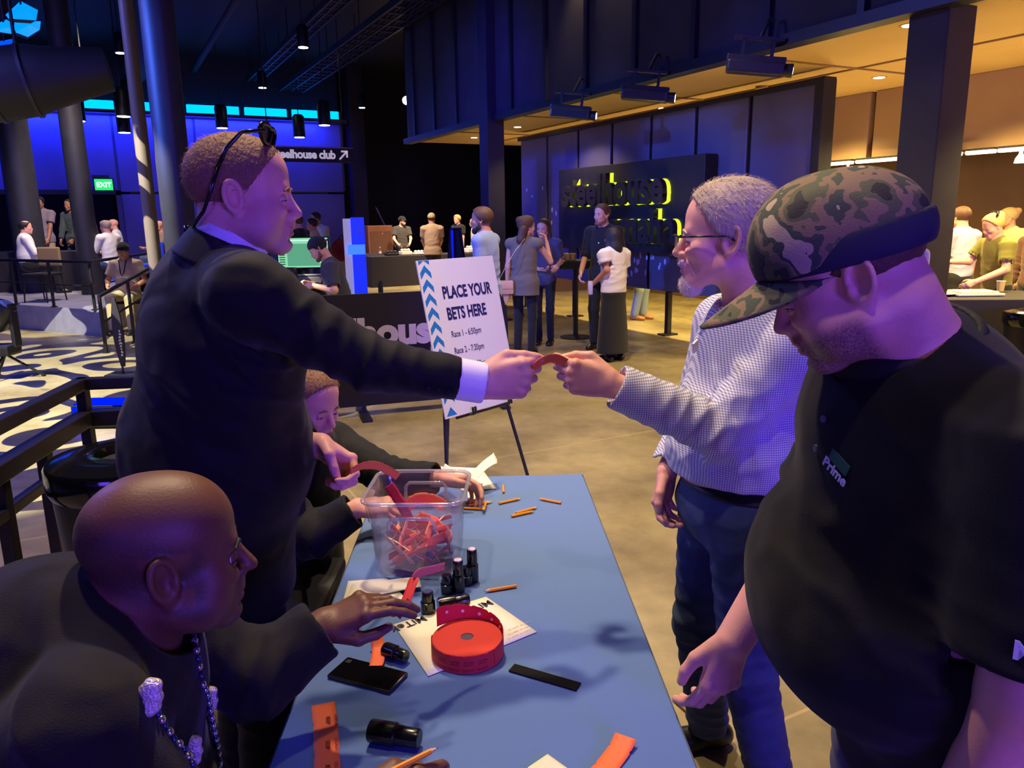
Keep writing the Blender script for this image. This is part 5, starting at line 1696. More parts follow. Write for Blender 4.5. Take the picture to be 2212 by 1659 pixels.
def torso(F, J, g, dc=.115, wc=.165, db=.115, wb=.150, bf=.0, top=1.0, k=.05, hips=True, sh=.058):
    s = J['s']; up = nrm(J['neck'] - J['pelvis']); l = nrm(J['shL'] - J['shR']); f = np.cross(l, up)
    R = np.array([f, l, up]).T; L = np.linalg.norm(J['neck'] - J['pelvis'])
    mid = J['pelvis'] + up * L * .66
    F.ell(mid, (dc * s + g, wc * s + g, .23 * s + g), R, k=k)
    F.ell(J['pelvis'] + up * L * .30 + f * bf, (db * s + g, wb * s + g, .20 * s + g), R, k=k)
    if hips: F.ell(J['pelvis'], (.115 * s + g, .165 * s + g, .13 * s + g), R, k=k)
    nk = J['neck'] - up * .02
    for q in 'RL':
        F.cap(nk - up * .03, J['sh' + q], .062 * s + g * .8, sh * s + g, k=k * .8)
    if J.get('hunch'): F.cap(nk - f * .085 - up * .03, mid - f * .05, .085 * s + g, .12 * s + g, k=k)
    return R


def mixed_skin(base, col):
    """skin that carries short stubble where the attribute says so"""
    m = base.copy(); nt = m.node_tree; b = nt.nodes['Principled BSDF']
    at_ = nt.nodes.new('ShaderNodeAttribute'); at_.attribute_name = 'hair_shadow'
    ns = nt.nodes.new('ShaderNodeTexNoise'); ns.inputs['Scale'].default_value = 300
    tc = nt.nodes.new('ShaderNodeTexCoord'); nt.links.new(tc.outputs['Object'], ns.inputs['Vector'])
    mr_ = nt.nodes.new('ShaderNodeMapRange'); mr_.inputs['From Min'].default_value = .3; mr_.inputs['From Max'].default_value = .7; mr_.inputs['To Min'].default_value = .55; mr_.inputs['To Max'].default_value = 1.0
    nt.links.new(ns.outputs['Fac'], mr_.inputs['Value'])
    ml = nt.nodes.new('ShaderNodeMath'); ml.operation = 'MULTIPLY'; nt.links.new(at_.outputs['Fac'], ml.inputs[0]); nt.links.new(mr_.outputs['Result'], ml.inputs[1])
    mx = nt.nodes.new('ShaderNodeMixRGB'); nt.links.new(ml.outputs[0], mx.inputs[0])
    l = [k for k in nt.links if k.to_socket == b.inputs['Base Color']][0]
    nt.links.new(l.from_socket, mx.inputs[1]); mx.inputs[2].default_value = col
    nt.links.new(mx.outputs[0], b.inputs['Base Color'])
    return m


def strands(src, root, n, length, HR, m, down=False, name='hair_strand'):
    """short hairs growing out of a hair surface, all in one mesh"""
    me = src.data
    if not len(me.polygons): return
    cen = np.zeros(len(me.polygons) * 3); me.polygons.foreach_get('center', cen); cen = cen.reshape(-1, 3)
    nor = np.zeros(len(me.polygons) * 3); me.polygons.foreach_get('normal', nor); nor = nor.reshape(-1, 3)
    g = np.random.default_rng(len(cen))
    i = g.integers(0, len(cen), n)
    P = cen[i] + g.normal(0, .0012, (n, 3)); N = nor[i]
    comb = (HR @ np.array((.35, 0, -1.0))) if down else (HR @ np.array((-.75, 0, -.45)))
    comb = comb + g.normal(0, .35, (n, 3))
    D = comb - (comb * N).sum(1, keepdims=True) * N
    D /= np.linalg.norm(D, axis=1, keepdims=True) + 1e-9
    L = length * g.uniform(.55, 1.25, (n, 1))
    W = np.cross(D, N); wd = .00055
    a = P - N * .001; b = P + N * L * .28 + D * L * .5; c = P + N * L * .30 + D * L
    V = np.stack([a - W * wd, a + W * wd, b + W * wd * .8, b - W * wd * .8, c], 1).reshape(-1, 3)
    k = np.arange(n) * 5
    F = [(q, q + 1, q + 2, q + 3) for q in k] + [(q + 3, q + 2, q + 4) for q in k]
    mm = bpy.data.meshes.new(name); mm.from_pydata([tuple(v) for v in V], [], [tuple(int(x) for x in f) for f in F])
    mm.materials.append(m); mm.update()
    link(name, mm, root)


def person(name, J, S, res=.012):
    """S: style; builds body, clothes, hair and shoes as children of one person"""
    o = empty(name, J['pos'], S['label'], 'person', S.get('group'))
    s = J['s']; sk = S.get('skin', skin_l)
    HR = J.get('HR') if J.get('HR') is not None else head_frame(J['look'], J['pitch'], J.get('roll', 0))
    hs = S.get('hs', 1.0) * s ** .5
    fat = S.get('girth', 0.0)
    dc, wc, db, wb = .108 + fat * .5, .158 + fat * .4, .108 + fat, .148 + fat * .8
    bf = S.get('belly', 0.0)
    hi = S.get('hi', False)
    B = Field()
    add_head(B, J['head'], HR, hs, detail=res < .010, **S.get('face', {}))
    hn = J['head'] + HR @ np.array((-.028, 0, -.045)) * hs
    B.cap(hn, J['neck'] - nrm(J['neck'] - J['pelvis']) * .02, .056 * hs * S.get('neckw', 1), .062 * s * S.get('neckw', 1), k=.03)
    torso(B, J, -.012, dc, wc, db, wb, bf)
    al = S.get('arm', 1.0)
    for q in 'RL':
        B.chain([J['sh' + q], J['el' + q], J['wr' + q]], [.047 * s * al, .040 * s * al, .029 * s * al], k=.02)
        hd = S.get('hand' + q)
        x = nrm(J['wr' + q] - J['el' + q])
        if hd is None:
            inn = (J['l'] * (1 if q == 'R' else -1)); th = nrm(J['f'] + inn * .3)
            add_hand(B, J['wr' + q], x, (th, -inn), s * .97, ((28, 32, 20), (32, 36, 22), (36, 40, 24), (40, 42, 24)))
        else:
            hd(B, J['wr' + q], x)
        B.chain([J['hip' + q], J['kn' + q], J['an' + q]], [.078 * s, .052 * s, .036 * s], k=.03)
    sk0 = sk
    if S.get('stubble') or S.get('shaved'): sk = mixed_skin(sk, S.get('stubble') or S.get('shaved'))
    mats = [sk, S.get('lip', lipm)]
    hc = np.array(J['head'])

    def lips(c):
        q = (c - hc) @ HR / hs
        out = np.zeros(len(c), int)
        lp_ = ((np.abs(q[:, 1]) < .022) & (q[:, 2] > -.073) & (q[:, 2] < -.0525) & (q[:, 0] > .089 + .12 * np.abs(q[:, 1]) * 0) & (q[:, 0] < .112))
        out[lp_] = 1
        return out
    B.obj('body', S.get('bodyres', res), mats if res < .010 else sk, o, lips if res < .010 else None)
    if sk is not sk0:
        me = [c for c in o.children if c.name.startswith('body')][0].data
        n = len(me.vertices); co = np.zeros(n * 3); me.vertices.foreach_get('co', co); q = (co.reshape(-1, 3) - hc) @ HR / hs
        ss = lambda x: np.clip(x, 0, 1) ** 2 * (3 - 2 * np.clip(x, 0, 1))
        if S.get('stubble'):
            v = ss((-.030 - q[:, 2] - .25 * np.maximum(0, q[:, 0] - .04)) / .02) * ss((q[:, 0] + .004 - .2 * (q[:, 2] + .06)) / .025) * ss((q[:, 2] + .135) / .03)
            v = np.maximum(v, ss((.036 - np.abs(q[:, 1])) / .012) * ss((-.038 - q[:, 2]) / .006) * ss((q[:, 0] - .05) / .02) * ss((q[:, 2] + .12) / .02))
        else:
            v = ss((.070 - .35 * q[:, 0] - q[:, 2]) / .03) * ss((q[:, 2] + .055 + .5 * q[:, 0]) / .02) * ss((.058 - q[:, 0]) / .02)
            v = v * (1 - ss((np.abs(q[:, 1]) - .068) / .004) * ss((.036 - np.abs(q[:, 0])) / .006) * ss((.040 - np.abs(q[:, 2])) / .006))
        at_ = me.attributes.new('hair_shadow', 'FLOAT', 'POINT'); at_.data.foreach_set('value', v.astype(np.float32))
    X = lambda *p: hc + HR @ (np.array(p, float) * hs)
    if res < .010 and S.get('eyes', True):
        for sg in (-1, 1):
            ec = np.array((.0775, sg * .031, .001)); er = .0140

            def on_eye(az, el, rr):
                return X(*(ec + rr * np.array((math.cos(el) * math.cos(az), math.cos(el) * math.sin(az), math.sin(el)))))
            gaze = S.get('gaze', -.30)
            mb = MB(); gr = [[on_eye(az, el, er) for el in np.linspace(-1.3, 1.3, 27)] for az in np.linspace(-1.35, 1.35, 29)]
            for i in range(28):
                for j in range(26):
                    az = -1.35 + 2.7 * (i + .5) / 28; el = -1.3 + 2.6 * (j + .5) / 26
                    dist = math.hypot(az, el - gaze)
                    mb.add([gr[i][j], gr[i + 1][j], gr[i + 1][j + 1], gr[i][j + 1]], [(0, 1, 2, 3)], 0 if dist > .42 else (1 if dist > .2 else 2))
            mb.obj('eye', [eyew, S.get('eyem', eyei), plastic], o, True)
            up_, lo_ = S.get('lids', (-.02, -.34))
            N_ = 17; azs = np.linspace(-1.15, 1.15, N_)
            sh_ = lambda az, a: a * max(0.0, math.cos(az * 1.30)) + (1 - max(0.0, math.cos(az * 1.30))) * (up_ * .4 + lo_ * .6)
            for (nm, lim, edge) in (('upper_eyelid', 1.25, up_), ('lower_eyelid', -1.25, lo_)):
                gr = [[on_eye(az, sh_(az, edge) + (lim - sh_(az, edge)) * t, er + .0011 + .0006 * math.sin(t * 3.14)) for t in np.linspace(0, 1, 7)] for az in azs]
                if lim < 0: gr = [q[::-1] for q in gr]
                MB().sheet(gr, .0010).obj(nm, sk, o, True)
            MB().tube([on_eye(az, sh_(az, up_), er + .0016) for az in azs], .0007 * hs, 6).obj('lashes', hair_dk, o, True)
            q = Field().chain([X(.0935, sg * .013, .018), X(.0965, sg * .027, .0235), X(.090, sg * .044, .018)], [.0030 * hs, .0036 * hs, .0020 * hs], k=.003)
            q.obj('eyebrow', .0022, S.get('browm', S.get('hairm', hair_br)), o)
    # hair
    kind = S.get('hair', 'short'); hm = S.get('hairm', hair_br)
    if kind != 'bald':
        G = Field(); t = S.get('hairt', .010)
        G.ell(X(-.014, 0, .048), np.array((.097 + t, .076 + t, .083 + t)) * hs, HR, k=.02)
        if kind in ('short', 'long', 'bun', 'ponytail', 'fringe', 'cap'):
            G.ell(X(.022, 0, .056), np.array((.064 + t, .066 + t, .062 + t)) * hs, HR, k=.02)
            G.keep(X(.074 if kind != 'bun' else .070, 0, .086), HR @ np.array((.82, 0, -.57)))
            if kind in ('short', 'fringe', 'cap'):
                G.keep(X(-.03, 0, -.045), HR @ np.array((.35, 0, -.93)))
                G.ell(X(.045, 0, -.035), np.array((.075, .12, .060)) * hs, HR, op='s', k=.01)
            if kind == 'cap': G.keep(X(0, 0, .03), HR @ np.array((0, 0, 1.0)))
            if kind == 'long':
                hl_ = S.get('hairlen', 1.0); G.chain([X(-.05, 0, .04), X(-.075, 0, -.10), X(-.09, 0, -.24 * hl_), X(-.095, 0, -.36 * hl_)], [.085 * hs, .078 * hs, .072 * hs, .05 * hs], k=.03)
                for sg in (-1, 1): G.chain([X(-.01, sg * .07, .03), X(-.02, sg * .08, -.09), X(-.02, sg * .085, -.20)], [.03 * hs, .026 * hs, .018 * hs], k=.03)
                G.ell(X(.075, 0, -.02), np.array((.07, .065, .10)) * hs, HR, op='s', k=.01)
            if kind == 'bun':
                G.ell(X(-.10, 0, .09), np.array((.045, .05, .045)) * hs, HR, k=.02)
            if kind == 'ponytail':
                G.ell(X(-.095, 0, .04), .045 * hs, k=.02)
                G.chain([X(-.11, 0, .04), X(-.14, 0, -.04), X(-.12, 0, -.15), X(-.11, 0, -.22)], [.03 * hs, .045 * hs, .04 * hs, .015 * hs], k=.02)
            if kind in ('bun', 'ponytail'):
                G.ell(X(.06, 0, -.03), np.array((.085, .12, .075)) * hs, HR, op='s', k=.01)
                G.keep(X(-.05, 0, -.06), HR @ np.array((.2, 0, -1)))
        if kind == 'fringe': G.ell(X(.01, 0, .15), np.array((.075, .062, .075)) * hs, HR, op='s', k=.01)
        if hi:
            G.fold = lambda P: S.get('curly', .0006) * (np.sin(P[:, 0] * 310 + 9 * np.sin(P[:, 2] * 40)) * np.sin(P[:, 1] * 290 + 7 * np.sin(P[:, 0] * 50)) + .6 * np.sin(P[:, 2] * 420 + P[:, 0] * 200)); G.foldmax = .003
        ho = G.obj('hair', max(res * .8, .0035), hm, o)
        if hi and kind != 'cap': strands(ho, o, S.get('strandn', 2600), S.get('strandl', .014), HR, hm)
    if S.get('cap'):
        cm, bm_ = S['cap'] if isinstance(S['cap'], tuple) else (S['cap'], S['cap'])
        G = Field().ell(X(-.010, 0, .052), np.array((.112, .090, .098)) * hs, HR).keep(X(0, 0, .040), HR @ np.array((.10, 0, -1)))
        G.obj('cap_crown', max(res * .8, .005), cm, o)
        if S.get('brim', 1) != 0:
            bs = S.get('brim', 1)
            g = []
            for i in range(9):
                a = -1.25 + 2.5 * i / 8
                row = []
                for j in range(5):
                    rr_ = 1 + .62 * j / 4 * math.cos(a * .9)
                    row.append(X(-.012 + bs * (.108 * math.cos(a) * rr_), .088 * math.sin(a), .048 - .010 * j / 4 - .018 * math.sin(a) ** 2))
                g.append(row)
            MB().sheet(g, .003).obj('cap_brim', bm_, o, True)
    if S.get('beard'):
        G = Field(); bt = S.get('beardl', .012)
        for sg in (-1, 1) if not S.get('goatee') else (): G.chain([X(.012, sg * .058, -.025), X(.020, sg * .052, -.060), X(.07, sg * .022, -.094)], [.014 * hs, .022 * hs, .022 * hs], k=.02)
        G.ell(X(.074, 0, -.094 - bt * .5), np.array((.028, .032, .022 + bt)) * hs, HR, k=.02)
        G.cap(X(.097, -.02, -.047), X(.097, .02, -.047), .007 * hs, k=.01)
        ho = G.obj('beard', max(res * .8, .0035), S['beard'], o)
        if hi: strands(ho, o, 1500, .007 + bt * .5, HR, S['beard'], down=True, name='beard_hair')
    # trousers or skirt
    l = J['l']; up = nrm(J['neck'] - J['pelvis']); Rt = np.array([np.cross(nrm(J['shL'] - J['shR']), up), nrm(J['shL'] - J['shR']), up]).T
    bm = S.get('legs')
    if bm is not None:
        G = Field()
        G.ell(J['pelvis'], np.array((.118 + fat * .6, .170 + fat * .5, .135)) * s, Rt, k=.04)
        lw = S.get('legw', 1.0)
        if S.get('skirt'):
            b = J['pos'] + EZ * S['skirt']
            G.cone(J['pelvis'] - up * .02, b + EZ * 0, .17 * s, .24 * s, .02, k=.05, sq=(J['f'], .72))
        else:
            for q in 'RL':
                a_ = J['an' + q] - EZ * .02
                G.chain([J['hip' + q], J['kn' + q], a_ + nrm(J['kn' + q] - a_) * .04], [(.092 + fat * .3) * s * lw, .068 * s * lw, .060 * s * lw], k=.03)
            if hi:
                G.fold = creases([(J['kn' + q], .2, nrm(J['kn' + q] - J['an' + q]), .06, .006, 1.0 * (q == 'R')) for q in 'RL'] + [(J['an' + q], .15, EZ, .045, .007, 2.0) for q in 'RL'] + [(J['hip' + q], .2, nrm(EZ + J['f'] * .4), .07, .005, .5) for q in 'RL']); G.foldmax = .008
        G.keep(J['pelvis'] + up * (.10 if not S.get('waist') else S['waist']) * s, up)
        for q in 'RL' if not S.get('skirt') else '':
            pass
        G.obj('skirt' if S.get('skirt') else 'trousers', res, bm, o)
    # upper garment
    tm = S.get('top')
    if tm is not None:
        G = Field(); gi = S.get('loose', .012)
        torso(G, J, gi, dc, wc, db, wb, bf, hips=True)
        hem = S.get('hem', -.10) * s
        if hem < -.1: G.cone(J['pelvis'] + up * .05, J['pelvis'] + up * (hem - .03), (.150 + fat * .6) * s + gi, (.175 + fat * .7) * s + gi, .02, k=.06, sq=(Rt[:, 0], .74))
        sl = S.get('sleeve', 'long')
        for q in 'RL':
            sh, el, wr = J['sh' + q], J['el' + q], J['wr' + q]
            if sl == 'long':
                end = lerp(el, wr, S.get('cuff', .93))
                sg_ = S.get('slv', gi); G.cap(sh, el, (.062) * s * al + gi * .7, .052 * s * al + sg_ * .6, k=.03)
                G.cone(el - nrm(end - el) * .0, end, .051 * s * al + sg_ * .6, .042 * s * al + sg_ * .6, .006, k=.03)
                G.cone(end - nrm(end - el) * .03, end + nrm(end - el) * .02, .035 * s * al + sg_ * .5, .035 * s * al + sg_ * .5, .004, op='s', k=.003)
            elif sl == 'short':
                end = lerp(sh, el, S.get('cuff', .72)); d = nrm(el - sh)
                G.cone(sh - d * .02, end, .066 * s * al + gi, .062 * s * al + gi, .010, k=.035)
                G.cone(end - d * .03, end + d * .03, .053 * s * al + gi, .053 * s * al + gi, .004, op='s', k=.003)
        G.keep(J['pelvis'] + up * hem, -up)
        # neck opening
        nd = nrm(J['head'] + HR @ np.array((-.02, 0, -.05)) * hs - J['neck'])
        nf = Rt[:, 0]
        no = S.get('neckopen', .066)
        G.cone(J['neck'] + up * .0 - nd * .06 + nf * .012, J['neck'] + nd * .14 + nf * .02, no * s, no * s * 1.12, .004, op='s', k=.01)
        if S.get('vneck'): G.cap(J['neck'] + nf * .07 - up * .00, J['neck'] + nf * .11 - up * S['vneck'], .034 * s, .006 * s, op='s', k=.01)
        if 'folds' in S: G.fold = creases(S['folds']); G.foldmax = .010
        elif res < .013:
            G.fold = creases([(J['el' + q], .14, nrm(J['el' + q] - J['sh' + q]), .05, .006, 1.0) for q in 'RL'] + [(J['pelvis'] + up * .14, .22, nrm(up + Rt[:, 1] * .3), .09, .007, .3), (J['pelvis'] + up * .33, .2, nrm(up * .6 + Rt[:, 1]), .11, .005, 1.3)]); G.foldmax = .008
        G.obj(S.get('topname', 'shirt'), res, tm, o)
        cm = S.get('collar')
        if cm is not None:
            K = Field()
            c0 = J['neck'] - nd * .018 + nf * .006
            ca = nrm(nd * .9 + nf * -.32)
            K.cone(c0 - ca * .01, c0 + ca * .042, (no + .010) * s, (no - .002) * s, .004, k=.004)
            K.cone(c0 - ca * .05, c0 + ca * .08, (no + .002) * s, (no - .010) * s, .002, op='s', k=.003)
            K.obj('collar', max(.004, res * .6), cm, o)
    # shoes
    sm = S.get('shoes', shoe_bk)
    if sm is not None:
        for q in 'RL':
            a = J['an' + q]; t = nrm((J['toe' + q][0], J['toe' + q][1], 0)); gz = J['pos'][2]
            G = Field()
            b = np.array([a[0], a[1], gz])
            G.cap(b - t * .045 + EZ * .040, b + t * .10 + EZ * .034, .040 * s, .040 * s, k=.03)
            G.ell(b + t * .135 + EZ * .026, (.065 * s, .044 * s, .034 * s), np.array([t, np.cross(EZ, t), EZ]).T, k=.03)
            G.cap(b - t * .02 + EZ * .05, a + EZ * .0, .040 * s, .042 * s, k=.02)
            G.keep(b + EZ * .001, -EZ).keep(a + EZ * .015, EZ)
            G.obj('shoe', max(res * .8, .006), sm, o)
    return o
# ---------------------------------------------------------------- the people farther off
def gz(x, y, d, z=0.0):
    q = at(x, y, d); return np.array([q[0], q[1], z])


def toward(dx, dy): return nrm((dx, dy, 0))


black_sh = cloth(15, 14, 18); white_sh = cloth(232, 226, 224); beige = cloth(196, 170, 136); jean = cloth(58, 72, 108); blacktr = cloth(12, 12, 15)
NR = .0085
# woman with her back turned and the thin-chained bag
Wb = gz(1133, 640, 9.35)
Jw = joints(Wb, toward(.35, 1), 1.70, hands=(None, None), look=toward(.9, .5), stance=.09)
Jw['elR'] = Wb + np.array([.32, .06, 1.15]); Jw['wrR'] = Wb + np.array([.28, .16, 1.38])
o = person('person', Jw, dict(label='woman in a sleeveless grey top seen from behind, one hand raised, brown hair knotted', hair='bun', hairm=hair_br, hairt=.02, top=cloth(104, 94, 86), sleeve='none', hem=-.16, legs=cloth(14, 15, 26), legw=.86, shoes=shoe_bk, arm=.9, loose=.014), NR)
hb = Field().chain([Jw['head'] + np.array((-.04, -.08, -.02)), Jw['head'] + np.array((-.07, -.09, -.14)), Jw['head'] + np.array((-.06, -.07, -.25))], [.06, .05, .02], k=.03)
hb.obj('loose_hair', .008, hair_br, o)
bag = empty('shoulder_bag', Wb + np.array((-.23, -.09, .86)), 'small tan shoulder bag on a thin chain at the hip of the woman in grey', 'bag')
c = np.array(bag.location)
MB().box((0, 0, 0), (.10, .03, .085), bev=.025).obj('pouch', mat('tan_leather', rgb(206, 160, 126), .5), bag, 40, local=True)
MB().box((0, -.02, .03), (.095, .018, .05), bev=.015).obj('flap', mat('tan_leather_flap', rgb(214, 170, 136), .5), bag, 40, local=True)
MB().tube([(-.09, 0, .07), (0.02, -.13, .28), (.13, -.11, .45), (.24, -.02, .575), (.20, .14, .50), (.05, .24, .3), (-.09, .02, .07)], .004, 6).obj('chain_strap', mat('pale_chain', rgb(226, 206, 180), .35, metal=.4), bag, True, local=True)
MB().prism([(-.035, -.085), (.035, -.085), (.012, -.21), (-.012, -.21)], -.006, .006, frame_of(R0, EZ, np.cross(R0, EZ))).obj('hanging_scarf', mat('tan_scarf', rgb(196, 152, 124), .8), bag, local=True)
# woman facing the camera behind her, hand at her brow
Wf = gz(1176, 640, 10.2)
Jf = joints(Wf, toward(-.25, -1), 1.66, look=toward(-.4, -1), pitch=-.1, stance=.08)
Jf['elL'] = Wf + np.array([.22, .02, 1.10]); Jf['wrL'] = Wf + np.array([.16, -.20, 1.06])
Jf['wrR'] = Wf + np.array([-.05, -.26, 1.02]); Jf['elR'] = Wf + np.array([-.22, -.06, 1.05])
o = person('person', Jf, dict(label='woman with long brown hair facing the camera beyond the woman in the grey top', hair='long', hairm=hair_br, top=cloth(70, 66, 96), sleeve='short', legs=cloth(13, 13, 22), legw=.85, collar=cloth(120, 116, 150), arm=.88), NR)
# man in the black buttoned shirt
Wm = gz(1303, 640, 9.75)
Jm = joints(Wm, toward(-.55, -.83), 1.84, look=toward(-.75, -.66), hands=((.10, -.2, .95), (.20, .2, 1.0)), stance=.13)
Jm['wrR'] = Wm + np.array([-.29, -.06, 1.00]); Jm['elR'] = Wm + np.array([-.22, .06, 1.22])
o = person('person', Jm, dict(label='tall bearded man in a black buttoned shirt with rolled sleeves standing by the sign wall', hair='short', hairm=hair_br, hairt=.014, beard=mat('stubble_brown', rgb(150, 96, 70), .8), beardl=.0, top=cloth(13, 13, 19), sleeve='long', cuff=.2, hem=-.12, legs=cloth(11, 11, 14), collar=cloth(12, 12, 17), girth=.008), NR)
f_ = Jm['f']; pb = MB()
for k in range(5):
    cz = 1.36 - k * .115
    c = Wm + f_ * (.150 - .005 * abs(k - 2)) + EZ * cz
    pb.lathe([(.009, 0), (.009, .004)], c=c, R=frame_of(np.cross(EZ, f_), EZ, f_), n=10)
pb.obj('shirt_button', paper, o)
# woman with long black hair, white top, wide black trousers
Wl = gz(1325, 640, 8.95)
Jl = joints(Wl, toward(-.6, .8), 1.55, look=toward(-.45, .9), stance=.09)
Jl['wrL'] = Wl + np.array([-.23, -.02, .93]); Jl['elL'] = Wl + np.array([-.10, -.15, 1.08])
Jl['wrR'] = Wl + np.array([.0, .20, .98])
o = person('person', Jl, dict(label='woman with long straight black hair in a white blouse and wide black trousers, back turned', skin=skin_t, hair='long', hairlen=1.5, hairm=hair_dk, hairt=.012, top=white_sh, sleeve='short', cuff=.6, hem=-.02, legs=cloth(12, 12, 14), skirt=.10, arm=1.0, girth=.02, loose=.022), NR)
can = empty('drink_can', Jl['wrL'] + np.array((-.045, -.02, -.045)), 'slim white drink can held by the woman in the white blouse', 'can')
MB().lathe([(.026, -.09), (.030, -.083), (.030, .055), (.025, .066)], n=20).obj('can_body', mat('can_white', rgb(206, 196, 226), .35), can, 40, local=True)
MB().lathe([(.0255, .066), (.0245, .070), (.020, .066)], n=20).obj('can_lid', mat('can_silver', rgb(170, 170, 176), .3, metal=.8), can, 40, local=True)
# walking man
Wk = gz(1052, 640, 8.0)
Jk = joints(Wk, toward(-.9, .35), 1.80, look=toward(-.95, .1), step=.16, hands=((.14, -.22, .9), (-.06, .22, .86)))
person('person', Jk, dict(label='bearded man in a light blue shirt walking past behind the white sign', skin=skin_t, hair='short', hairm=hair_br, hairt=.016, beard=hair_dk, top=cloth(140, 156, 196), sleeve='long', hem=-.10, legs=cloth(34, 32, 44), collar=cloth(130, 150, 200), girth=.012), NR)
# person behind the sign wall: only jeans and shoes show
Wj = gz(1380, 664, 13.6)
Wj = onz(1381, 690, 0); Jj = joints(Wj, toward(.8, -.4), 1.72, look=toward(.3, 1), stance=.10, step=.04)
person('person', Jj, dict(label='person in light blue jeans and brown shoes, hidden above the knees by the sign wall', hair='short', top=cloth(90, 80, 76), legs=cloth(132, 150, 166), legw=1.15, shoes=mat('tan_shoe', rgb(170, 110, 50), .5)), .012)
# vendors at the long table
FR = .0125
for (x, d, face, H, look, st) in (
    (872, 21.2, (.3, -1), 1.74, (.9, -.5), dict(label='bearded man in a black cap and dark shirt standing behind the vendor table', hair='short', hairm=hair_dk, cap=black_sh, beard=hair_dk, beardl=.05, top=cloth(64, 58, 54), sleeve='short', legs=blacktr)),
    (937, 17.6, (-.15, 1), 1.80, (-.2, 1), dict(label='man in a cream shirt and pale cap seen from behind at the vendor table', hair='short', hairm=hair_br, cap=cloth(206, 190, 150), brim=0, top=cloth(224, 192, 152), sleeve='short', legs=cloth(64, 58, 58), girth=.02)),
    (993, 22.0, (-.7, -.7), 1.76, (-.6, -.8), dict(label='blonde person in a black top behind the black easel', hair='short', hairm=hair_bl, hairt=.022, top=cloth(30, 28, 28), sleeve='short', legs=blacktr)),
    (1028, 22.2, (-.9, -.2), 1.66, (-.9, -.1), dict(label='person in a white top with blonde hair partly behind the walking man', hair='bun', hairm=hair_bl, top=white_sh, sleeve='long', legs=blacktr)),
    (655, 14.5, (-.9, .3), 1.78, (-1, .2), dict(label='man in a dark suit jacket seen from behind, beyond the green screen', skin=skin_p, hair='short', hairm=hair_br, top=cloth(30, 26, 28), legs=blacktr, collar=white_sh)),
    (686, 15.2, (-.9, -.1), 1.72, (-1, -.1), dict(label='man in a cream polo shirt turned away beside the dark suited man', skin=skin_t, hair='short', hairm=hair_dk, top=cloth(222, 202, 160), sleeve='short', legs=jean)),
    (706, 16.0, (-.5, -.6), 1.86, (-.8, -.6), dict(label='tall man in a pale blue shirt bending beside the man in the cream polo', skin=skin_t, hair='short', hairm=hair_dk, top=cloth(206, 208, 220), legs=jean, lean=.2)),
    (1928, 9.2, (-1, .1), 1.68, (-1, .1), dict(label='pale haired person in a cream top half hidden by the large blue column', hair='short', hairm=hair_bl, top=cloth(226, 200, 160), legs=blacktr)),
    (2068, 9.0, (-.3, 1), 1.74, (-.2, 1), dict(label='man in a pale blue grey shirt with his back turned beside the large column', hair='short', hairm=hair_br, top=cloth(186, 184, 206), sleeve='short', cuff=.8, legs=cloth(30, 28, 32), girth=.02)),
    (2170, 9.7, (-.9, -.2), 1.72, (-.9, .2), dict(label='blonde person behind the woman in the olive shirt', hair='bun', hairm=hair_bl, top=cloth(236, 214, 150), legs=blacktr)),
    (2232, 9.0, (-1, -.3), 1.62, (-1, -.3), dict(label='person in a brown top at the frame edge behind the olive shirted woman', skin=skin_t, hair='short', hairm=hair_dk, top=cloth(86, 52, 36), legs=blacktr)),
):
    lean = st.pop('lean', 0.0)
    hands = ((.30, -.16, 1.0), (.30, .16, 1.0)) if 'vendor' in st['label'] or lean else (None, None)
    person('person', joints(gz(x, 600, d), toward(*face), H, look=toward(*look), lean=lean, hands=hands), st, FR if d > 10 else .010)
# seated woman in olive
Wo = gz(2150, 640, 8.0); Wo = np.array([Wo[0], Wo[1], 0.0])
Jo = joints(Wo, toward(-1, -.1), 1.66, look=toward(-1, -.1), pitch=-.35, lean=.12, hands=((.42, -.12, 1.02), (.30, .12, .98)))
Jo['wrR'] = Wo + np.array([-.42, .18, 1.16]); Jo['elR'] = Wo + np.array([-.20, .2, 1.16])
Jo['wrL'] = Wo + np.array([-.36, -.22, .98]); Jo['elL'] = Wo + np.array([-.08, -.24, 1.10])
o = person('person', Jo, dict(label='woman in an olive green shirt leaning over the black table, sunglasses on her hair', hair='bun', hairm=hair_bl, hairt=.014, top=cloth(116, 110, 42), sleeve='short', legs=blacktr, girth=.015), .0095)
hd = Jo['head']
MB().tube([hd + np.array((-.03, -.09, .10)), hd + np.array((.0, -.06, .15)), hd + np.array((.0, .06, .15)), hd + np.array((-.03, .09, .10))], .012, 8).obj('sunglasses', plastic, o, True)
# the man whose white shoulder shows behind the camouflage cap
Ws = gz(1908, 640, 5.2)
person('person', joints(Ws, toward(.3, 1), 1.74, look=toward(.3, 1)), dict(label='person in a white shirt seen from behind, only the shoulder showing past the camouflage cap', hair='short', hairm=hair_br, top=white_sh, sleeve='short', legs=blacktr), .011)
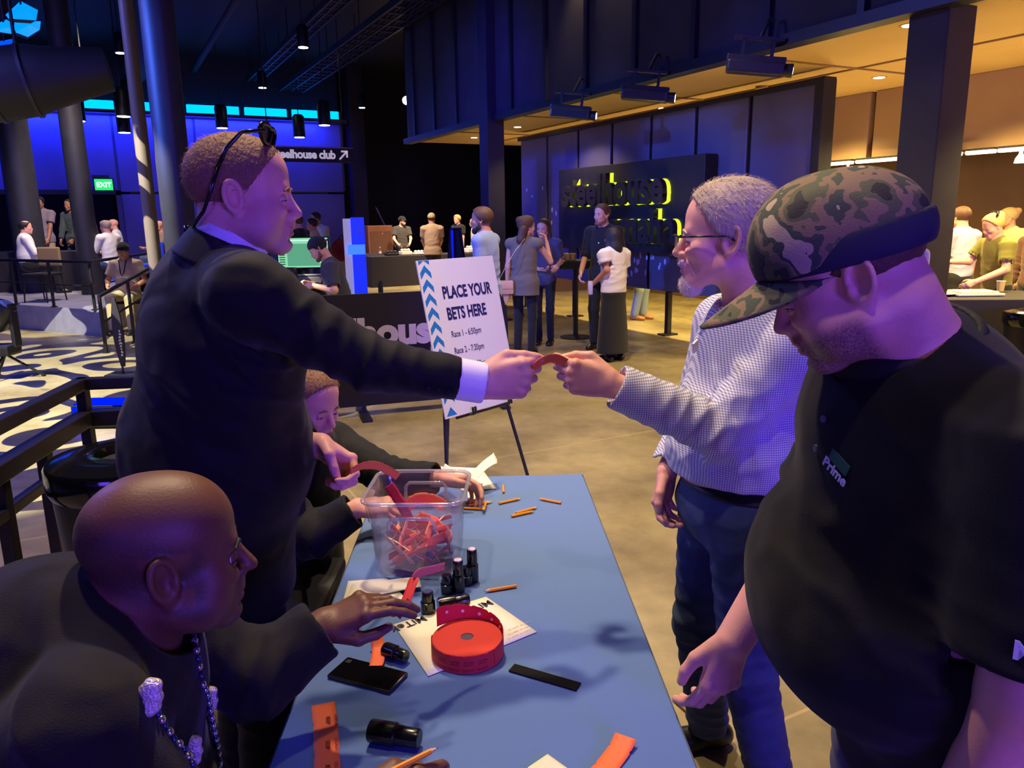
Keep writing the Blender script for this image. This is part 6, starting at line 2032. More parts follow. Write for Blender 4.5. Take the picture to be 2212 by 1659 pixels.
# stage bettors at the far left
for (x, d, face, look, sit, H, st) in (
    (60, 14.2, (.8, .6), (.9, .4), .46, 1.74, dict(label='heavy bald man in a white shirt seated at the far end of the stage rail', skin=skin_p, hair='fringe', hairm=hair_dk, top=white_sh, legs=blacktr, girth=.05)),
    (104, 16.6, (.2, -1), (.2, -1), None, 1.86, dict(label='standing man in a grey brown shirt with a white badge at the stage tables', skin=skin_t, hair='short', hairm=hair_dk, hairt=.02, top=cloth(150, 134, 150), sleeve='short', legs=beige)),
    (168, 16.6, (-.2, -1), (-.2, -1), None, 1.80, dict(label='standing man in a dark green shirt half hidden by a round column', skin=skin_t, hair='short', hairm=hair_dk, top=cloth(70, 84, 92), legs=jean)),
    (209, 16.4, (.1, -1), (-.5, -.9), .46, 1.62, dict(label='woman in black with brown hair seated between the column and the bald men', skin=skin_p, hair='long', hairm=hair_br, top=black_sh, legs=blacktr)),
    (240, 14.2, (-.7, .3), (-.8, .3), .46, 1.72, dict(label='bald man in a white shirt seated beside the woman in black', skin=skin_p, hair='fringe', hairm=hair_gr, top=white_sh, legs=jean)),
    (258, 17.4, (-.9, -.3), (-.9, -.2), .46, 1.78, dict(label='pink faced bald person seated behind the bald man in white', skin=skin_p, hair='bald', top=white_sh, legs=jean)),
    (356, 16.4, (-.8, -.6), (-.9, -.5), .46, 1.66, dict(label='bald man in a brown shirt seated against the back of the suited man', skin=skin_t, hair='bald', top=cloth(120, 96, 78), legs=jean)),
):
    person('person', joints(gz(x, 560, d, .40), toward(*face), H, sit=sit, look=toward(*look), hands=((.34, -.12, .74), (.34, .12, .74))), st, FR)
p = gz(104, 560, 16.6, .40) + np.array((.03, -.155, 1.18))
plain('name_badge', MB().box(p, (.06, .004, .05), bev=.002), paper, 'white badge hanging on the standing man in grey brown at the stage tables', 'badge')
Wy = onz(282, 682, 0.0)
Jy = joints(gz(280, 640, 12.1), toward(.1, -1), 1.72, sit=.50, look=toward(.15, -1), pitch=-.25, hands=((.28, -.2, .72), (.28, .2, .72)))
o = person('person', Jy, dict(label='man in a beige polo with a dark cap and lanyard seated below the stage rail', skin=skin_t, hair='short', hairm=hair_dk, cap=black_sh, top=cloth(190, 168, 142), sleeve='short', legs=cloth(176, 160, 116), girth=.03), .011)
MB().tube([Jy['neck'] + np.array((-.06, -.09, -.0)), Jy['neck'] + np.array((-.02, -.16, -.2)), Jy['neck'] + np.array((.0, -.17, -.24)), Jy['neck'] + np.array((.03, -.16, -.2)), Jy['neck'] + np.array((.06, -.09, 0))], .007, 6).obj('lanyard', plastic, o)
q = gz(280, 640, 12.1)
stack_chair((q[0], q[1] + .10, 0), math.pi, 'black chair under the man with the lanyard')
# sound operator in the black polo and cap
Wop = gz(738, 640, 8.75)
Jop = joints(Wop, toward(-1, -.25), 1.76, sit=.62, lean=.22, look=toward(-1, -.2), pitch=-.55, hands=((.36, -.16, .98), (.30, .20, .98)), headfwd=.05)
o = person('person', Jop, dict(label='operator in a black cap and dark polo bent over the sound desk behind the banner', skin=skin_l, hair='short', hairm=hair_dk, cap=black_sh, brim=-1, top=cloth(48, 48, 60), sleeve='short', cuff=.85, collar=cloth(44, 44, 56), legs=blacktr, girth=.02, beard=mat('stubble_dark', rgb(120, 84, 70), .8), beardl=0), NR)
# red bag behind
q = at(739, 540, 15.75)
o = empty('red_bag', q - EZ * .18, 'red rounded bag carried behind the men by the screen', 'bag')
Field().ell((0, 0, .18), (.22, .16, .24)).ell((.02, -.08, .1), (.15, .12, .14), k=.03).obj('bag_body', .02, cloth(150, 40, 50), None)
bpy.data.objects['bag_body'].parent = o
MB().tube([(-.1, -.02, .36), (0, -.02, .48), (.1, -.02, .36)], .012, 8).obj('strap', plastic, o, local=True)
# ---------------------------------------------------------------- the five people round the table
def shoulders(J, w, drop, f=None):
    l = J['l']; up = nrm(J['neck'] - J['pelvis'])
    J['shL'] = J['neck'] + l * w - up * drop; J['shR'] = J['neck'] - l * w - up * drop
    for q, sg in (('R', -1), ('L', 1)):
        J['hip' + q] = J['pelvis'] + l * sg * .095 * J['s'] - EZ * .03
        if J['sit'] is None: hl = np.linalg.norm(J['hip' + q] - J['an' + q]) * .503; J['kn' + q] = ik(J['hip' + q], J['an' + q], hl, hl, J['f'])


MAINRES = .0050
suit = mat('black_suit', rgb(14, 13, 16), .75, spec=.22, bump=.25, bscale=500, sheen=.06, wr=7)
suitl = mat('suit_lapel', rgb(13, 12, 15), .7, bump=.2, bscale=500)
dress_white = mat('dress_shirt_white', rgb(232, 226, 236), .6, bump=.1, bscale=400)

# --- the standing man in the suit
p0_ = np.array((-.71, 1.82, 0.0))
J = joints(p0_, (.84, .54), 1.88, stance=.13)
J['pelvis'] = at(466, 1120, 1.96); J['neck'] = at(492, 548, 1.74); J['up'] = nrm(J['neck'] - J['pelvis'])
J['head'] = at(523, 432, 1.72); J['look'] = nrm((.985, .17, 0)); J['pitch'] = -.03
shoulders(J, .205, .085)
J['elR'] = at(795, 785, 1.66); J['wrR'] = at(1040, 827, 1.70)
J['elL'] = at(560, 960, 2.02); J['wrL'] = at(692, 962, 1.93)


def hand_give(B, w, x):
    add_hand(B, w, (1, 0, .10), ((0, 0.05, 1), (0, -1, 0.05)), 1.12, ((38, 72, 40), (62, 80, 45), (66, 82, 45), (70, 80, 45)),
             ((.018, .026, -.010), (.056, .046, -.016), (.090, .042, -.018), (.116, .036, -.020)), thick=1.12)


def hand_strip(B, w, x):
    add_hand(B, w, (.80, -.25, -.50), ((.25, -.55, .75), (.45, .75, .25)), 1.08, ((40, 60, 40), (48, 66, 40), (55, 70, 40), (60, 70, 40)),
             ((.018, .026, -.010), (.046, .040, -.030), (.072, .030, -.046), (.094, .016, -.056)), thick=1.05)


def kid(p, nm):
    return [c for c in p.children if c.name.split('.')[0] == nm][0]


def near_folds(J, extra=()):
    f, l, up = J['f'], J['l'], J['up']
    n, pv = J['neck'], J['pelvis']
    return [(J['elR'], .13, nrm(J['wrR'] - J['shR']), .055, .008, .4), (J['elL'], .13, nrm(J['wrL'] - J['shL']), .055, .008, 1.4)] + list(extra)


st = dict(label='tall balding man in a black suit standing at the table, holding out an orange ticket', skin=skin_p, stubble=rgb(206, 156, 138), hair='short', hairm=hair_lb, hairt=.0035, browm=hair_lb, girth=.075, loose=.028, slv=.004,
          hs=1.045, top=suit, topname='suit_jacket', hem=-.135, cuff=.80, legs=suit, collar=None, neckopen=.076, handR=hand_give, handL=hand_strip, hi=True, bodyres=.0037, arm=1.02, neckw=1.12,
          face=dict(jaw=1.1, fat=.008, nose=1.1, chin=1.1))
ar = J['shR']
st['folds'] = near_folds(J, [(lerp(J['neck'], J['pelvis'], .45) - J['l'] * .2, .20, nrm((.35, 0, 1)), .085, .010, .0), (lerp(J['neck'], J['pelvis'], .75) - J['l'] * .2 - J['f'] * .1, .24, nrm((.75, 0, 1)), .11, .010, 1.5),
                             (lerp(J['shR'], J['elR'], .4), .13, nrm((.8, 0, -.55)), .07, .008, .6), (J['shR'] - EZ * .16, .14, nrm((1, 0, .7)), .06, .010, 1.9), (lerp(J['elR'], J['wrR'], .45), .12, nrm((1, 0, .3)), .075, .004, .2)])
suit_man = person('person', J, st, MAINRES)
HR = head_frame(J['look'], J['pitch']); HC = J['head']; hs_ = 1.045 * J['s'] ** .5
hx = lambda *p: HC + HR @ (np.array(p, float) * hs_)
# jacket collar standing round the shirt collar, lapel, sleeve cuff
nd = nrm(J['head'] + HR @ np.array((-.02, 0, -.05)) - J['neck']); ca = nrm(nd * .85 - J['f'] * .42)
c0 = at(503, 518, 1.735)
ca = nrm(np.array((.45, .12, 1.0)))
K = Field().cone(c0 - ca * .05, c0 + ca * .020, .083, .079, .004, sq=(np.cross(ca, J['l']), 1.0)).cone(c0 - ca * .07, c0 + ca * .07, .0765, .073, .003, op='s', k=.003)
K.obj('shirt_collar', .0035, dress_white, suit_man)
K = Field().cone(c0 - ca * .075, c0 - ca * .004, .112, .094, .006).cone(c0 - ca * .09, c0 + ca * .07, .084, .0835, .003, op='s', k=.003)
K.obj('jacket_collar', .004, suitl, suit_man)
d = nrm(J['wrR'] - J['elR']); e = lerp(J['elR'], J['wrR'], .80)
K = Field().cone(e - d * .03, e + d * .060, .0465, .0455, .006, k=.004, sq=((0, 1, 0), .88)).cone(e + d * .02, e + d * .09, .0380, .0380, .002, op='s', k=.002, sq=((0, 1, 0), .88))
K.obj('shirt_cuff', .0035, dress_white, suit_man)
mb = MB()
for k in range(3): mb.lathe([(.0075, 0), (.0065, .004)], c=e - d * (.02 + .022 * k) + np.array((0, -.046, -.022)), R=frame_of((1, 0, 0), (0, 0, 1), (0, -1, 0)).astype(float), n=12)
mb.obj('sleeve_button', plastic, kid(suit_man, 'suit_jacket'))
# sunglasses pushed up with a cord hanging behind the ear
mb = MB()
for s in (-1, 1):
    q = [hx(.058 + .006 * math.cos(a), s * .034 + .027 * math.cos(a), .134 + .019 * math.sin(a) + .004 * math.cos(a * 2)) for a in np.linspace(0, 2 * math.pi, 17)]
    mb.tube(q, .0055, 8)
    mb.add(q[:-1], [tuple(range(16))]); mb.add([p - HR[:, 0] * .006 for p in q[:-1]], [tuple(range(16))[::-1]])
    mb.tube([hx(.06, s * .06, .134), hx(.02, s * .082, .128), hx(-.01, s * .088, .095), hx(-.03, s * .087, .055)], .0045, 8)
mb.tube([hx(.062, -.01, .134), hx(.064, 0, .138), hx(.062, .01, .134)], .005, 8)
mb.obj('sunglasses', plastic, suit_man, True)
MB().tube([hx(-.028, -.088, .058), hx(-.045, -.086, .012), hx(-.062, -.078, -.025), hx(-.085, -.058, -.050), hx(-.098, -.02, -.062), hx(-.098, .02, -.062), hx(-.085, .058, -.05), hx(-.045, .086, .012), hx(-.028, .088, .058)], .004, 8).lathe([(.010, -.012), (.012, 0), (.010, .012)], c=hx(-.104, -.02, -.064), n=10).obj('glasses_cord', plastic, suit_man, True)
# the ticket passing from hand to hand
strip('ticket_strip', [at(1150, 796, 1.700), at(1172, 780, 1.715), at(1196, 774, 1.74), at(1222, 784, 1.765)], .024, 'orange ticket passing between the two outstretched hands', ticketm, up=(0, -.5, 1))
strip('ticket_strip', [at(757, 1018, 1.84), at(785, 1006, 1.86), at(815, 1006, 1.92), at(842, 1018, 1.98), at(860, 1030, 2.02)], .022, 'curved orange ticket strip held in the other hand of the suited man', ticketm, up=(0, -.6, 1))

# --- the man in the checked shirt
def check_material():
    m = mat('checked_shirt', rgb(222, 218, 226), .8)
    nt = m.node_tree; b = nt.nodes['Principled BSDF']; tc = nt.nodes.new('ShaderNodeTexCoord')
    sx = nt.nodes.new('ShaderNodeSeparateXYZ'); nt.links.new(tc.outputs['Object'], sx.inputs[0])

    def stripe(ax, per):
        a = nt.nodes.new('ShaderNodeMath'); a.operation = 'MULTIPLY'; a.inputs[1].default_value = 2 * math.pi / per
        nt.links.new(sx.outputs[ax], a.inputs[0])
        s_ = nt.nodes.new('ShaderNodeMath'); s_.operation = 'SINE'; nt.links.new(a.outputs[0], s_.inputs[0])
        g = nt.nodes.new('ShaderNodeMath'); g.operation = 'GREATER_THAN'; g.inputs[1].default_value = .1; nt.links.new(s_.outputs[0], g.inputs[0])
        return g.outputs[0]
    ad = nt.nodes.new('ShaderNodeMath'); ad.operation = 'ADD'
    nt.links.new(stripe('X', .0056), ad.inputs[0]); nt.links.new(stripe('Z', .0056), ad.inputs[1])
    ml = nt.nodes.new('ShaderNodeMath'); ml.operation = 'MULTIPLY'; ml.inputs[1].default_value = .42; nt.links.new(ad.outputs[0], ml.inputs[0])
    mx = nt.nodes.new('ShaderNodeMixRGB'); mx.inputs[1].default_value = rgb(232, 226, 228); mx.inputs[2].default_value = rgb(66, 84, 150)
    nt.links.new(ml.outputs[0], mx.inputs[0]); nt.links.new(mx.outputs[0], b.inputs['Base Color'])
    return m


check = check_material()
denim = mat('denim', rgb(56, 72, 102), .85, bump=.4, bscale=500, var=.35, vscale=9, wr=9)
q = at(1590, 1085, 2.06)
J = joints((q[0], 2.02, 0), (-.985, -.17), 1.80, stance=.11)
J['pelvis'] = q; J['neck'] = at(1640, 662, 1.98); J['up'] = nrm(J['neck'] - J['pelvis'])
J['head'] = at(1572, 522, 1.94); J['look'] = nrm((-.97, .22, 0)); J['pitch'] = .02
J['anR'] = J['anR'] + np.array((.02, .05, 0)); J['anL'] = J['anL'] + np.array((.10, 0, 0))
shoulders(J, .195, .07)
J['elL'] = at(1560, 935, 1.86); J['wrL'] = at(1318, 828, 1.83)
J['elR'] = at(1500, 905, 2.27); J['wrR'] = at(1441, 1018, 2.16)


def hand_take(B, w, x):
    add_hand(B, w, (-1, .02, .20), ((.1, .05, 1), (0, -1, .05)), 1.08, ((26, 62, 30), (52, 70, 40), (60, 74, 42), (66, 74, 42)),
             ((.018, .026, -.010), (.052, .048, -.020), (.084, .044, -.026), (.110, .034, -.030)), thick=1.08)


def hand_rest(B, w, x):
    add_hand(B, w, (-.15, -.05, -1), ((-.7, -.7, .1), (-.6, .6, 0)), 1.02, ((30, 40, 25), (36, 44, 25), (40, 46, 25), (44, 46, 25)))


st = dict(label='grey bearded man in a blue checked shirt, jeans and glasses reaching for the ticket', skin=skin_p, hair='short', hairm=hair_gr, hairt=.011, browm=hair_gr, girth=.045, loose=.020, belly=.02,
          hs=1.12, top=check, topname='checked_shirt', hem=.074, sleeve='long', cuff=.95, legs=denim, waist=.075, legw=1.06, collar=check, neckopen=.068, handL=hand_take, handR=hand_rest, hi=True, bodyres=.0037,
          beard=mat('white_beard', rgb(226, 204, 190), .8, bump=.7, bscale=300), goatee=True, beardl=.006, strandn=3600, strandl=.02, face=dict(jaw=1.0, nose=1.15), neckw=1.05)
st['folds'] = near_folds(J, [(lerp(J['elL'], J['wrL'], .3), .12, nrm(J['wrL'] - J['elL']), .045, .009, .4), (J['elL'], .15, nrm((.5, 0, -1)), .06, .008, 2), (lerp(J['neck'], J['pelvis'], .7), .22, nrm((.5, 0, 1)), .09, .010, .5),
                             (lerp(J['shL'], J['elL'], .5), .12, nrm((1, 0, .5)), .07, .006, 1)])
blue_man = person('person', J, st, MAINRES)
HR = head_frame(J['look'], J['pitch']); HC = J['head']; hs_ = 1.12 * J['s'] ** .5
hx = lambda *p: HC + HR @ (np.array(p, float) * hs_)
mb = MB()
for s in (-1, 1): mb.tube([hx(.106, s * .052, .010), hx(.06, s * .078, .013), hx(.005, s * .082, .014), hx(-.012, s * .080, .004)], .0024, 8)
mb.tube([hx(.112, -.052, .012), hx(.118, -.03, .014), hx(.120, 0, .013), hx(.118, .03, .014), hx(.112, .052, .012)], .0018, 8)
mb.obj('glasses_frame', plastic, blue_man, True)
for s in (-1, 1):
    pts_ = [hx(.114 - .006 * (abs(math.cos(a)) if s * math.cos(a) > 0 else 0), s * .031 + .020 * math.cos(a), -.004 + .016 * math.sin(a)) for a in np.linspace(0, 2 * math.pi, 17)[:-1]]
    MB().add(pts_ + [p + HR[:, 0] * .0016 for p in pts_], [tuple(range(16))[::-1], tuple(range(16, 32))] + [(i, (i + 1) % 16, 16 + (i + 1) % 16, 16 + i) for i in range(16)]).obj('glasses_lens', glassy, kid(blue_man, 'glasses_frame'))
# belt with its loops, pocket seam, name sticker on the chest
up = J['up']; l = J['l']; f = np.cross(nrm(J['shL'] - J['shR']), up)
Rt = np.array([f, nrm(J['shL'] - J['shR']), up]).T
K = Field().ell(J['pelvis'], (.118 * 1.03 + .045 * .6 + .006, .170 * 1.03 + .045 * .5 + .006, .145), Rt).keep(J['pelvis'] + up * .080, up).keep(J['pelvis'] + up * .042, -up)
K.obj('belt', .005, mat('black_belt', rgb(16, 15, 17), .45), blue_man)
c = J['pelvis'] + up * .30 + f * .155 - l * .0
p = at(1502, 748, 1.86)
stk = MB().box((0, 0, 0), (.017, .003, .013), frame_of(nrm((-.5, -.8, -.2)), nrm((.8, -.5, 0)), nrm((-.1, -.2, 1))).astype(float), bev=.002)
o = stk.obj('name_sticker', paper, None); o.location = Vector(p)
o.parent = blue_man; o.matrix_parent_inverse = Matrix.Translation(blue_man.location).inverted()

# --- the man in the camouflage cap
def camo_material():
    m = mat('camouflage', rgb(90, 84, 66), .85, bump=.2, bscale=400)
    nt = m.node_tree; b = nt.nodes['Principled BSDF']; tc = nt.nodes.new('ShaderNodeTexCoord')
    n = nt.nodes.new('ShaderNodeTexNoise'); n.inputs['Scale'].default_value = 17; n.inputs['Detail'].default_value = 2.5
    nt.links.new(tc.outputs['Object'], n.inputs['Vector'])
    r = nt.nodes.new('ShaderNodeValToRGB'); r.color_ramp.interpolation = 'CONSTANT'
    e = r.color_ramp.elements
    e[0].position = 0; e[0].color = rgb(44, 40, 34); e[1].position = .42; e[1].color = rgb(82, 86, 56)
    for ps, cc in ((.49, (128, 104, 78)), (.56, (62, 70, 54)), (.63, (176, 156, 126))):
        k = e.new(ps); k.color = rgb(*cc)
    nt.links.new(n.outputs['Fac'], r.inputs[0]); nt.links.new(r.outputs[0], b.inputs['Base Color'])
    return m


camo = camo_material()
polo = mat('black_polo', rgb(14, 14, 17), .85, spec=.25, bump=.3, bscale=600, sheen=.06, wr=6)
J = joints((.74, 1.16, 0), (-.98, -.19), 1.84, stance=.14)
J['pelvis'] = np.array((.74, 1.16, .95)); J['neck'] = at(1968, 765, 1.13); J['up'] = nrm(J['neck'] - J['pelvis'])
J['head'] = at(1838, 604, 1.09); J['look'] = nrm((-.94, .30, 0)); J['pitch'] = -.44
shoulders(J, .215, .075)
J['elL'] = at(2205, 1490, .98); J['wrL'] = at(2070, 1740, 1.08)
J['shR'] = J['shR'] + np.array((.13, .02, 0)); J['elR'] = at(1752, 1120, 1.47); J['wrR'] = at(1585, 1385, 1.45)


def hand_low(B, w, x):
    add_hand(B, w, (-.30, -.10, -1), ((-.9, -.3, .1), (.1, -.9, .1)), 1.08, ((22, 30, 18), (26, 34, 20), (30, 36, 20), (34, 36, 20)))


st = dict(label='heavy bearded man in a camouflage cap and black polo shirt looking down', skin=skin_p, hair='cap', hairm=hair_br, hairt=.004, girth=.095, loose=.020, belly=.075, hs=1.0, top=polo, topname='polo_shirt',
          sleeve='short', cuff=.86, hem=-.16, legs=cloth(58, 54, 70), collar=None, neckopen=.076, handR=hand_low, hi=True, bodyres=.0037, cap=None, stubble=rgb(104, 74, 68),
          face=dict(jaw=1.2, fat=.007, nose=1.0), neckw=1.25, arm=1.12)
st['folds'] = near_folds(J, [(lerp(J['neck'], J['pelvis'], .65) + J['l'] * .12, .22, nrm((.6, 0, 1)), .12, .010, .5), (J['shL'] - EZ * .12 - J['l'] * .06, .16, nrm((1, 0, .5)), .07, .009, .2), (lerp(J['neck'], J['pelvis'], .5) + J['f'] * .15, .2, nrm((1, .4, 1)), .10, .007, 1)])
cap_man = person('person', J, st, MAINRES)
HR = head_frame(J['look'], J['pitch']); HC = J['head']; hs_ = 1.0 * J['s'] ** .5
hx = lambda *p: HC + HR @ (np.array(p, float) * hs_)
K = Field().ell(hx(-.008, 0, .052), np.array((.116, .092, .098)) * hs_, HR).ell(hx(.03, 0, .075), np.array((.080, .082, .078)) * hs_, HR, k=.03).keep(hx(0, 0, .030), HR @ np.array((.16, 0, -1)))
K.fold = creases([(hx(-.02, 0, .1), .12, HR[:, 1], .07, .003, 0)]); K.foldmax = .004
K.obj('cap_crown', .004, camo, cap_man)
K = Field().ell(hx(-.010, 0, .046), np.array((.119, .095, .080)) * hs_, HR).keep(hx(0, 0, .026), HR @ np.array((.16, 0, -1))).keep(hx(0, 0, .072), HR @ np.array((-.15, 0, 1)))
K.obj('cap_band', .004, mat('navy_band', rgb(30, 28, 52), .8), kid(cap_man, 'cap_crown'))
g = []
for i in range(15):
    a = -1.32 + 2.64 * i / 14; row = []
    for j in range(8):
        t = j / 7; ex = math.cos(a) ** .8
        row.append(hx(-.004 + .106 * math.cos(a) + .112 * t * ex, .088 * math.sin(a) * (1 - .06 * t), .050 - .030 * t * ex - .030 * math.sin(a) ** 2))
    g.append(row)
MB().sheet(g, .004).obj('cap_brim', camo, cap_man, True)
MB().lathe([(.008, 0), (.006, .005)], c=hx(-.005, 0, .149), R=HR, n=12).obj('cap_button', camo, kid(cap_man, 'cap_crown'))
# polo collar, placket, buttons, chest emblem
nd = nrm(J['head'] + HR @ np.array((-.03, 0, -.06)) - J['neck'])
nf = np.cross(nrm(J['shL'] - J['shR']), J['up'])
ca = nrm(nd * .8 + J['up'] * .4 - nf * .30)
c0 = J['neck'] + nd * .012
K = Field().cone(c0 - ca * .045, c0 + ca * .036, .128, .096, .007).cone(c0 - ca * .07, c0 + ca * .08, .087, .084, .003, op='s', k=.003)
K.box(c0 + nf * .13 - J['up'] * .03, (.08, .016, .07), np.array([nf, nrm(J['shL'] - J['shR']), J['up']]).T, op='s', k=.004)
K.obj('collar', .004, mat('polo_collar', rgb(20, 19, 24), .8, bump=.4, bscale=500), cap_man)


def on_front(obj_name, parent, origin, direction):
    """where a straight line meets one of the garments built above"""
    me = [c for c in parent.children if c.name.split('.')[0] == obj_name][0].data
    from mathutils.bvhtree import BVHTree
    bv = BVHTree.FromPolygons([v.co.copy() for v in me.vertices], [tuple(p.vertices) for p in me.polygons])
    h = bv.ray_cast(Vector(origin), Vector(direction))
    return (np.array(h[0]), np.array(h[1])) if h[0] is not None else (None, None)


def patch(parent, garment, px, size, fn):
    """a small flat thing sewn on a garment where the photo shows it"""
    d = nrm(sight(*px))
    p, n = on_front(garment, parent, CAM, d)
    if p is None: return None
    if n @ d > 0: n = -n
    n = nrm(n)
    y = nrm(EZ - (EZ @ n) * n); x = np.cross(y, n)
    return fn(p + n * .0015, x, y, n)


def emblem(p, x, y, n):
    a = math.radians(-24); X_ = x * math.cos(a) + y * math.sin(a); Y_ = -x * math.sin(a) + y * math.cos(a)
    MB().box(p + Y_ * .012, (.020, .009, .0008), np.array([X_, Y_, n]).T).obj('emblem_ground', mat('emblem_green', rgb(34, 96, 70), .7), kid(cap_man, 'polo_shirt'))
    letters('emblem_lettering', 'Prime', .022, p - X_ * .026 - Y_ * .012 + n * .001, X_, Y_, mat('emblem_white', rgb(226, 226, 240), .7), kid(cap_man, 'polo_shirt'), ext=.0004, fat=.0006)


patch(cap_man, 'polo_shirt', (1808, 1012), .03, emblem)
patch(cap_man, 'polo_shirt', (2204, 1408), .03, lambda p, x, y, n: letters('sleeve_lettering', 'M', .034, p - x * .008 - y * .01, x, y, mat('sleeve_white', rgb(236, 232, 240), .7), kid(cap_man, 'polo_shirt'), ext=.0004, fat=.001))
for k, px in enumerate(((1782, 905), (1765, 968))):
    patch(cap_man, 'polo_shirt', px, .01, lambda p, x, y, n: MB().lathe([(.0062, 0), (.0056, .0025)], c=p, R=np.array([x, y, n]).T, n=14).obj('shirt_button', mat('dark_button', rgb(80, 84, 104), .3), kid(cap_man, 'polo_shirt')))

# --- the bald man seated in front
J = joints((-.88, .92, 0), (.94, .34), 1.80, sit=.52)
J['pelvis'] = np.array((-.77, 1.00, .62)); J['neck'] = at(240, 1318, 1.13); J['hunch'] = 1; J['up'] = nrm(J['neck'] - J['pelvis'])
J['head'] = at(356, 1212, 1.13); J['look'] = nrm((.90, .44, 0)); J['pitch'] = -.02
shoulders(J, .20, .06)
J['elL'] = at(545, 1470, 1.36); J['wrL'] = at(702, 1350, 1.42)
J['elR'] = at(420, 1900, 1.02); J['wrR'] = at(772, 1748, 1.14)
for q in 'RL':
    J['kn' + q] = J['hip' + q] + np.array((.05, .38, 0)); J['kn' + q][2] = .55
    J['an' + q] = np.array([J['kn' + q][0], J['kn' + q][1], .085])


def hand_reach(B, w, x):
    add_hand(B, w, (.88, .10, .40), ((.10, -.80, -.30), (-.25, -.35, .9)), .98, ((14, 26, 16), (20, 28, 18), (32, 38, 20), (40, 42, 22)),
             ((.018, .026, -.010), (.052, .044, -.028), (.082, .038, -.042), (.106, .028, -.050)))


def hand_write(B, w, x):
    add_hand(B, w, (.94, .16, .10), ((-.1, .55, .6), (-.1, -.6, .7)), 1.08, ((36, 48, 30), (44, 52, 30), (50, 56, 30), (54, 56, 30)),
             ((.018, .026, -.008), (.054, .042, -.014), (.086, .034, -.020), (.108, .022, -.026)))


st = dict(shaved=rgb(66, 46, 38), label='bald man in a black shirt and silver bead necklace seated at the table', skin=skin_d, lip=lipd, hair='bald', browm=hair_dk, girth=.075, loose=.020, hs=1.04, belly=.04, top=mat('black_shirt', rgb(20, 17, 18), .8, spec=.25, bump=.3, bscale=500, sheen=.06, wr=8), topname='shirt',
          sleeve='long', cuff=.95, hem=-.10, legs=blacktr, collar=mat('black_collar', rgb(28, 25, 28), .8), neckopen=.078, handL=hand_reach, handR=hand_write, hi=True, bodyres=.0037, face=dict(jaw=1.15, fat=.006, nose=1.9, chin=1.1), neckw=1.2, arm=1.08)
st['folds'] = near_folds(J, [(J['neck'] - J['f'] * .12 - EZ * .05, .2, nrm((.5, -.3, 1)), .085, .010, .4), (J['shR'] - EZ * .06, .18, nrm((.8, 0, .7)), .075, .010, 1.2), (lerp(J['neck'], J['pelvis'], .4), .2, nrm((1, 0, .3)), .1, .008, .0), (lerp(J['shL'], J['elL'], .6), .14, nrm((1, 0, .2)), .06, .009, .5)])
bald_man = person('person', J, st, MAINRES)
HR = head_frame(J['look'], J['pitch']); HC = J['head']; hs_ = 1.04 * J['s'] ** .5
hx = lambda *p: HC + HR @ (np.array(p, float) * hs_)
# the bead necklace: strings of small beads with larger crumpled medallions, draped over the shirt front
bead = mat('silver_bead', rgb(206, 206, 216), .16, metal=.9); beadb = mat('blue_bead', rgb(70, 80, 160), .2, metal=.8); medal = mat('pale_medallion', rgb(226, 212, 210), .28, metal=.5, bump=1.0, bscale=260)


def drape_point(px, off=.007):
    d = nrm(sight(*px)); p, n = on_front('shirt', bald_man, CAM, d)
    return None if p is None else p - d * off


def bead_string(path, name):
    P_ = [drape_point(p) for p in path]; P_ = [p for p in P_ if p is not None]
    if len(P_) < 2: return
    m1 = MB(); L = 0; k = 0
    for a, b in zip(P_[:-1], P_[1:]):
        n_ = max(1, int(np.linalg.norm(b - a) / .0108))
        for i in range(n_):
            c = lerp(a, b, i / n_); r = .0060 if k % 2 == 0 else .0048
            m1.lathe([(r * math.sin(t) + 1e-5, -r * math.cos(t)) for t in np.linspace(0, math.pi, 7)], c=c, n=10, mi=k % 2); k += 1
    m1.obj(name, [bead, beadb], bald_man, True)


bead_string([(421, 1352), (418, 1375), (424, 1405), (430, 1440), (438, 1478), (448, 1500), (456, 1540), (464, 1580), (470, 1620), (476, 1672)], 'bead_string')
bead_string([(322, 1490), (334, 1530), (356, 1566), (376, 1596), (398, 1618), (416, 1650), (424, 1680)], 'bead_string')
for (px, ang) in (((327, 1504), .3), ((452, 1512), -.3), ((416, 1622), .4)):
    p = drape_point(px, .016)
    if p is not None:
        F = Field()
        for k in range(7):
            a = k * .9; F.ell(p + CR * .011 * math.cos(a) * .8 + CU * .018 * math.sin(a), .0065 + .002 * (k % 2), k=.003)
        F.ell(p, (.013, .009, .021), k=.004)
        F.obj('medallion', .0028, medal, bald_man)
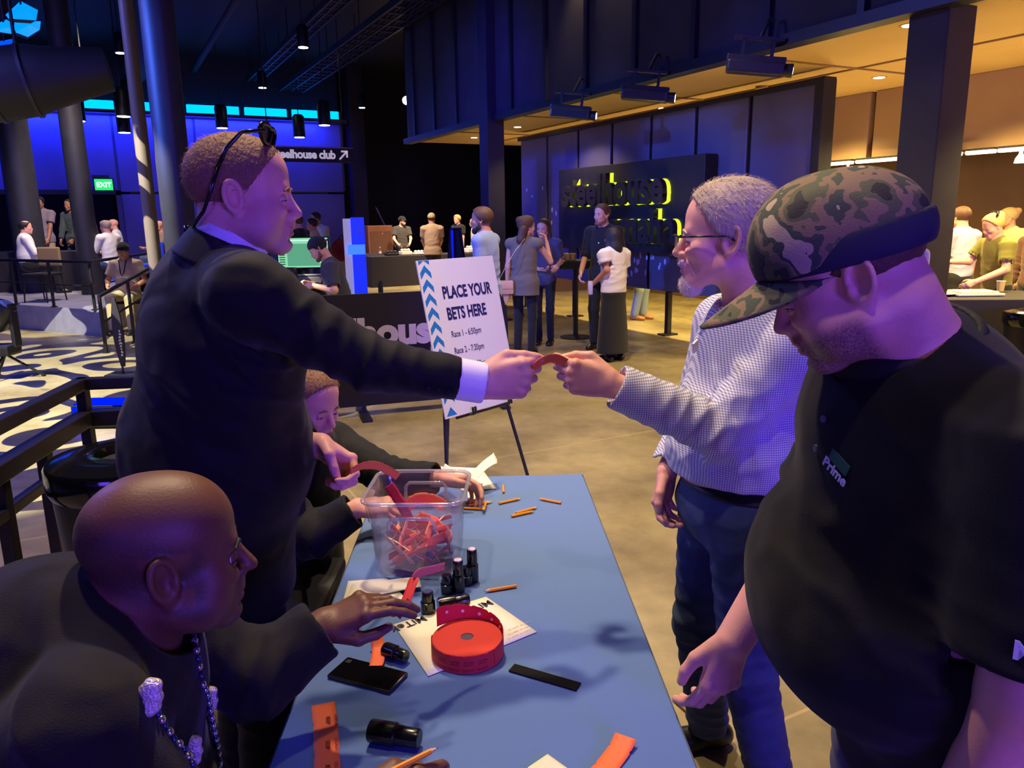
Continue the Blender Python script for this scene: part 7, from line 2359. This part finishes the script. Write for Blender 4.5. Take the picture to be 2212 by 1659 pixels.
# pencil in his writing hand and the strips he is tearing
pencil((868, 1654), (918, 1629), 'pencil held in the writing hand of the seated bald man', TZ + .150)
strip('ticket_strip', [at(856, 1330, 1.50), at(876, 1300, 1.50), at(890, 1262, 1.52), at(896, 1248, 1.53)], .022, 'red ticket strip bent over the reaching fingers of the bald man', ticketr, up=(1, -.3, .2))
strip('ticket_strip', [at(893, 1250, 1.53), at(905, 1238, 1.54), at(928, 1232, 1.56), at(960, 1224, 1.58)], .022, 'pinkish strip end sticking out from the reaching hand toward the bin', tpink, up=(0, -.3, 1))
strip('ticket_strip', [at(842, 1322, 1.49), at(862, 1318, 1.49), at(884, 1296, 1.50)], .03, 'short orange strip pinched under the fingers of the bald man', ticketm, up=(.2, -.4, 1))

# --- the man seated behind the suited man
J = joints((-.82, 2.52, 0), (.95, -.30), 1.74, sit=.46)
J['pelvis'] = np.array((-.80, 2.56, .56)); J['neck'] = at(628, 960, 2.60); J['up'] = nrm(J['neck'] - J['pelvis'])
J['head'] = at(664, 874, 2.52); J['look'] = nrm((.86, -.50, 0)); J['pitch'] = -.28
shoulders(J, .185, .06)
for q in 'RL':
    J['kn' + q] = J['hip' + q] + np.array((-.02, .38, 0)); J['kn' + q][2] = .50; J['an' + q] = np.array([J['kn' + q][0], J['kn' + q][1], .085])
J['shL'] = J['shL'] + np.array((.05, 0, 0))
J['elL'] = at(846, 1032, 2.66); J['wrL'] = at(950, 1034, 2.60)
J['elR'] = at(668, 1162, 2.32); J['wrR'] = at(772, 1097, 2.34)


def hand_far(B, w, x):
    add_hand(B, w, (1, -.05, -.12), ((-.1, -.7, .6), (0, .5, .8)), 1.06, ((24, 34, 20), (30, 38, 22), (34, 40, 24), (38, 40, 24)))


def hand_near(B, w, x):
    add_hand(B, w, (1, .15, -.05), ((.0, .8, .3), (-.1, -.3, .9)), 1.06, ((24, 34, 20), (30, 38, 22), (34, 40, 24), (38, 40, 24)))


st = dict(label='man in a black jacket seated behind the suited man, looking down at the bin', skin=skin_p, hair='short', hairm=hair_lb, hairt=.006, browm=hair_lb, hs=1.06, top=suit, topname='jacket', cuff=.93, hem=-.10, legs=blacktr, collar=dress_white,
          handL=hand_far, handR=hand_near, loose=.024, girth=.02, face=dict(jaw=1.0, nose=1.15), hi=True)
st['folds'] = near_folds(J)
person('person', J, st, .006)
# black folding chairs under the two seated men
stack_chair((-.76, .80, 0), 0.0, 'black chair under the seated bald man')
stack_chair((-.84, 2.40, 0), 0.0, 'black chair under the man seated behind the suited man')
